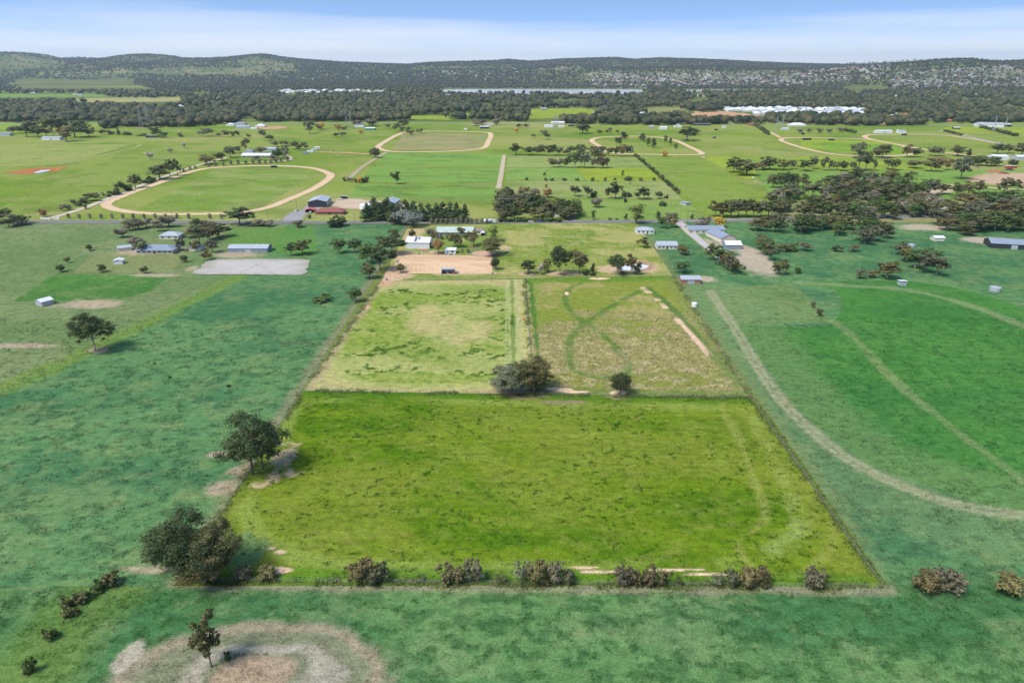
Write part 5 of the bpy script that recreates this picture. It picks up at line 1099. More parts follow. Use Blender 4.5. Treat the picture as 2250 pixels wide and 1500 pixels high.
# the property's own buildings
def shed_extra(o, w, d, hw, hr):
    s = hr / (d / 2)
    for x0, ww, a, b in ((-w * 0.16, 1.7, 0.12, 0.95), (-w * 0.02, 1.4, 0.5, 0.9)):
        z0, z1 = hw + hr * a + 0.19, hw + hr * b + 0.19; y0, y1 = d / 2 * a, d / 2 * b
        MB().add([(x0, y0, z0), (x0 + ww, y0, z0), (x0 + ww, y1, z1), (x0, y1, z1)], [(0, 1, 2, 3)]).build('skylight', skylight, o)
    MB().box(-w * 0.28, -w * 0.12, -0.06, 0.03, 0, 4.0).build('roller_door', white_metal, o)
    MB().box(w * 0.12, w * 0.19, -0.05, 0.03, 0, 2.1).build('door', white_paint, o)
    MB().box(w / 2 - 0.02, w / 2 + 0.06, d * 0.1, d * 0.42, 0, 3.6).build('roller_door', dark, o)
building('farm_shed', 'large white metal shed with a dark skylight strip behind the sand arena', 'shed', 918, 547, 52, 15, 4.6, 2.2, white_metal, white_metal, extra=shed_extra, rot=R(-4))
tank(965, 525, 12, 2.6, 'round galvanised water tank beside the white shed', zinc)
building('house', 'low farmhouse with a wide pale green metal roof', 'house', 1000, 517, 76, 12, 2.8, 2.4, whitew, pale_green_metal, wins=7, door=1, ov=1.2)
building('annex', 'small rusty-roofed annex beside the pale green farmhouse', 'annex', 1052, 515, 20, 8, 2.6, 1.2, cream, rust, wins=1)
def hut_extra(o, w, d, hw, hr):
    MB().box(-w * 0.36, -w * 0.20, -0.05, 0.03, 0, 2.0).build('door', blue_grey, o); MB().box(w * 0.05, w * 0.30, -0.05, 0.03, 1.0, 2.0).build('window', glass, o)
building('garden_shed', 'small white shed on the northern edge of the sand arena', 'shed', 990, 558, 23, 6, 2.8, 0.9, white_metal, white_metal, extra=hut_extra)
for k, (dx, mt) in enumerate([(-2.6, blue_plastic), (-1.6, whitew), (-0.4, rubber), (1.2, blue_plastic), (2.4, whitew)]):
    x, y = G(990, 560.5); b = MB(); b.tube((0, 0, 0), (0, 0, 0.95), 0.36, 0.38, 12); b.tube((0, 0, 0.95), (0, 0, 1.02), 0.40, 0.40, 12)
    tag(b.build('feed_drum', mt, loc=(x + dx, y, 0.11)), ['blue plastic feed drum standing nearest the blue door of the small white shed', 'white feed drum beside the blue drum', 'black rubber feed drum in the middle of the drum row', 'blue plastic feed drum by the shed window', 'white feed drum at the end of the drum row'][k], 'drum')
def shelter_extra(o, w, d, hw, hr): pass
building('stock_shelter', 'open-fronted lean-to full of gear on the arena edge', 'shelter', 985, 603, 29, 4.5, 2.7, 0.5, zinc, zinc, kind='skillion', openf=True, posts=4)
x, y = G(985, 603)
for k, (dx, dy, w_, h_, mt, nm, lb, ct) in enumerate([(-4.0, 1.2, 1.1, 0.9, blue_plastic, 'storage_bin', 'blue bin inside the lean-to', 'bin'), (-2.2, 1.6, 0.9, 1.3, dark, 'machine', 'dark machine inside the lean-to', 'machine'),
        (-0.4, 1.3, 0.5, 1.7, whitew, 'feed_bag_stack', 'pale stack of feed bags inside the lean-to', 'bags'), (1.2, 1.8, 1.2, 1.0, rubber, 'tyre_pile', 'black tyre pile inside the lean-to', 'tyres'), (2.9, 1.2, 0.9, 1.6, orange_paint, 'orange_machine', 'orange machine at the end of the lean-to', 'machine')]):
    b = MB(); b.box(-w_ / 2, w_ / 2, -0.4, 0.4, 0.0, h_ * 0.6); b.box(-w_ / 2 + .1, w_ / 2 - .15, -0.3, 0.3, h_ * 0.6, h_); b.tube((-w_ * .3, -0.45, 0.2), (-w_ * .3, -0.41, 0.2), 0.18, 0.18, 10)
    tag(b.build(nm, mt, loc=(x + dx, y + dy, 0.19)), lb, ct)
def arch(u, v, wpx, d, label):
    x, y = G(u, v); m, _ = mpp(x, y); r = wpx * m / 2; o = empty('arched_shelter', (x, y, 0), 0, label, 'shelter'); mb = MB(); n = 12
    pr = [(r * math.cos(math.pi * k / n), 1.2 + r * 0.9 * math.sin(math.pi * k / n)) for k in range(n + 1)]; pr = [(r, 0)] + pr + [(-r, 0)]
    pi_ = [(a * 0.96, b * 0.97) for a, b in pr]; k = len(pr)
    vs = [(a, 0, b) for a, b in pr] + [(a, d, b) for a, b in pr] + [(a, 0, b) for a, b in pi_] + [(a, d, b) for a, b in pi_]; fs = []
    for i in range(k - 1): fs += [(i, i + 1, k + i + 1, k + i), (2 * k + i + 1, 2 * k + i, 3 * k + i, 3 * k + i + 1), (i + 1, i, 2 * k + i, 2 * k + i + 1)]
    mb.add(vs, fs); mb.build('cover', white_metal, o); MB().prism(pi_, d - 0.2, d - 0.1).build('end_wall', charcoal, o)
arch(1061, 519, 10, 7, 'white arched shelter with a dark mouth beside the upright tree')
def picnic(u, v):
    x, y = G(u, v); o = empty('covered_bench', (x, y, 0), 0, 'white picnic table under a small red roof', 'bench')
    for sx in (-1.6, 1.6):
        for sy in (0, 1.6): MB().tube((sx, sy, 0), (sx, sy, 2.2), 0.06).build('post', white_paint, o)
    roof_mb(3.6, 1.6, 2.2, 0.4, 'gable', 0.3).build('roof', red_metal, o); MB().box(-1.3, 1.3, 0.5, 1.1, 0.70, 0.76).build('table_top', white_paint, o)
    MB().box(-1.3, 1.3, -0.05, 0.2, 0.42, 0.47).build('seat', white_paint, o); MB().box(-1.0, -0.9, 0.4, 1.2, 0, 0.7).build('leg', white_paint, o); MB().box(0.9, 1.0, 0.4, 1.2, 0, 0.7).build('leg', white_paint, o)
picnic(931, 556)
for u, v, lb in [(850, 616, 'blue drum at the south-west corner of the arena'), (1082, 602, 'blue drum at the south-east corner of the arena'), (921, 559, 'blue drum on the lawn beside the arena'), (874, 577, 'blue drum on the western side of the arena')]:
    x, y = G(u, v); b = MB(); b.tube((0, 0, 0), (0, 0, 0.9), 0.42, 0.46, 12); b.tube((0, 0, 0.9), (0, 0, 0.96), 0.5, 0.5, 12); tag(b.build('barrel', blue_plastic, loc=(x, y, 0.1)), lb, 'barrel')
# road frontage
def yard_rail(o, w, d, hw, hr): pass
building('farm_shed', 'charcoal walled shed with a pale grey gable roof behind the brick house', 'shed', 698, 456, 40, 24, 5.2, 2.0, charcoal, zinc, axis='y', side=4, rot=R(4), ov=0.25)
building('house', 'long brick house with a dark red hip roof', 'house', 724, 472, 60, 11, 2.7, 2.4, brick, red_tile, kind='hip', wins=6, door=1, ov=0.9)
building('carport', 'open carport with a bright red roof beside the brick house', 'carport', 681, 468, 20, 6.5, 2.6, 1.1, brick, red_metal, axis='y', openf=True, posts=3)
building('farm_shed', 'grey gabled shed behind the pine windbreak', 'shed', 852, 458, 33, 18, 5.0, 2.4, charcoal, zinc, axis='y', rot=R(-8), side=2, ov=0.25)
tank(803, 461, 31, 3.6, 'big round white water tank beside the pines', white_paint)
building('horse_float_shed', 'open black-fronted box shelter in the sandy yard', 'shelter', 755, 438, 13, 3.5, 2.6, 0.2, charcoal, zinc, kind='skillion', openf=True, posts=2)
building('old_shed', 'old shed with a rusty patched roof beside the garden', 'shed', 1112, 446, 13, 28, 3.6, 1.6, rust, rust, axis='y', ov=0.2)
building('house', 'grey-roofed house hidden in the shady garden', 'house', 1192, 470, 34, 11, 2.7, 2.0, cream, concrete, kind='hip', wins=3, door=1)
building('outbuilding', 'small grey outbuilding under the shady garden trees', 'outbuilding', 1121, 470, 10, 6, 2.5, 1.0, cream, zinc)
building('outbuilding', 'pale flat-roofed outbuilding at the shady garden drive', 'outbuilding', 1224, 476, 10, 6, 2.5, 0.8, whitew, zinc)
building('outbuilding', 'little white-roofed outbuilding behind the garden evergreens', 'outbuilding', 1228, 462, 11, 5, 2.4, 0.6, whitew, white_metal)
arch(1148, 459, 15, 9, 'white arched hay cover behind the shady garden')
building('field_shelter', 'small grey shelter in the roadside horse paddock', 'shelter', 1512, 452, 12, 9, 2.2, 0.6, zinc, zinc, kind='skillion', rot=R(25))
# entrance walls
for u, w_, lb in [(100, 20, 'long white rendered entrance wall at the pale driveway'), (125, 10, 'short white rendered entrance wall at the pale driveway')]:
    x, y = G(u, 482); m, _ = mpp(x, y); o = empty('entrance_wall', (x, y, 0), 0, lb, 'wall'); W = w_ * m
    MB().box(-W / 2, W / 2, 0, 0.35, 0, 1.7).build('panel', whitew, o); MB().box(-W / 2 - .05, W / 2 + .05, -0.06, 0.41, 1.7, 1.8).build('coping', concrete, o)
    for sx in (-1, 1): MB().box(sx * W / 2 - 0.35, sx * W / 2 + 0.35, -0.15, 0.5, 0, 2.0).build('pier', whitew, o)
# western homestead
building('house', 'long grey-roofed western homestead', 'house', 340, 558, 80, 12, 2.8, 2.4, cream, blue_grey, kind='hip', wins=6, door=1, ov=1.2)
building('house_wing', 'light grey roofed wing behind the western homestead', 'house', 372, 526, 44, 10, 2.8, 2.0, cream, zinc, kind='hip', wins=3)
building('outbuilding', 'narrow pale-roofed outbuilding beside the western homestead', 'outbuilding', 275, 552, 26, 7, 2.5, 1.0, cream, zinc, rot=R(28))
building('outbuilding', 'grey carport at the eastern end of the western homestead', 'outbuilding', 428, 552, 26, 7, 2.6, 1.0, cream, blue_grey)
building('farm_shed', 'very long low grey stable shed above the western arena', 'shed', 545, 555, 86, 10, 3.0, 1.6, blue_grey, zinc, wins=0, door=1)
building('field_shelter', 'small white hut on the western lawn', 'hut', 260, 581, 18, 5, 2.4, 0.9, white_metal, white_metal, axis='y', rot=R(12))
building('field_shelter', 'white shelter with a dark open end in the western paddock', 'shelter', 86, 672, 26, 6, 2.6, 1.0, zinc, white_metal, axis='y', rot=R(-30), door=1)
# eastern neighbour
building('stable', 'long blue-grey roofed stable block at the eastern drive', 'stable', 1552, 514, 80, 12, 3.2, 2.0, cream, blue_grey, wins=6)
building('stable', 'angled blue-grey stable wing behind the pale yard', 'stable', 1600, 532, 36, 22, 3.2, 2.4, cream, blue_grey, axis='y', rot=R(14))
building('farm_shed', 'white-roofed shed at the end of the stable wing', 'shed', 1612, 548, 34, 10, 3.2, 1.8, blue_grey, white_metal)
building('cottage', 'white-roofed cottage behind the corner willow', 'house', 1418, 514, 38, 9, 2.8, 1.8, whitew, zinc, kind='hip', wins=3, door=1)
building('cottage', 'pale cottage on the eastern side of the boundary', 'house', 1466, 548, 44, 10, 2.8, 1.8, cream, zinc, wins=4, door=1)
building('garage', 'brown walled garage with a pale roof beside the eastern fence', 'garage', 1518, 624, 42, 8, 2.8, 1.2, brick, zinc, door=1)
building('farm_shed', 'very long blue-grey roofed shed in the eastern paddock', 'shed', 2228, 548, 92, 14, 3.6, 2.2, charcoal, blue_grey, wins=0, door=1, rot=R(-14))
building('field_shelter', 'small pale shelter on the eastern cross fence', 'shelter', 1985, 628, 13, 4, 2.3, 0.5, zinc, white_metal, kind='skillion')
building('outbuilding', 'small white-roofed outbuilding under the eastern belt', 'outbuilding', 2064, 530, 22, 6, 2.5, 0.9, cream, white_metal)
tank(2193, 642, 22, 2.2, 'round grey tank in the eastern paddock', zinc); tank(2006, 545, 14, 2.2, 'round pale tank beside the eastern windbreak', zinc); tank(1527, 675, 12, 2.0, 'round pale tank beside the eastern boundary fence', white_paint)
# middle distance
B = building
B('farm_shed', 'long white shed among the western grove gums', 'shed', 112, 308, 40, 12, 4, 1.6, white_metal, zinc, door=1)
B('farm_shed', 'grey shed at the western edge of the grove', 'shed', 10, 299, 24, 12, 4, 1.4, zinc, blue_grey)
B('field_shelter', 'open blue-roofed shed on the back fence of the big paddock', 'shed', 331, 303, 22, 8, 3.4, 0.6, blue_grey, white_metal, kind='skillion', openf=True, posts=4)
B('house', 'pale hip-roofed house at the western sheds', 'house', 505, 277, 17, 14, 3, 2.6, whitew, white_metal, kind='hip', wins=2)
B('house', 'blue-roofed house at the western sheds', 'house', 526, 275, 24, 16, 3, 3.2, cream, blue_grey, kind='hip', wins=3)
B('farm_shed', 'long grey shed before the blue-roofed house', 'shed', 533, 283, 29, 16, 4, 1.8, zinc, zinc, rot=R(6))
B('house', 'white pyramid-roofed house in a bare red yard', 'house', 571, 280, 20, 15, 3, 3.4, cream, white_metal, kind='hip', wins=2)
B('outbuilding', 'small white outbuilding between two far farmhouses', 'outbuilding', 557, 284, 15, 8, 2.6, 0.8, whitew, white_metal)
B('house', 'long white-roofed homestead at the end of the pale driveway', 'house', 562, 346, 60, 14, 2.9, 2.2, cream, white_metal, wins=6, door=1, ov=1.6)
B('house_wing', 'blue solar-roofed wing behind the white homestead', 'house', 545, 337, 20, 12, 3.4, 2.0, cream, blue_grey, kind='hip', wins=2)
B('farm_shed', 'grey gabled shed behind the white homestead', 'shed', 592, 333, 28, 14, 3.8, 1.8, zinc, zinc)
for u, v, w_, mt, lb in [(671, 339, 10, blue_grey, 'blue-grey hut in the row of small huts'), (682, 335, 14, white_metal, 'white caravan-like hut in the row of small huts'), (690, 331, 12, pale_green_metal, 'pale green hut in the row of small huts'), (697, 327, 11, white_metal, 'white hut at the end of the small hut row')]:
    B('field_hut', lb, 'hut', u, v, w_, 4, 2.4, 0.5, mt, mt)
B('field_shelter', 'small white-roofed shelter on the near oval track', 'shelter', 601, 369, 12, 4, 2.4, 0.4, charcoal, white_metal, kind='skillion', openf=True, posts=2)
B('house', 'two-storey house with a grey hip roof behind the square track', 'house', 789, 280, 22, 12, 5.6, 2.6, whitew, grey_tile, kind='hip', wins=3)
B('farm_shed', 'dark green shed with a pale roof beside the two-storey house', 'shed', 813, 287, 22, 12, 4.2, 1.2, green_metal, white_metal)
B('farm_shed', 'white-roofed dark-fronted shed above the square track', 'shed', 1064, 283, 20, 12, 4, 1.0, charcoal, white_metal)
B('house', 'grey-roofed house above the square track', 'house', 1076, 277, 14, 12, 3, 2, cream, zinc, kind='hip', wins=2)
B('field_shelter', 'white hut inside the small railed yard', 'hut', 1023, 286, 7, 4, 2.5, 0.6, white_metal, white_metal)
B('farm_shed', 'low white shed beside the far bare trees', 'shed', 1206, 280, 20, 12, 3.6, 1.0, white_metal, white_metal)
B('house', 'wide white-roofed house behind the far bare trees', 'house', 1226, 273, 29, 14, 3.2, 2.2, cream, white_metal, wins=3)
B('outbuilding', 'cream outbuilding beside the low white shed', 'outbuilding', 1233, 281, 14, 9, 3, 1.2, cream, cream)
B('outbuilding', 'dark-fronted shed beside the bare tree clump', 'outbuilding', 1256, 278, 14, 9, 3.4, 0.8, charcoal, rust)
B('farm_shed', 'white arched shed beyond the training track', 'shed', 1458, 285, 15, 12, 4, 1.6, white_metal, white_metal)
B('outbuilding', 'blue and white shed before the orange trees', 'outbuilding', 1432, 282, 10, 8, 3.4, 0.8, blue_grey, white_metal)
B('house', 'white gabled cottage beyond the broad oak-like tree', 'house', 1492, 280, 12, 12, 3.4, 3, whitew, zinc, axis='y')
tank(1483, 280, 5, 3, 'white tank beside the white gabled cottage', white_paint)
B('farm_shed', 'long dark roofed shed beyond the broad oak-like tree', 'shed', 1543, 276, 37, 12, 3.4, 1.0, charcoal, grey_tile)
B('outbuilding', 'small pale shed beside the yellow autumn tree', 'outbuilding', 1592, 281, 8, 7, 3, 0.8, white_metal, pale_green_metal)
B('house', 'brick house with a terracotta roof behind the descending hedge', 'house', 1656, 276, 22, 14, 3, 2.6, brick, red_tile, kind='hip', wins=3)
B('farm_shed', 'long white shed among the far gums', 'shed', 1410, 252, 29, 14, 4, 1.8, white_metal, white_metal)
B('house', 'grey pyramid-roofed house among the far gums', 'house', 1312, 250, 17, 15, 3, 3.2, cream, grey_tile, kind='hip')
B('farm_shed', 'green-fronted white shed in the far clearing', 'shed', 1195, 242, 13, 14, 4.2, 1.2, green_metal, white_metal)
B('house', 'large white hip-roofed house behind the clipped hedge', 'house', 1754, 278, 35, 20, 3, 4.0, cream, white_metal, kind='hip')
B('house', 'two-storey white house near the pylons', 'house', 1697, 266, 23, 14, 5.6, 1.6, whitew, white_metal, wins=3)
B('outbuilding', 'white carport at the end of the dirt lane', 'outbuilding', 1726, 286, 15, 8, 3, 1.2, white_metal, white_metal)
B('farm_shed', 'white shed with dark doors above the oval track', 'shed', 1943, 293, 35, 12, 4.4, 1.2, white_metal, white_metal, door=1)
B('farm_shed', 'pale grey shed beside the white silo', 'shed', 1983, 293, 15, 12, 4, 1.4, white_metal, zinc)
tank(1973, 292, 5, 5, 'white silo tank beside the pale grey shed', white_paint, 1.2)
B('house', 'low white-roofed house behind the oval track hedges', 'house', 1958, 275, 30, 15, 3, 1.8, terracotta, white_metal)
B('house', 'red-tiled house beyond the far gums', 'house', 2088, 268, 16, 15, 3, 3, brick, terracotta, kind='hip')
B('farm_shed', 'huge pale grey shed with a second bay', 'shed', 2178, 280, 50, 26, 6, 3, white_metal, zinc, rot=R(-10))
B('farm_shed', 'dark-mouthed pale shed beside the huge shed', 'shed', 2214, 279, 17, 16, 5, 1.4, charcoal, white_metal)
B('outbuilding', 'small open shed near the side road', 'outbuilding', 2103, 284, 14, 8, 3, 0.8, charcoal, white_metal)
B('farm_shed', 'white gabled shed behind the landscape yard hedge', 'shed', 2199, 352, 33, 16, 4.6, 2, white_metal, white_metal)
B('portable_office', 'small cream portable office in the landscape yard', 'office', 2223, 347, 11, 4, 2.6, 0.3, cream, white_metal, kind='skillion', wins=2)
B('farm_shed', 'long pale shed at the back of the landscape yard', 'shed', 2252, 352, 34, 14, 4.4, 1.8, zinc, white_metal)
B('shipping_container', 'red container at the landscape yard', 'container', 2222, 370, 24, 3, 2.7, 0.05, red_paint, white_metal, kind='skillion')
B('field_shelter', 'long dark shelter on the far oval track', 'shelter', 1774, 308, 18, 5, 2.6, 0.4, charcoal, charcoal, kind='skillion', openf=True, posts=4)
B('field_shelter', 'white-roofed shelter on the far oval infield', 'shelter', 1828, 309, 11, 5, 2.6, 0.4, charcoal, white_metal, kind='skillion', openf=True, posts=3)
B('field_shelter', 'dark shelter near the round bare trees', 'shelter', 1765, 296, 6, 4, 2.6, 0.3, charcoal, charcoal, kind='skillion')
B('field_shelter', 'dark shelter beside the pale grey shed', 'shelter', 1988, 298, 9, 5, 2.6, 0.3, charcoal, charcoal, kind='skillion')
B('field_shelter', 'dark shelter in the paddock beyond the broad oak-like tree', 'shelter', 1574, 287, 6, 4, 2.6, 0.3, charcoal, charcoal, kind='skillion')
B('field_shelter', 'pale-roofed shelter in the open paddock below the pylons', 'shelter', 1570, 304, 6, 4, 2.6, 0.3, charcoal, white_metal, kind='skillion')
B('house', 'white-roofed house half hidden in the roadside woodland', 'house', 1938, 418, 34, 14, 3, 2.6, cream, white_metal, kind='hip')
B('outbuilding', 'small white shed beside the roadside woodland', 'outbuilding', 1914, 402, 14, 8, 3.6, 0.6, white_metal, white_metal)
B('outbuilding', 'low grey shed beyond the roadside woodland', 'outbuilding', 1935, 404, 24, 8, 2.8, 0.8, zinc, zinc)
B('house', 'grey-roofed house in the roadside woodland', 'house', 1985, 420, 22, 12, 3, 2.2, cream, grey_tile, kind='hip')

# ------------------------------------------------------------------ vehicles
def wheel(o, x, y, r=0.34, t=0.22):
    w = MB().tube((x, y - t / 2, r), (x, y + t / 2, r), r, r, 14).build('wheel', rubber, o)
    s = -1 if y < 0 else 1; MB().tube((x, y + s * t / 2, r), (x, y + s * (t / 2 + 0.015), r), r * 0.6, r * 0.55, 10).build('rim', steel, w)
def car(u, v, rz, mat, label, kind='sedan', name='car', cat='car'):
    x, y = G(u, v); o = empty(name, (x, y, 0.24), rz, label, cat)
    L = 4.6 if kind != 'ute' else 5.2; h = L / 2
    if kind == 'ute': body = [(-h, .45), (h, .45), (h, .95), (h - .1, 1.0), (.9, 1.02), (-h, 1.02)]; cab = [(-.75, 1.02), (1.3, 1.02), (.65, 1.72), (-.55, 1.74)]
    else: body = [(-h, .4), (h, .4), (h, .72), (h - .2, .84), (1.1, .95), (-h + .1, .98), (-h, .8)]; cab = [(-1.7, .96), (1.15, .94), (.45, 1.42), (-1.05, 1.45)]
    MB().prism(body, -.88, .88).build('body', mat, o); MB().prism(cab, -.74, .74).build('cabin', glass, o)
    tx0, tx1, tz_ = cab[3][0], cab[2][0], cab[3][1]; MB().box(tx0 + .05, tx1 - .05, -.70, .70, tz_ - .02, tz_ + .05).build('roof_panel', mat, o)
    for wx in (-h + .85, h - .95):
        for wy in (-.80, .80): wheel(o, wx, wy)
    for wy in (-.6, .6): MB().box(h - .02, h + .03, wy - .18, wy + .18, .62, .76).build('headlight', white_paint, o)
    if kind == 'ute': MB().box(-h + .1, -.9, -.8, .8, 1.021, 1.06).build('tray_cover', rubber, o)
    return o
car(717, 448, R(170), car_white, 'white utility truck parked beside the charcoal shed', 'ute', 'utility_truck', 'utility truck')
car(1167, 489, R(2), car_white, 'white sedan driving on the bitumen road')
car(1185, 489, R(2), car_blue, 'blue and white sedan driving on the bitumen road')
car(683, 467.5, R(90), car_white, 'silver car parked under the red carport')
car(652, 465, R(80), car_white, 'white car at the edge of the grey gravel driveway')
car(711, 435, R(20), car_white, 'white van behind the charcoal shed', 'ute', 'van', 'van')
car(1404, 295, R(0), car_white, 'white utility parked beyond the training track', 'ute', 'utility_truck', 'utility truck')
car(2228, 408, R(180), car_white, 'white truck in the landscape yard', 'ute', 'utility_truck', 'utility truck')
car(2203, 364, R(30), car_white, 'white car by the red container')
def tanker(u, v):
    x, y = G(u, v); o = empty('tanker_truck', (x, y, 0.24), R(4), 'white tanker truck turning off the bitumen road', 'truck')
    mb = MB(); mb.tube((-4.6, 0, 2.35), (1.6, 0, 2.35), 1.25, 1.25, 20); mb.tube((-4.9, 0, 2.35), (-4.6, 0, 2.35), 0.9, 1.25, 20); mb.tube((1.6, 0, 2.35), (1.9, 0, 2.35), 1.25, 0.9, 20); mb.build('tank', car_white, o, smooth=True)
    for xx in (-3, -1, 1): MB().tube((xx, 0, 3.58), (xx, 0, 3.75), .3, .3, 10).build('hatch', steel, o)
    MB().box(-4.8, 4.2, -.5, .5, .75, 1.05).build('chassis', rubber, o)
    MB().prism([(2.2, .8), (4.6, .8), (4.6, 1.9), (4.3, 2.9), (2.2, 2.95)], -1.15, 1.15).build('cab', white_paint, o)
    MB().box(3.1, 4.0, -1.19, 1.19, 1.95, 2.7).build('side_window', glass, o); MB().prism([(4.62, 1.95), (4.66, 1.95), (4.37, 2.75), (4.33, 2.75)], -1.0, 1.0).build('windscreen', glass, o)
    MB().box(4.58, 4.66, -1.1, 1.1, .7, 1.05).build('bumper', orange_paint, o); MB().box(-3.5, 0.5, -1.16, -1.1, .9, 1.3).build('side_skirt', car_blue, o)
    for xx in (-3.9, -2.8, 1.3, 3.6):
        for yy in (-.95, .95): wheel(o, xx, yy, .5, .32)
tanker(1077, 491)
def trailer(u, v):
    x, y = G(u, v); o = empty('boat_trailer', (x, y, 0.2), R(5), 'white boat on a trailer in the sandy yard', 'boat')
    MB().prism([(-2.6, .7), (1.6, .7), (2.8, 1.35), (-2.6, 1.35)], -.9, .9).build('hull', white_paint, o); MB().box(-2.4, 1.2, -.7, .7, 1.352, 1.40).build('deck', zinc, o); MB().box(-2.4, 3.8, -.08, .08, .5, .62).build('draw_bar', steel, o)
    for yy in (-.95, .95): wheel(o, -.5, yy, .3, .2)
trailer(747, 440)
def implement(u, v):
    x, y = G(u, v); o = empty('farm_plough', (x, y, 0.1), R(4), 'rusty dark plough parked at the edge of the sown strip', 'plough')
    MB().box(-5, 5, -.12, .12, .7, .9).build('beam', rust, o); MB().box(-.12, .12, -2, 2, .92, 1.05).build('draw_bar', rust, o)
    for k in range(9): MB().tube((-4.6 + 1.15 * k, 0, .8), (-4.4 + 1.15 * k, -.4, .05), .12, .05).build('tine', dark, o)
    for xx in (-3, 3): wheel(o, xx, .9, .45, .25)
implement(822, 433)

# ------------------------------------------------------------------ fences
post_me = MB().tube((0, 0, -0.3), (0, 0, 1.35), 0.09, 0.08, 6).mesh('post', timber)
steel_post_me = MB().box(-.035, .035, -.035, .035, -0.3, 1.3).mesh('post', steel)
def fence(pts, label, sp=6.0, me=None, wires=(0.35, 0.75, 1.15), z=0.05, name='fence', wr=0.014):
    me = me or post_me; o = empty(name, (pts[0][0], pts[0][1], z), 0, label, 'fence'); ox, oy = pts[0]
    for (x0, y0), (x1, y1) in zip(pts[:-1], pts[1:]):
        L = math.hypot(x1 - x0, y1 - y0); n = max(int(L / sp), 1)
        for k in range(n + 1 if (x1, y1) == pts[-1] else n):
            p = link('post', me, o, (x0 - ox + (x1 - x0) * k / n, y0 - oy + (y1 - y0) * k / n, 0)); p.rotation_euler = (TR_RD.uniform(-.05, .05), TR_RD.uniform(-.05, .05), TR_RD.uniform(0, 6)); p.scale = (1, 1, TR_RD.uniform(0.92, 1.08))
    for h in wires:
        mb = MB()
        for (x0, y0), (x1, y1) in zip(pts[:-1], pts[1:]): mb.tube((x0 - ox, y0 - oy, h), (x1 - ox, y1 - oy, h), wr, wr, 3, False)
        mb.build('wire' if wr < 0.03 else 'rail', steel if wr < 0.03 else white_paint, o)
    return o
fence([NL, NR], 'post and wire fence along the southern boundary shrubs', 5.0)
fence([ML, MR], 'post and wire cross fence beside the paddock gum clump', 4.6)
fence([NL, ML, TL, FL], 'post and wire fence down the western boundary', 7.0)
fence([NR, MR, TR, FR], 'post and wire fence down the eastern boundary', 7.0)
fence([DM_B, DM_T], 'post and wire fence dividing the two middle paddocks', 6.0)
fence([G(848, 617), DM_T], 'wire fence with white top rail below the sand arena', 5.0, steel_post_me)
fence([DM_T, G(1335, 612), TR], 'post and wire fence under the row of tall gums', 6.0)
fence([FL, FR], 'post and wire road frontage fence', 7.0)
fence(GG([(130, 484), (400, 485), (620, 485)]), 'dark post and rail fence along the road by the oval track', 6.0, wires=(0.5, 0.9, 1.25), wr=0.03)
fence(GG([(1440, 489), (1560, 487), (1655, 483)]), 'white rail fence along the road at the eastern drive', 5.0, steel_post_me, wires=(0.5, 0.9, 1.3), wr=0.06)
fence(GG([(1112, 397.5), (1465, 398.5)]), 'wire fence across the horse paddocks', 6.0)
fence(GG([(575, 578), (300, 718), (0, 866)]), 'wire fence along the western green lane', 6.0)
fence(GG([(1700, 612), (1830, 616), (2100, 650)]), 'wire fence above the eastern crop', 6.0)
fence(GG([(1112, 343), (1392, 343.5), (1550, 345)]), 'wire fence above the pale paddocks', 9.0)
def round_yard(u, v, r):
    x, y = G(u, v); o = empty('round_yard_rails', (x, y, 0.1), 0, 'steel panel rails of the round horse yard', 'fence'); n = 22
    for k in range(n):
        a = 2 * math.pi * k / n; b = 2 * math.pi * (k + 1) / n; mb = MB(); p = (r * math.cos(a), r * math.sin(a)); q_ = (r * math.cos(b), r * math.sin(b))
        for h in (.4, .8, 1.2, 1.6): mb.tube((*p, h), (*q_, h), .04, .04, 4)
        mb.tube((*p, 0), (*p, 1.7), .05, .05, 4); mb.build('rail_panel', steel, o)
round_yard(1060, 557, 9.5)
# ------------------------------------------------------------------ power lines
def pole(u, v, h, label, arm=True):
    x, y = G(u, v); o = empty('utility_pole', (x, y, 0), TR_RD.uniform(-.2, .2), label, 'pole', 'timber utility poles')
    MB().tube((0, 0, -.3), (0, 0, h), .17, .11, 8).build('shaft', timber, o)
    if arm:
        MB().box(-1.1, 1.1, -.16, -.02, h - .5, h - .36).build('cross_arm', timber, o)
        for xx in (-.95, 0, .95): MB().tube((xx, -.09, h - .36), (xx, -.09, h - .15), .06, .05, 6).build('insulator', whitew, o)
for u, v, lb in [(1096, 492, 'timber utility pole beside the tanker truck'), (1747, 482, 'timber utility pole in front of the even gum row'), (653, 463, 'timber utility pole by the grey gravel driveway'), (780, 493, 'timber utility pole before the brick house lawn'), (590, 486, 'timber utility pole beside the spreading verge gum'), (1510, 488, 'timber utility pole at the eastern drive'), (380, 487, 'timber utility pole beside the oval track fence')]: pole(u, v, 9.5, lb)
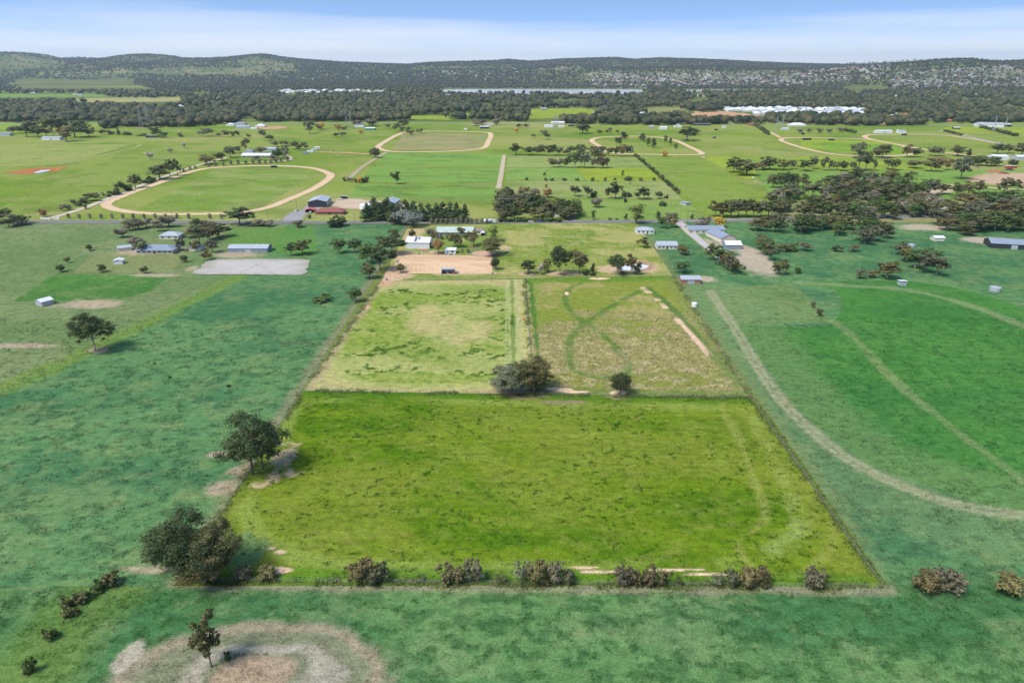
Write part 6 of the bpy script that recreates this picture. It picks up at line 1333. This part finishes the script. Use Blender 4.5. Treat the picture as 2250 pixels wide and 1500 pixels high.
def pylon(u, v, hpx, label, rz=0.3):
    x, y = G(u, v); m, ca = mpp(x, y); h = hpx * m; o = empty('lattice_pylon', (x, y, 0), rz, label, 'pylon', 'high-voltage pylons'); b0, b1 = h * .085, h * .022; t = .13
    def w_at(f): return b0 + (b1 - b0) * min(f / .75, 1)
    for sx in (-1, 1):
        for sy in (-1, 1):
            mb = MB(); mb.tube((sx * b0, sy * b0, 0), (sx * b1, sy * b1, h * .75), t, t, 4); mb.tube((sx * b1, sy * b1, h * .75), (sx * b1 * .7, sy * b1 * .7, h), t, t, 4); mb.build('leg', steel, o)
    mb = MB(); lv = [0, .12, .23, .33, .42, .5, .57, .64, .7, .75, .82, .88, .94, 1]
    for a, c in zip(lv[:-1], lv[1:]):
        wa, wc = w_at(a), w_at(c)
        for s in (-1, 1):
            mb.tube((-wa, s * wa, a * h), (wc, s * wc, c * h), .07, .07, 4); mb.tube((wa, s * wa, a * h), (-wc, s * wc, c * h), .07, .07, 4)
            mb.tube((s * wa, -wa, a * h), (s * wc, wc, c * h), .07, .07, 4); mb.tube((s * wa, wa, a * h), (s * wc, -wc, c * h), .07, .07, 4)
    mb.build('bracing', steel, o)
    for f in (.74, .85, .96):
        mb = MB(); L = h * .13
        for s in (-1, 1): mb.tube((0, -b1, f * h), (s * L, 0, f * h), .1, .06, 4); mb.tube((0, b1, f * h), (s * L, 0, f * h), .1, .06, 4); mb.tube((0, 0, f * h + h * .03), (s * L, 0, f * h), .08, .05, 4)
        mb.build('cross_arm', steel, o)
    return o, x, y, h
pys = []
for u, v, hp, lb in [(311, 281, 45, 'first steel lattice pylon of the pair before the western woodland'), (327, 280, 44, 'second steel lattice pylon of the pair before the western woodland'), (762, 281, 37, 'first steel lattice pylon behind the two-storey house'), (771, 282, 38, 'second steel lattice pylon behind the two-storey house'),
        (1705, 292, 34, 'first steel lattice pylon at the dirt lane'), (1718, 287, 34, 'second steel lattice pylon at the dirt lane'), (2183, 290, 33, 'first steel lattice pylon by the huge pale shed'), (2206, 289, 32, 'second steel lattice pylon by the huge pale shed'), (1217, 288, 34, 'faint steel lattice pylon beside the far bare trees'), (1224, 287, 34, 'second faint pylon beside the far bare trees')]: pys.append(pylon(u, v, hp, lb))
def cable(a, b, f, s, label):
    (o1, x0, y0, h0), (o2, x1, y1, h1) = pys[a], pys[b]; ax = h0 * .13 * s; mb = MB(); N = 24; P = []
    for k in range(N + 1):
        t = k / N; P.append((x0 + (x1 - x0) * t - x0, y0 + (y1 - y0) * t + ax - y0, (h0 * (1 - t) + h1 * t) * f - 9 * 4 * t * (1 - t) - 1))
    for p, q_ in zip(P[:-1], P[1:]): mb.tube(p, q_, .035, .035, 3, False)
    tag(mb.build('power_cable', steel, loc=(x0, y0, 0)), label, 'cable', 'cables between the pylons')
for a, b in ((0, 2), (2, 8), (8, 4), (4, 6)):
    for f in (.74, .85, .96): cable(a, b, f, 1, 'thin high-voltage cable strung between the lattice pylons')

# ------------------------------------------------------------------ grazing animals
def horse_mesh(name, mat):
    me = bpy.data.meshes.new(name)
    V = [(0, 0, 1.15), (.45, 0, 1.18), (.75, 0, 1.20), (-.45, 0, 1.2), (-.75, 0, 1.18), (1.05, 0, 1.05), (1.35, 0, .75), (1.55, 0, .45), (1.72, 0, .30),
         (.72, .17, .8), (.72, .17, .42), (.72, .17, .05), (.62, -.17, .8), (.66, -.17, .42), (.60, -.17, .05), (-.72, .18, .85), (-.82, .18, .45), (-.78, .18, .05), (-.68, -.18, .85), (-.78, -.18, .45), (-.70, -.18, .05), (-.98, 0, 1.0), (-1.05, 0, .55)]
    E = [(0, 1), (1, 2), (0, 3), (3, 4), (2, 5), (5, 6), (6, 7), (7, 8), (2, 9), (9, 10), (10, 11), (2, 12), (12, 13), (13, 14), (4, 15), (15, 16), (16, 17), (4, 18), (18, 19), (19, 20), (4, 21), (21, 22)]
    rad = [.33, .34, .30, .33, .31, .22, .15, .13, .09, .13, .075, .07, .13, .075, .07, .15, .08, .07, .15, .08, .07, .06, .05]
    me.from_pydata(V, E, []); o = bpy.data.objects.new('tmp', me); COL.objects.link(o)
    md = o.modifiers.new('s', 'SKIN'); md.use_smooth_shade = True
    for sv, r_ in zip(me.skin_vertices[0].data, rad): sv.radius = (r_, r_)
    me.skin_vertices[0].data[0].use_root = True
    o.modifiers.new('d', 'SUBSURF').levels = 1
    dg = bpy.context.evaluated_depsgraph_get(); out = bpy.data.meshes.new_from_object(o.evaluated_get(dg)); out.materials.clear(); out.materials.append(mat); out.name = name
    COL.objects.unlink(o); bpy.data.objects.remove(o); return out
HM = {'brown': horse_mesh('horse', hide_brown), 'dark': horse_mesh('horse', hide_dark), 'pale': horse_mesh('horse', hide_pale)}
for u, v, c, lb in [(1385, 405, 'brown', 'brown horse grazing under the pale paddock gums'), (1284, 397.5, 'dark', 'dark horse at the horse paddock fence corner'), (1313, 400, 'dark', 'dark horse just below the horse paddock fence'), (1773, 318, 'dark', 'dark horse near the long dark shelter'), (1787, 319, 'dark', 'dark horse in the middle of the oval infield'),
        (1811, 319, 'dark', 'dark horse near the white-roofed infield shelter'), (2032, 306, 'dark', 'dark horse grazing inside the upper oval track'), (2056, 307, 'brown', 'brown horse grazing inside the upper oval track'), (1683, 316, 'dark', 'dark horse in the open paddock below the pylons'), (1639, 309, 'brown', 'brown horse in the open far paddock'), (1676, 324, 'dark', 'dark horse grazing below the open paddock'),
        (750, 345, 'brown', 'brown horse in the paddock between the white homestead and the lane'), (733, 333, 'dark', 'dark horse on the bare orange dirt'), (1116, 555, 'pale', 'pale horse beside the gum over the round yard'), (1112, 558, 'dark', 'dark horse beside the pale horse'), (1294, 317, 'dark', 'dark horse at the bend of the sandy track'), (1182, 312, 'brown', 'brown horse in the far horse paddock')]:
    x, y = G(u, v); o = link('horse', HM[c], loc=(x, y, 0.12)); o.rotation_euler = (0, 0, TR_RD.uniform(0, 6.28)); tag(o, lb, 'horse')
# scrap, soil heaps, bales
def heap(u, v, wpx, h, col, label):
    x, y = G(u, v); m, _ = mpp(x, y); r = wpx * m / 2; rg = np.random.default_rng(int(u)); V = [(0, 0, h)]; T = []
    for k in range(1, 7):
        for a in range(18):
            f = k / 6; q_ = r * f * (1 + .18 * rg.normal() * (1 - f * .5)); V.append((q_ * math.cos(a * math.pi / 9), q_ * .7 * math.sin(a * math.pi / 9), max(h * (1 - f) ** .8 * (1 + .12 * rg.normal()), 0) if k < 6 else -0.1))
    for a in range(18): T.append((0, 1 + a, 1 + (a + 1) % 18, 1 + (a + 1) % 18))
    fs = [(0, 1 + a, 1 + (a + 1) % 18) for a in range(18)] + [(1 + k * 18 + a, 1 + (k + 1) * 18 + a, 1 + (k + 1) * 18 + (a + 1) % 18, 1 + k * 18 + (a + 1) % 18) for k in range(5) for a in range(18)]
    mt = MATS.get(label) or paint(label, col, 0.95, 0.35, 0.8, spec=0.05); MB().add(V, fs).mesh('soil_heap', mt); me_ = MB().add(V, fs).mesh('soil_heap', mt); tag(link('soil_heap', me_, loc=(x, y, 0.18)), label, 'heap')
heap(2185, 378, 36, 3.0, (0.36, 0.18, 0.10), 'orange soil heap in the landscape yard'); heap(2205, 382, 26, 2.4, (0.20, 0.10, 0.06), 'dark brown soil heap in the landscape yard'); heap(2218, 374, 20, 2.6, (0.06, 0.045, 0.04), 'black mulch heap in the landscape yard'); heap(2066, 349, 36, 2.2, (0.20, 0.11, 0.07), 'reddish soil heap beside the small conifer')
for k, (u, v, s, mt, lb) in enumerate([(1668, 402, 5, zinc, 'grey scrap sheet at the paddock scrap heap'), (1678, 400, 6, rust, 'rusty scrap pile at the paddock scrap heap'), (1660, 399, 4, white_metal, 'white scrap panel at the paddock scrap heap'), (1655, 391, 8, white_metal, 'long white panel lying above the scrap heap'), (1688, 403, 4, timber, 'timber offcuts beside the scrap heap'), (2180, 394, 6, concrete, 'concrete blocks stacked in the landscape yard'), (2200, 396, 5, steel, 'steel frames stacked in the landscape yard'), (2215, 392, 6, timber, 'timber stack in the landscape yard'), (2235, 397, 5, orange_paint, 'orange machine parked in the landscape yard'), (1545, 346, 8, white_metal, 'long white trough at the training track corner')]):
    x, y = G(u, v); m, _ = mpp(x, y); w_ = s * m; b = MB()
    for q_ in range(4): b.box(-w_ / 2 + q_ * .3, w_ / 2 - q_ * .4, -.8 + q_ * .2, .8 - q_ * .15, .22 * q_, .22 * q_ + .2)
    ob = b.build('scrap_stack', mt, loc=(x, y, 0.18)); ob.rotation_euler = (0, 0, k * .7); tag(ob, lb, 'stack')
def rubble(u, v, seed, label):
    x, y = G(u, v); b = MB(); rd = random.Random(seed)
    for k in range(14):
        a, r_ = rd.uniform(0, 6.28), rd.uniform(0, 2.2); s = rd.uniform(.25, .7); px, py = r_ * math.cos(a), r_ * .6 * math.sin(a); b.box(px - s, px + s, py - s * .7, py + s * .7, -.05, s * .8)
    tag(b.build('rubble_pile', paint(label, (.50, .38, .30), .95, .3, 1.2), loc=(x, y, .1)), label, 'rubble')
rubble(1100, 552, 3, 'pinkish rubble pile beside the gum over the round yard'); rubble(1112, 547, 4, 'small pinkish rubble pile in the house paddock')
# feed bins on the paddock wire
for u, v, mt, lb in [(1150, 703, orange_paint, 'orange feed bin at the dividing fence'), (1140, 705, cream, 'cream feed tub beside the orange feed bin')]:
    x, y = G(u, v); b = MB(); b.tube((0, 0, 0), (0, 0, .7), .5, .6, 12); b.tube((0, 0, .7), (0, 0, .76), .66, .66, 12); tag(b.build('feed_bin', mt, loc=(x, y, .1)), lb, 'bin')
# ------------------------------------------------------------------ suburbs
def far_house(name, roofm, wallm, kind):
    mb = MB(); mb.cur = 0; mb.box(-7, 7, 0, 10, -4, 3.0); mb.cur = 1
    r = roof_mb(14, 10, 3.0, 2.6, kind, 0.5); b = len(mb.v); mb.v += r.v; mb.f += [tuple(b + i for i in f) for f in r.f]; mb.mi += [1] * len(r.f)
    return mb.mesh(name, wallm, roofm)
FH = {'white': far_house('house', white_metal, whitew, 'hip'), 'grey': far_house('house', grey_tile, cream, 'hip'), 'red': far_house('house', terracotta, brick, 'hip'), 'zinc': far_house('house', zinc, cream, 'gable'), 'cream': far_house('house', concrete, cream, 'hip'), 'brown': far_house('house', red_tile, cream, 'hip')}
HOUSE_XY = []; N_H = [0]; MORE = []
DESC = {'white': 'white-roofed', 'grey': 'dark grey-roofed', 'red': 'orange-tiled', 'zinc': 'pale grey-roofed', 'cream': 'beige-roofed', 'brown': 'brown-tiled'}
def place_house(x, y, c, where, s=1.0, rz=0.0):
    z = tz(x, y) if y > 2800 else 0.0
    if any(abs(x - a) < 14.5 * s and abs(y - b) < 13 * s for a, b in HOUSE_XY[-400:]): return
    HOUSE_XY.append((x, y))
    if N_H[0] < 300:
        o = link('house', FH[c], loc=(x, y, z + 0.1)); o.rotation_euler = (0, 0, rz); o.scale = (s, s, s); tag(o, f'{DESC[c]} house {where}', 'house', f'{DESC[c]} houses {where}'); N_H[0] += 1
    else: MORE.append((x, y, z, c, s, rz))
rd = random.Random(77)
for k in range(420):      # the new estate
    u = rd.uniform(1600, 1905); v = rd.uniform(240, 253) + max(0, (u - 1700)) * 0.004
    if u < 1660 and v > 246: continue
    x, y = G(u, v); place_house(x, y, rd.choice(['white', 'white', 'white', 'white', 'white', 'zinc']), 'in the new estate beyond the orange earth', rd.uniform(1.1, 1.6), rd.uniform(-.3, .3))
for k in range(70):       # white houses on the far side of the wood
    u = rd.uniform(600, 840); x, y = G(u, rd.uniform(199, 206)); place_house(x, y, rd.choice(['white', 'white', 'zinc', 'cream']), 'in the row behind the western woodland', rd.uniform(1.2, 1.7), rd.uniform(-.4, .4))
for k in range(60):
    u = rd.uniform(980, 1420); x, y = G(u, rd.uniform(207, 211)); place_house(x, y, rd.choice(['white', 'cream', 'zinc']), 'on the near shore of the lake', rd.uniform(.9, 1.2), rd.uniform(-.4, .4))
for k in range(46):
    u = rd.uniform(1440, 2200); x, y = G(u, rd.uniform(203, 216)); place_house(x, y, rd.choice(['white', 'cream', 'zinc', 'grey', 'brown']), 'among the trees of the eastern flats', rd.uniform(.9, 1.3), rd.uniform(-.4, .4))
for k in range(26):
    u = rd.uniform(20, 620); x, y = G(u, rd.uniform(205, 262)); place_house(x, y, rd.choice(['white', 'cream', 'zinc']), 'hidden in the western woodland', 1.2, rd.uniform(-.4, .4))
for k in range(16):
    u = rd.uniform(1900, 2230); x, y = G(u, rd.uniform(238, 262)); place_house(x, y, rd.choice(['white', 'red', 'zinc']), 'in the eastern woodland', 1.3, rd.uniform(-.4, .4))
def slope_houses(n, x0, x1, y0, y1, where, seed, pal):
    rd = random.Random(seed)
    for k in range(n):
        y = rd.uniform(y0, y1); x = rd.uniform(x0, x1) * y / y1; row = round(y / 34) * 34; place_house(x, row + rd.uniform(-4, 4), rd.choice(pal), where, rd.uniform(1.1, 1.5), rd.uniform(-.5, .5))
slope_houses(1300, 560, 2700, 4420, 5260, 'on the suburban slope behind the lake', 81, ['white', 'cream', 'zinc', 'cream', 'brown', 'brown', 'grey', 'grey', 'grey', 'cream', 'brown'])
slope_houses(1150, 2450, 4300, 3900, 4720, 'on the wooded eastern hillside', 82, ['zinc', 'cream', 'zinc', 'brown', 'grey', 'grey', 'cream', 'brown', 'grey'])
slope_houses(160, -1900, 600, 5200, 6600, 'scattered on the far hills', 83, ['white', 'cream', 'zinc'])
if MORE:
    VV = []; FF = []; CC = []; b = 0
    cw = {'white': (.56, .56, .54), 'grey': (.12, .125, .13), 'red': (.32, .14, .09), 'zinc': (.32, .34, .36), 'cream': (.30, .28, .24), 'brown': (.22, .11, .09)}
    for x, y, z, c, s, rz in MORE:
        ca, sa = math.cos(rz), math.sin(rz); me = FH[c]
        for v in me.vertices:
            VV.append((x + s * (v.co.x * ca - v.co.y * sa), y + s * (v.co.x * sa + v.co.y * ca), z + s * v.co.z))
            CC.append(cw[c] if v.index >= 8 else (.38, .34, .29))
        for p in me.polygons: FF.append(tuple(b + i for i in p.vertices))
        b += len(me.vertices)
    me = bpy.data.meshes.new('far_suburb'); me.from_pydata(VV, [], FF); me.materials.append(earth)
    at = me.color_attributes.new('Col', 'FLOAT_COLOR', 'POINT'); c4 = np.ones((len(VV), 4), np.float32); c4[:, :3] = CC; at.data.foreach_set('color', c4.ravel()); me.update()
    tag(link('far_suburb', me), 'mass of small houses spreading over the far hillsides', 'suburb', kind='stuff')

# ------------------------------------------------------------------ woodland
ico = bpy.data.meshes.new('ico')
import bmesh
bm = bmesh.new(); bmesh.ops.create_icosphere(bm, subdivisions=2, radius=1.0); ICO_V = np.array([v.co[:] for v in bm.verts]); ICO_F = np.array([[v.index for v in f.verts] for f in bm.faces]); bm.free()
bm = bmesh.new(); bmesh.ops.create_icosphere(bm, subdivisions=1, radius=1.0); IC1_V = np.array([v.co[:] for v in bm.verts]); IC1_F = np.array([[v.index for v in f.verts] for f in bm.faces]); bm.free()
WP = np.array([PAL[k][0] for k in ('olive', 'olive', 'bronze', 'dark', 'olive2', 'brown', 'brown', 'dark')])
def woodland(name, P, H, label, seed, fine=True, tone=0.86):
    """P (n,3) base points, H (n,) heights: lumpy crowns, one joined mass"""
    rg = np.random.default_rng(seed); n = len(P); V0, F0 = (ICO_V, ICO_F) if fine else (IC1_V, IC1_F); k = len(V0)
    jit = 1 + 0.20 * rg.normal(size=(n, k, 1)).clip(-1.4, 1.4)
    w = H * rg.uniform(0.42, 0.62, n)
    S = np.stack([w, w * rg.uniform(.8, 1.2, n), H * 0.42], -1)
    V = V0[None] * jit * S[:, None, :]; V[..., 2] += (H * 0.60)[:, None]; V += P[:, None, :]
    pi = rg.integers(0, len(WP), n); c = WP[pi] * rg.uniform(0.85, 1.2, (n, 1)) * tone
    c = np.repeat(c[:, None, :], k, 1) * rg.uniform(0.75, 1.25, (n, k, 1))
    Fa = (F0[None] + (np.arange(n) * k)[:, None, None]).reshape(-1, 3)
    me = mesh_np(name, V.reshape(-1, 3), Fa, (leafm,), c.reshape(-1, 3), smooth=True)
    return tag(link(name, me), label, 'woodland', kind='stuff')
# clearings in survey coordinates that stay open
CLEAR = [[(-40, 226), (255, 224), (215, 206), (-40, 206)], [(30, 199), (335, 201), (290, 175), (30, 173)], [(150, 236), (420, 233), (400, 215), (170, 217)],
    [(0, 292), (210, 286), (230, 268), (0, 272)], [(1000, 257), (1125, 257), (1115, 247), (1005, 248)], [(1140, 264), (1330, 262), (1310, 238), (1150, 240)], [(2150, 250), (2300, 250), (2300, 234), (2160, 235)],
    [(890, 266), (990, 268), (985, 254), (905, 253)], [(1390, 254), (1530, 258), (1500, 236), (1420, 236)], [(1500, 268), (1710, 268), (1700, 248), (1600, 244), (1520, 246)], [(1590, 256), (1910, 258), (1910, 238), (1590, 237)],
    [(1845, 201), (1965, 200), (1955, 194), (1850, 194)], [(965, 208), (1430, 208), (1430, 195.5), (965, 195.5)], [(1470, 203), (1730, 202), (1730, 196.5), (1470, 196.5)], [(595, 207), (850, 207), (850, 199), (595, 199)], [(1850, 290), (2500, 310), (2500, 268), (2060, 272)], [(690, 290), (1110, 290), (1110, 266), (690, 268)]]
CL = [GG(c) for c in CLEAR]
def keep(X, Y):
    k = np.ones(len(X), bool)
    jx, jy = (fbm(X, Y, 120, s=140) - .5) * 160, (fbm(X, Y, 120, s=141) - .5) * 220
    for c in CL: k &= ~inpoly(X + jx, Y + jy, c)
    return k
def scatter_px(n, v0, v1, seed, lower):
    rg = np.random.default_rng(seed); u = rg.uniform(-60, 2310, n); v = rg.uniform(v0, v1, n)
    d = fbm(u, v * 6, 90, 90, 3, s=seed); ok = (v < lower(u)) & (d > 0.33)
    u, v = u[ok], v[ok]; dx, dy, dz = (u - 1125) / F, CP - (v - 750) / F * SP, -SP - (v - 750) / F * CP
    t = -CAM_H / dz; return dx * t, dy * t, u, v
low = lambda u: np.interp(u, [0, 120, 240, 420, 560, 700, 880, 1000, 1130, 1300, 1450, 1560, 1700, 1900, 2060, 2250], [268, 275, 284, 279, 269, 268, 266, 262, 268, 274, 276, 274, 272, 278, 276, 270])
X, Y, U, Vv = scatter_px(14000, 203, 285, 91, low)
k = keep(X, Y); X, Y, U, Vv = X[k], Y[k], U[k], Vv[k]
hx = np.array(HOUSE_XY)
def off_houses(X, Y, r):
    ok = np.ones(len(X), bool)
    for i in range(0, len(hx), 200):
        d = (X[:, None] - hx[None, i:i + 200, 0]) ** 2 + (Y[:, None] - hx[None, i:i + 200, 1] + 6) ** 2; ok &= d.min(1) > r * r
    return ok
k = off_houses(X, Y, 15); X, Y, Vv = X[k], Y[k], Vv[k]
order = np.argsort(Y); X, Y = X[order], Y[order]
rg = np.random.default_rng(92)
woodland('woodland', np.stack([X, Y, X * 0], -1), rg.uniform(10, 18, len(X)), 'olive gum woodland across the plain behind the farms', 93)
# wooded hills and suburb trees beyond
def hill_points(n, x0, x1, y0, y1, seed, dens):
    rg = np.random.default_rng(seed); Y = np.sqrt(rg.uniform(y0 ** 2, y1 ** 2, n)); X = rg.uniform(x0, x1, n) * Y / y1
    k = rg.random(n) < dens(X, Y); return X[k], Y[k]
def dens_flat(X, Y):
    return 0.35 + 0.65 * ss(0.38, 0.55, fbm(X, Y, 380, 200, s=95))
X, Y = hill_points(15000, -3900, 3900, 3500, 4700, 94, dens_flat)
k = keep(X, Y) & off_houses(X, Y, 13); X, Y = X[k], Y[k]
woodland('woodland', np.stack([X, Y, terrain(X, Y) - 0.5], -1), rg.uniform(8, 15, len(X)), 'trees around the lake and the far suburbs', 96, fine=False)
def proj(X, Y, Z):
    d = Y * CP + (CAM_H - Z) * SP; return 1125 + F * X / d, 750 + F * ((CAM_H - Z) * CP - Y * SP) / d
SPARSE = [([(-60, 126), (60, 124), (110, 132), (150, 142), (120, 152), (-60, 156)], .10), ([(250, 163), (560, 168), (560, 150), (440, 148), (260, 156)], .10), ([(545, 162), (660, 158), (640, 140), (560, 128), (520, 134)], .14), ([(-60, 170), (420, 170), (400, 160), (-60, 158)], .6),
    ([(1240, 146), (1290, 150), (1270, 156), (1200, 154)], .35), ([(1330, 136), (1480, 138), (1470, 146), (1330, 146)], .55), ([(1265, 182), (1780, 184), (1760, 156), (1270, 160)], .4), ([(1800, 178), (2260, 182), (2260, 150), (1860, 152)], .5), ([(900, 148), (1120, 142), (1120, 150), (900, 156)], .4), ([(1700, 145), (1900, 146), (1880, 150), (1700, 150)], .6)]
def dens_hill(X, Y):
    z = terrain(X, Y); u, v = proj(X, Y, z); n_ = fbm(X, Y, 420, 300, s=97); m_ = fbm(X, Y, 120, 90, s=98)
    d = 0.75 + 0.25 * ss(.35, .6, m_); d = d * (0.65 + 0.35 * ss(.33, .5, n_)); d = d * np.where(u < 700, 0.8 + 0.2 * ss(.42, .52, n_), 1)
    for poly, f in SPARSE: d = np.where(inpoly(u, v, poly), d * f, d)
    return d
X, Y = hill_points(72000, -7400, 7400, 4650, 8000, 99, dens_hill)
Zt = terrain(X, Y); u_, v_ = proj(X, Y, Zt); k = ~inpoly(u_ + (fbm(X, Y, 260, s=142) - .5) * 90, v_ + (fbm(X, Y, 200, s=143) - .5) * 12, CLEAR[1]) & off_houses(X, Y, 11) & (u_ > -40) & (u_ < 2290); X, Y, Zt = X[k], Y[k], Zt[k]
woodland('woodland', np.stack([X, Y, Zt - 0.5], -1), rg.uniform(9, 16, len(X)), 'gum woodland covering the far hills', 100, fine=False, tone=.8)
X, Y = hill_points(3500, -3000, 9000, 8300, 9700, 101, lambda X, Y: 0.8 * (terrain(X, Y) > 30))
woodland('woodland', np.stack([X, Y, terrain(X, Y) - 0.5], -1), rg.uniform(12, 20, len(X)), 'woodland on the farthest eastern ridge', 102, fine=False)

# ------------------------------------------------------------------ grass clumps
def blades(name, X, Y, Z, hgt, rad, nb, cols, label, seed, width=0.05):
    rg = np.random.default_rng(seed); n = len(X); a = rg.uniform(0, 6.28, (n, nb)); r = rad[:, None] * np.sqrt(rg.random((n, nb)))
    bx = X[:, None] + r * np.cos(a); by = Y[:, None] + r * np.sin(a); h = hgt[:, None] * rg.uniform(.5, 1.1, (n, nb)); la = rg.uniform(0, 6.28, (n, nb)); wd = width * rg.uniform(.7, 1.5, (n, nb))
    wx, wy = -np.sin(la) * wd, np.cos(la) * wd; tx, ty = bx + np.cos(la) * h * .45, by + np.sin(la) * h * .45; z = np.full_like(bx, Z)
    V = np.stack([np.stack([bx - wx, by - wy, z], -1), np.stack([bx + wx, by + wy, z], -1), np.stack([tx, ty, z + h], -1)], 2).reshape(-1, 3)
    C_ = np.repeat((cols[:, None, :] * rg.uniform(.7, 1.3, (n, nb, 1))).reshape(-1, 3), 3, 0)
    T_ = V.reshape(-1, 3, 3); gz = np.cross(T_[:, 1] - T_[:, 0], T_[:, 2] - T_[:, 0])[:, 2]; Fi = np.arange(len(V)).reshape(-1, 3); Fi[gz < 0] = Fi[gz < 0][:, ::-1]
    me = mesh_np(name, V, Fi, (leafm,), C_, smooth=True); me.normals_split_custom_set_from_vertices((np.tile(C3(0, -.12, 1), (len(V), 1)) + rg.normal(size=(len(V), 3)) * .15).tolist())
    return tag(link(name, me), label, 'grass', kind='stuff')
def pts_in(quad, n, seed):
    rg = np.random.default_rng(seed); s, t = rg.random(n), rg.random(n); (ax, ay), (bx, by), (cx, cy), (dx, dy) = quad
    return ax * (1 - s) * (1 - t) + bx * s * (1 - t) + cx * s * t + dx * (1 - s) * t, ay * (1 - s) * (1 - t) + by * s * (1 - t) + cy * s * t + dy * (1 - s) * t
X, Y = pts_in((NL, NR, MR, ML), 42000, 111); c = col_front(X, Y)
t = fbm(X, Y, 1.7, 1.3, s=23); k = (t > 0.64) & (fbm(X, Y, 16, 12, s=25) > 0.44); X, Y, c = X[k], Y[k], c[k]; rg = np.random.default_rng(5)
blades('grass_tufts', X, Y, Z2 - .02, rg.uniform(.22, .5, len(X)), rg.uniform(.25, .6, len(X)), 12, np.tile(C3(.05, .13, .012), (len(X), 1)), 'dark green grass tufts on the front paddock', 112)
X, Y = pts_in((NL, NR, MR, ML), 16000, 113); c = col_front(X, Y)
blades('short_grass', X, Y, Z2 - .02, rg.uniform(.12, .25, len(X)), rg.uniform(.3, .8, len(X)), 9, c * 1.05, 'short grass of the front paddock', 114)
X, Y = pts_in((ML, DM_B, DM_T, TL), 40000, 115); c = col_left(X, Y); k = (c[:, 0] < 0.13); X, Y, c = X[k], Y[k], c[k]
blades('grass_tufts', X, Y, Z2 - .02, rg.uniform(.25, .5, len(X)), rg.uniform(.3, .7, len(X)), 8, c * .9, 'dark green tufts on the pale grazed paddock', 116, .07)
X, Y = pts_in((DM_B, MR, TR, DM_T), 13000, 117); c = col_right(X, Y); k = (c[:, 0] > 0.19) & (Y < G(1300, 685)[1] + 30 * (fbm(X, Y, 20, s=118) - .5)) & (c[:, 0] < .4); X, Y, c = X[k], Y[k], c[k]
blades('dry_tussocks', X, Y, Z2 - .02, rg.uniform(.4, .85, len(X)), rg.uniform(.2, .5, len(X)), 9, np.where(rg.random((len(X), 1)) < .7, C3(.42, .36, .21), C3(.22, .21, .09)), 'straw-coloured grass tussocks in the eastern paddock', 119, .06)
X, Y = pts_in(((-150, 64), (190, 64), (190, NR[1]), (-150, NL[1] - 3)), 22000, 121); c = col_south(X, Y); k = (fbm(X, Y, 3, 2.4, s=404) > .52); X, Y, c = X[k], Y[k], c[k]
blades('grass_tufts', X, Y, Z1 + .0, rg.uniform(.25, .5, len(X)), rg.uniform(.3, .7, len(X)), 10, c, 'rough grass tufts on the southern paddock', 122)

LX, LY = [], []
for (p, q_, n_) in [(ML, MR, 5200), (NL, NR, 5200), (NL, ML, 1600), (NR, MR, 1600), (TL, ML, 1800), (TR, MR, 1800), (DM_T, DM_B, 2200)]:
    s = rg.random(n_); w = rg.normal(size=n_) * .9 + .5 * np.sin(s * 60); L_ = math.dist(p, q_); LX.append(p[0] + (q_[0] - p[0]) * s - (q_[1] - p[1]) / L_ * w); LY.append(p[1] + (q_[1] - p[1]) * s + (q_[0] - p[0]) / L_ * w)
X, Y = np.concatenate(LX), np.concatenate(LY); k = fbm(X, Y, 9, s=151) > .42; X, Y = X[k], Y[k]
blades('long_grass', X, Y, Z2 - .03, rg.uniform(.3, .75, len(X)), rg.uniform(.2, .6, len(X)), 8, np.where(rg.random((len(X), 1)) < .6, C3(.085, .15, .022), C3(.26, .24, .10)), 'long grass growing under the paddock fences', 152, .05)
for q_, fn_, sd_, lb_ in [((( -230, 120), (NL[0] - 2, 120), (FL[0] - 2, 330), (-330, 330)), col_west, 131, 'weedy grass tufts on the western paddocks'), (((NR[0] + 2, 110), (240, 110), (360, 330), (FR[0] + 2, 330)), col_east, 132, 'weedy grass tufts on the eastern paddocks')]:
    X, Y = pts_in(q_, 26000, sd_); c = fn_(X, Y); k = fbm(X, Y, 4, 3, s=(203 if sd_ == 131 else 303)) > .50; X, Y, c = X[k], Y[k], c[k]
    blades('grass_tufts', X, Y, Z1 - .02, rg.uniform(.25, .55, len(X)), rg.uniform(.3, .8, len(X)), 9, c * .85, lb_, sd_ + 10, .07)

# ------------------------------------------------------------------ haze
HAZE_D = 4.2e-5
m = bpy.data.materials.new('haze_air'); m.use_nodes = True; n = m.node_tree.nodes; n.clear()
o_ = n.new('ShaderNodeOutputMaterial'); pv = n.new('ShaderNodeVolumePrincipled'); pv.inputs['Color'].default_value = (0.70, 0.84, 1.0, 1); pv.inputs['Density'].default_value = HAZE_D; pv.inputs['Anisotropy'].default_value = 0.3
m.node_tree.links.new(pv.outputs[0], o_.inputs['Volume'])
hb = MB().box(-16000, 16000, -400, 19500, -1.5, 420).build('haze', m); tag(hb, 'thin bluish air over the plain', 'haze', kind='stuff')
print('objects', len(bpy.data.objects), N_OF, 'houses', N_H, len(MORE))
print('tris', sum(len(o.data.loop_triangles) if o.data.loop_triangles else len(o.data.polygons) for o in bpy.data.objects if o.type == 'MESH'))
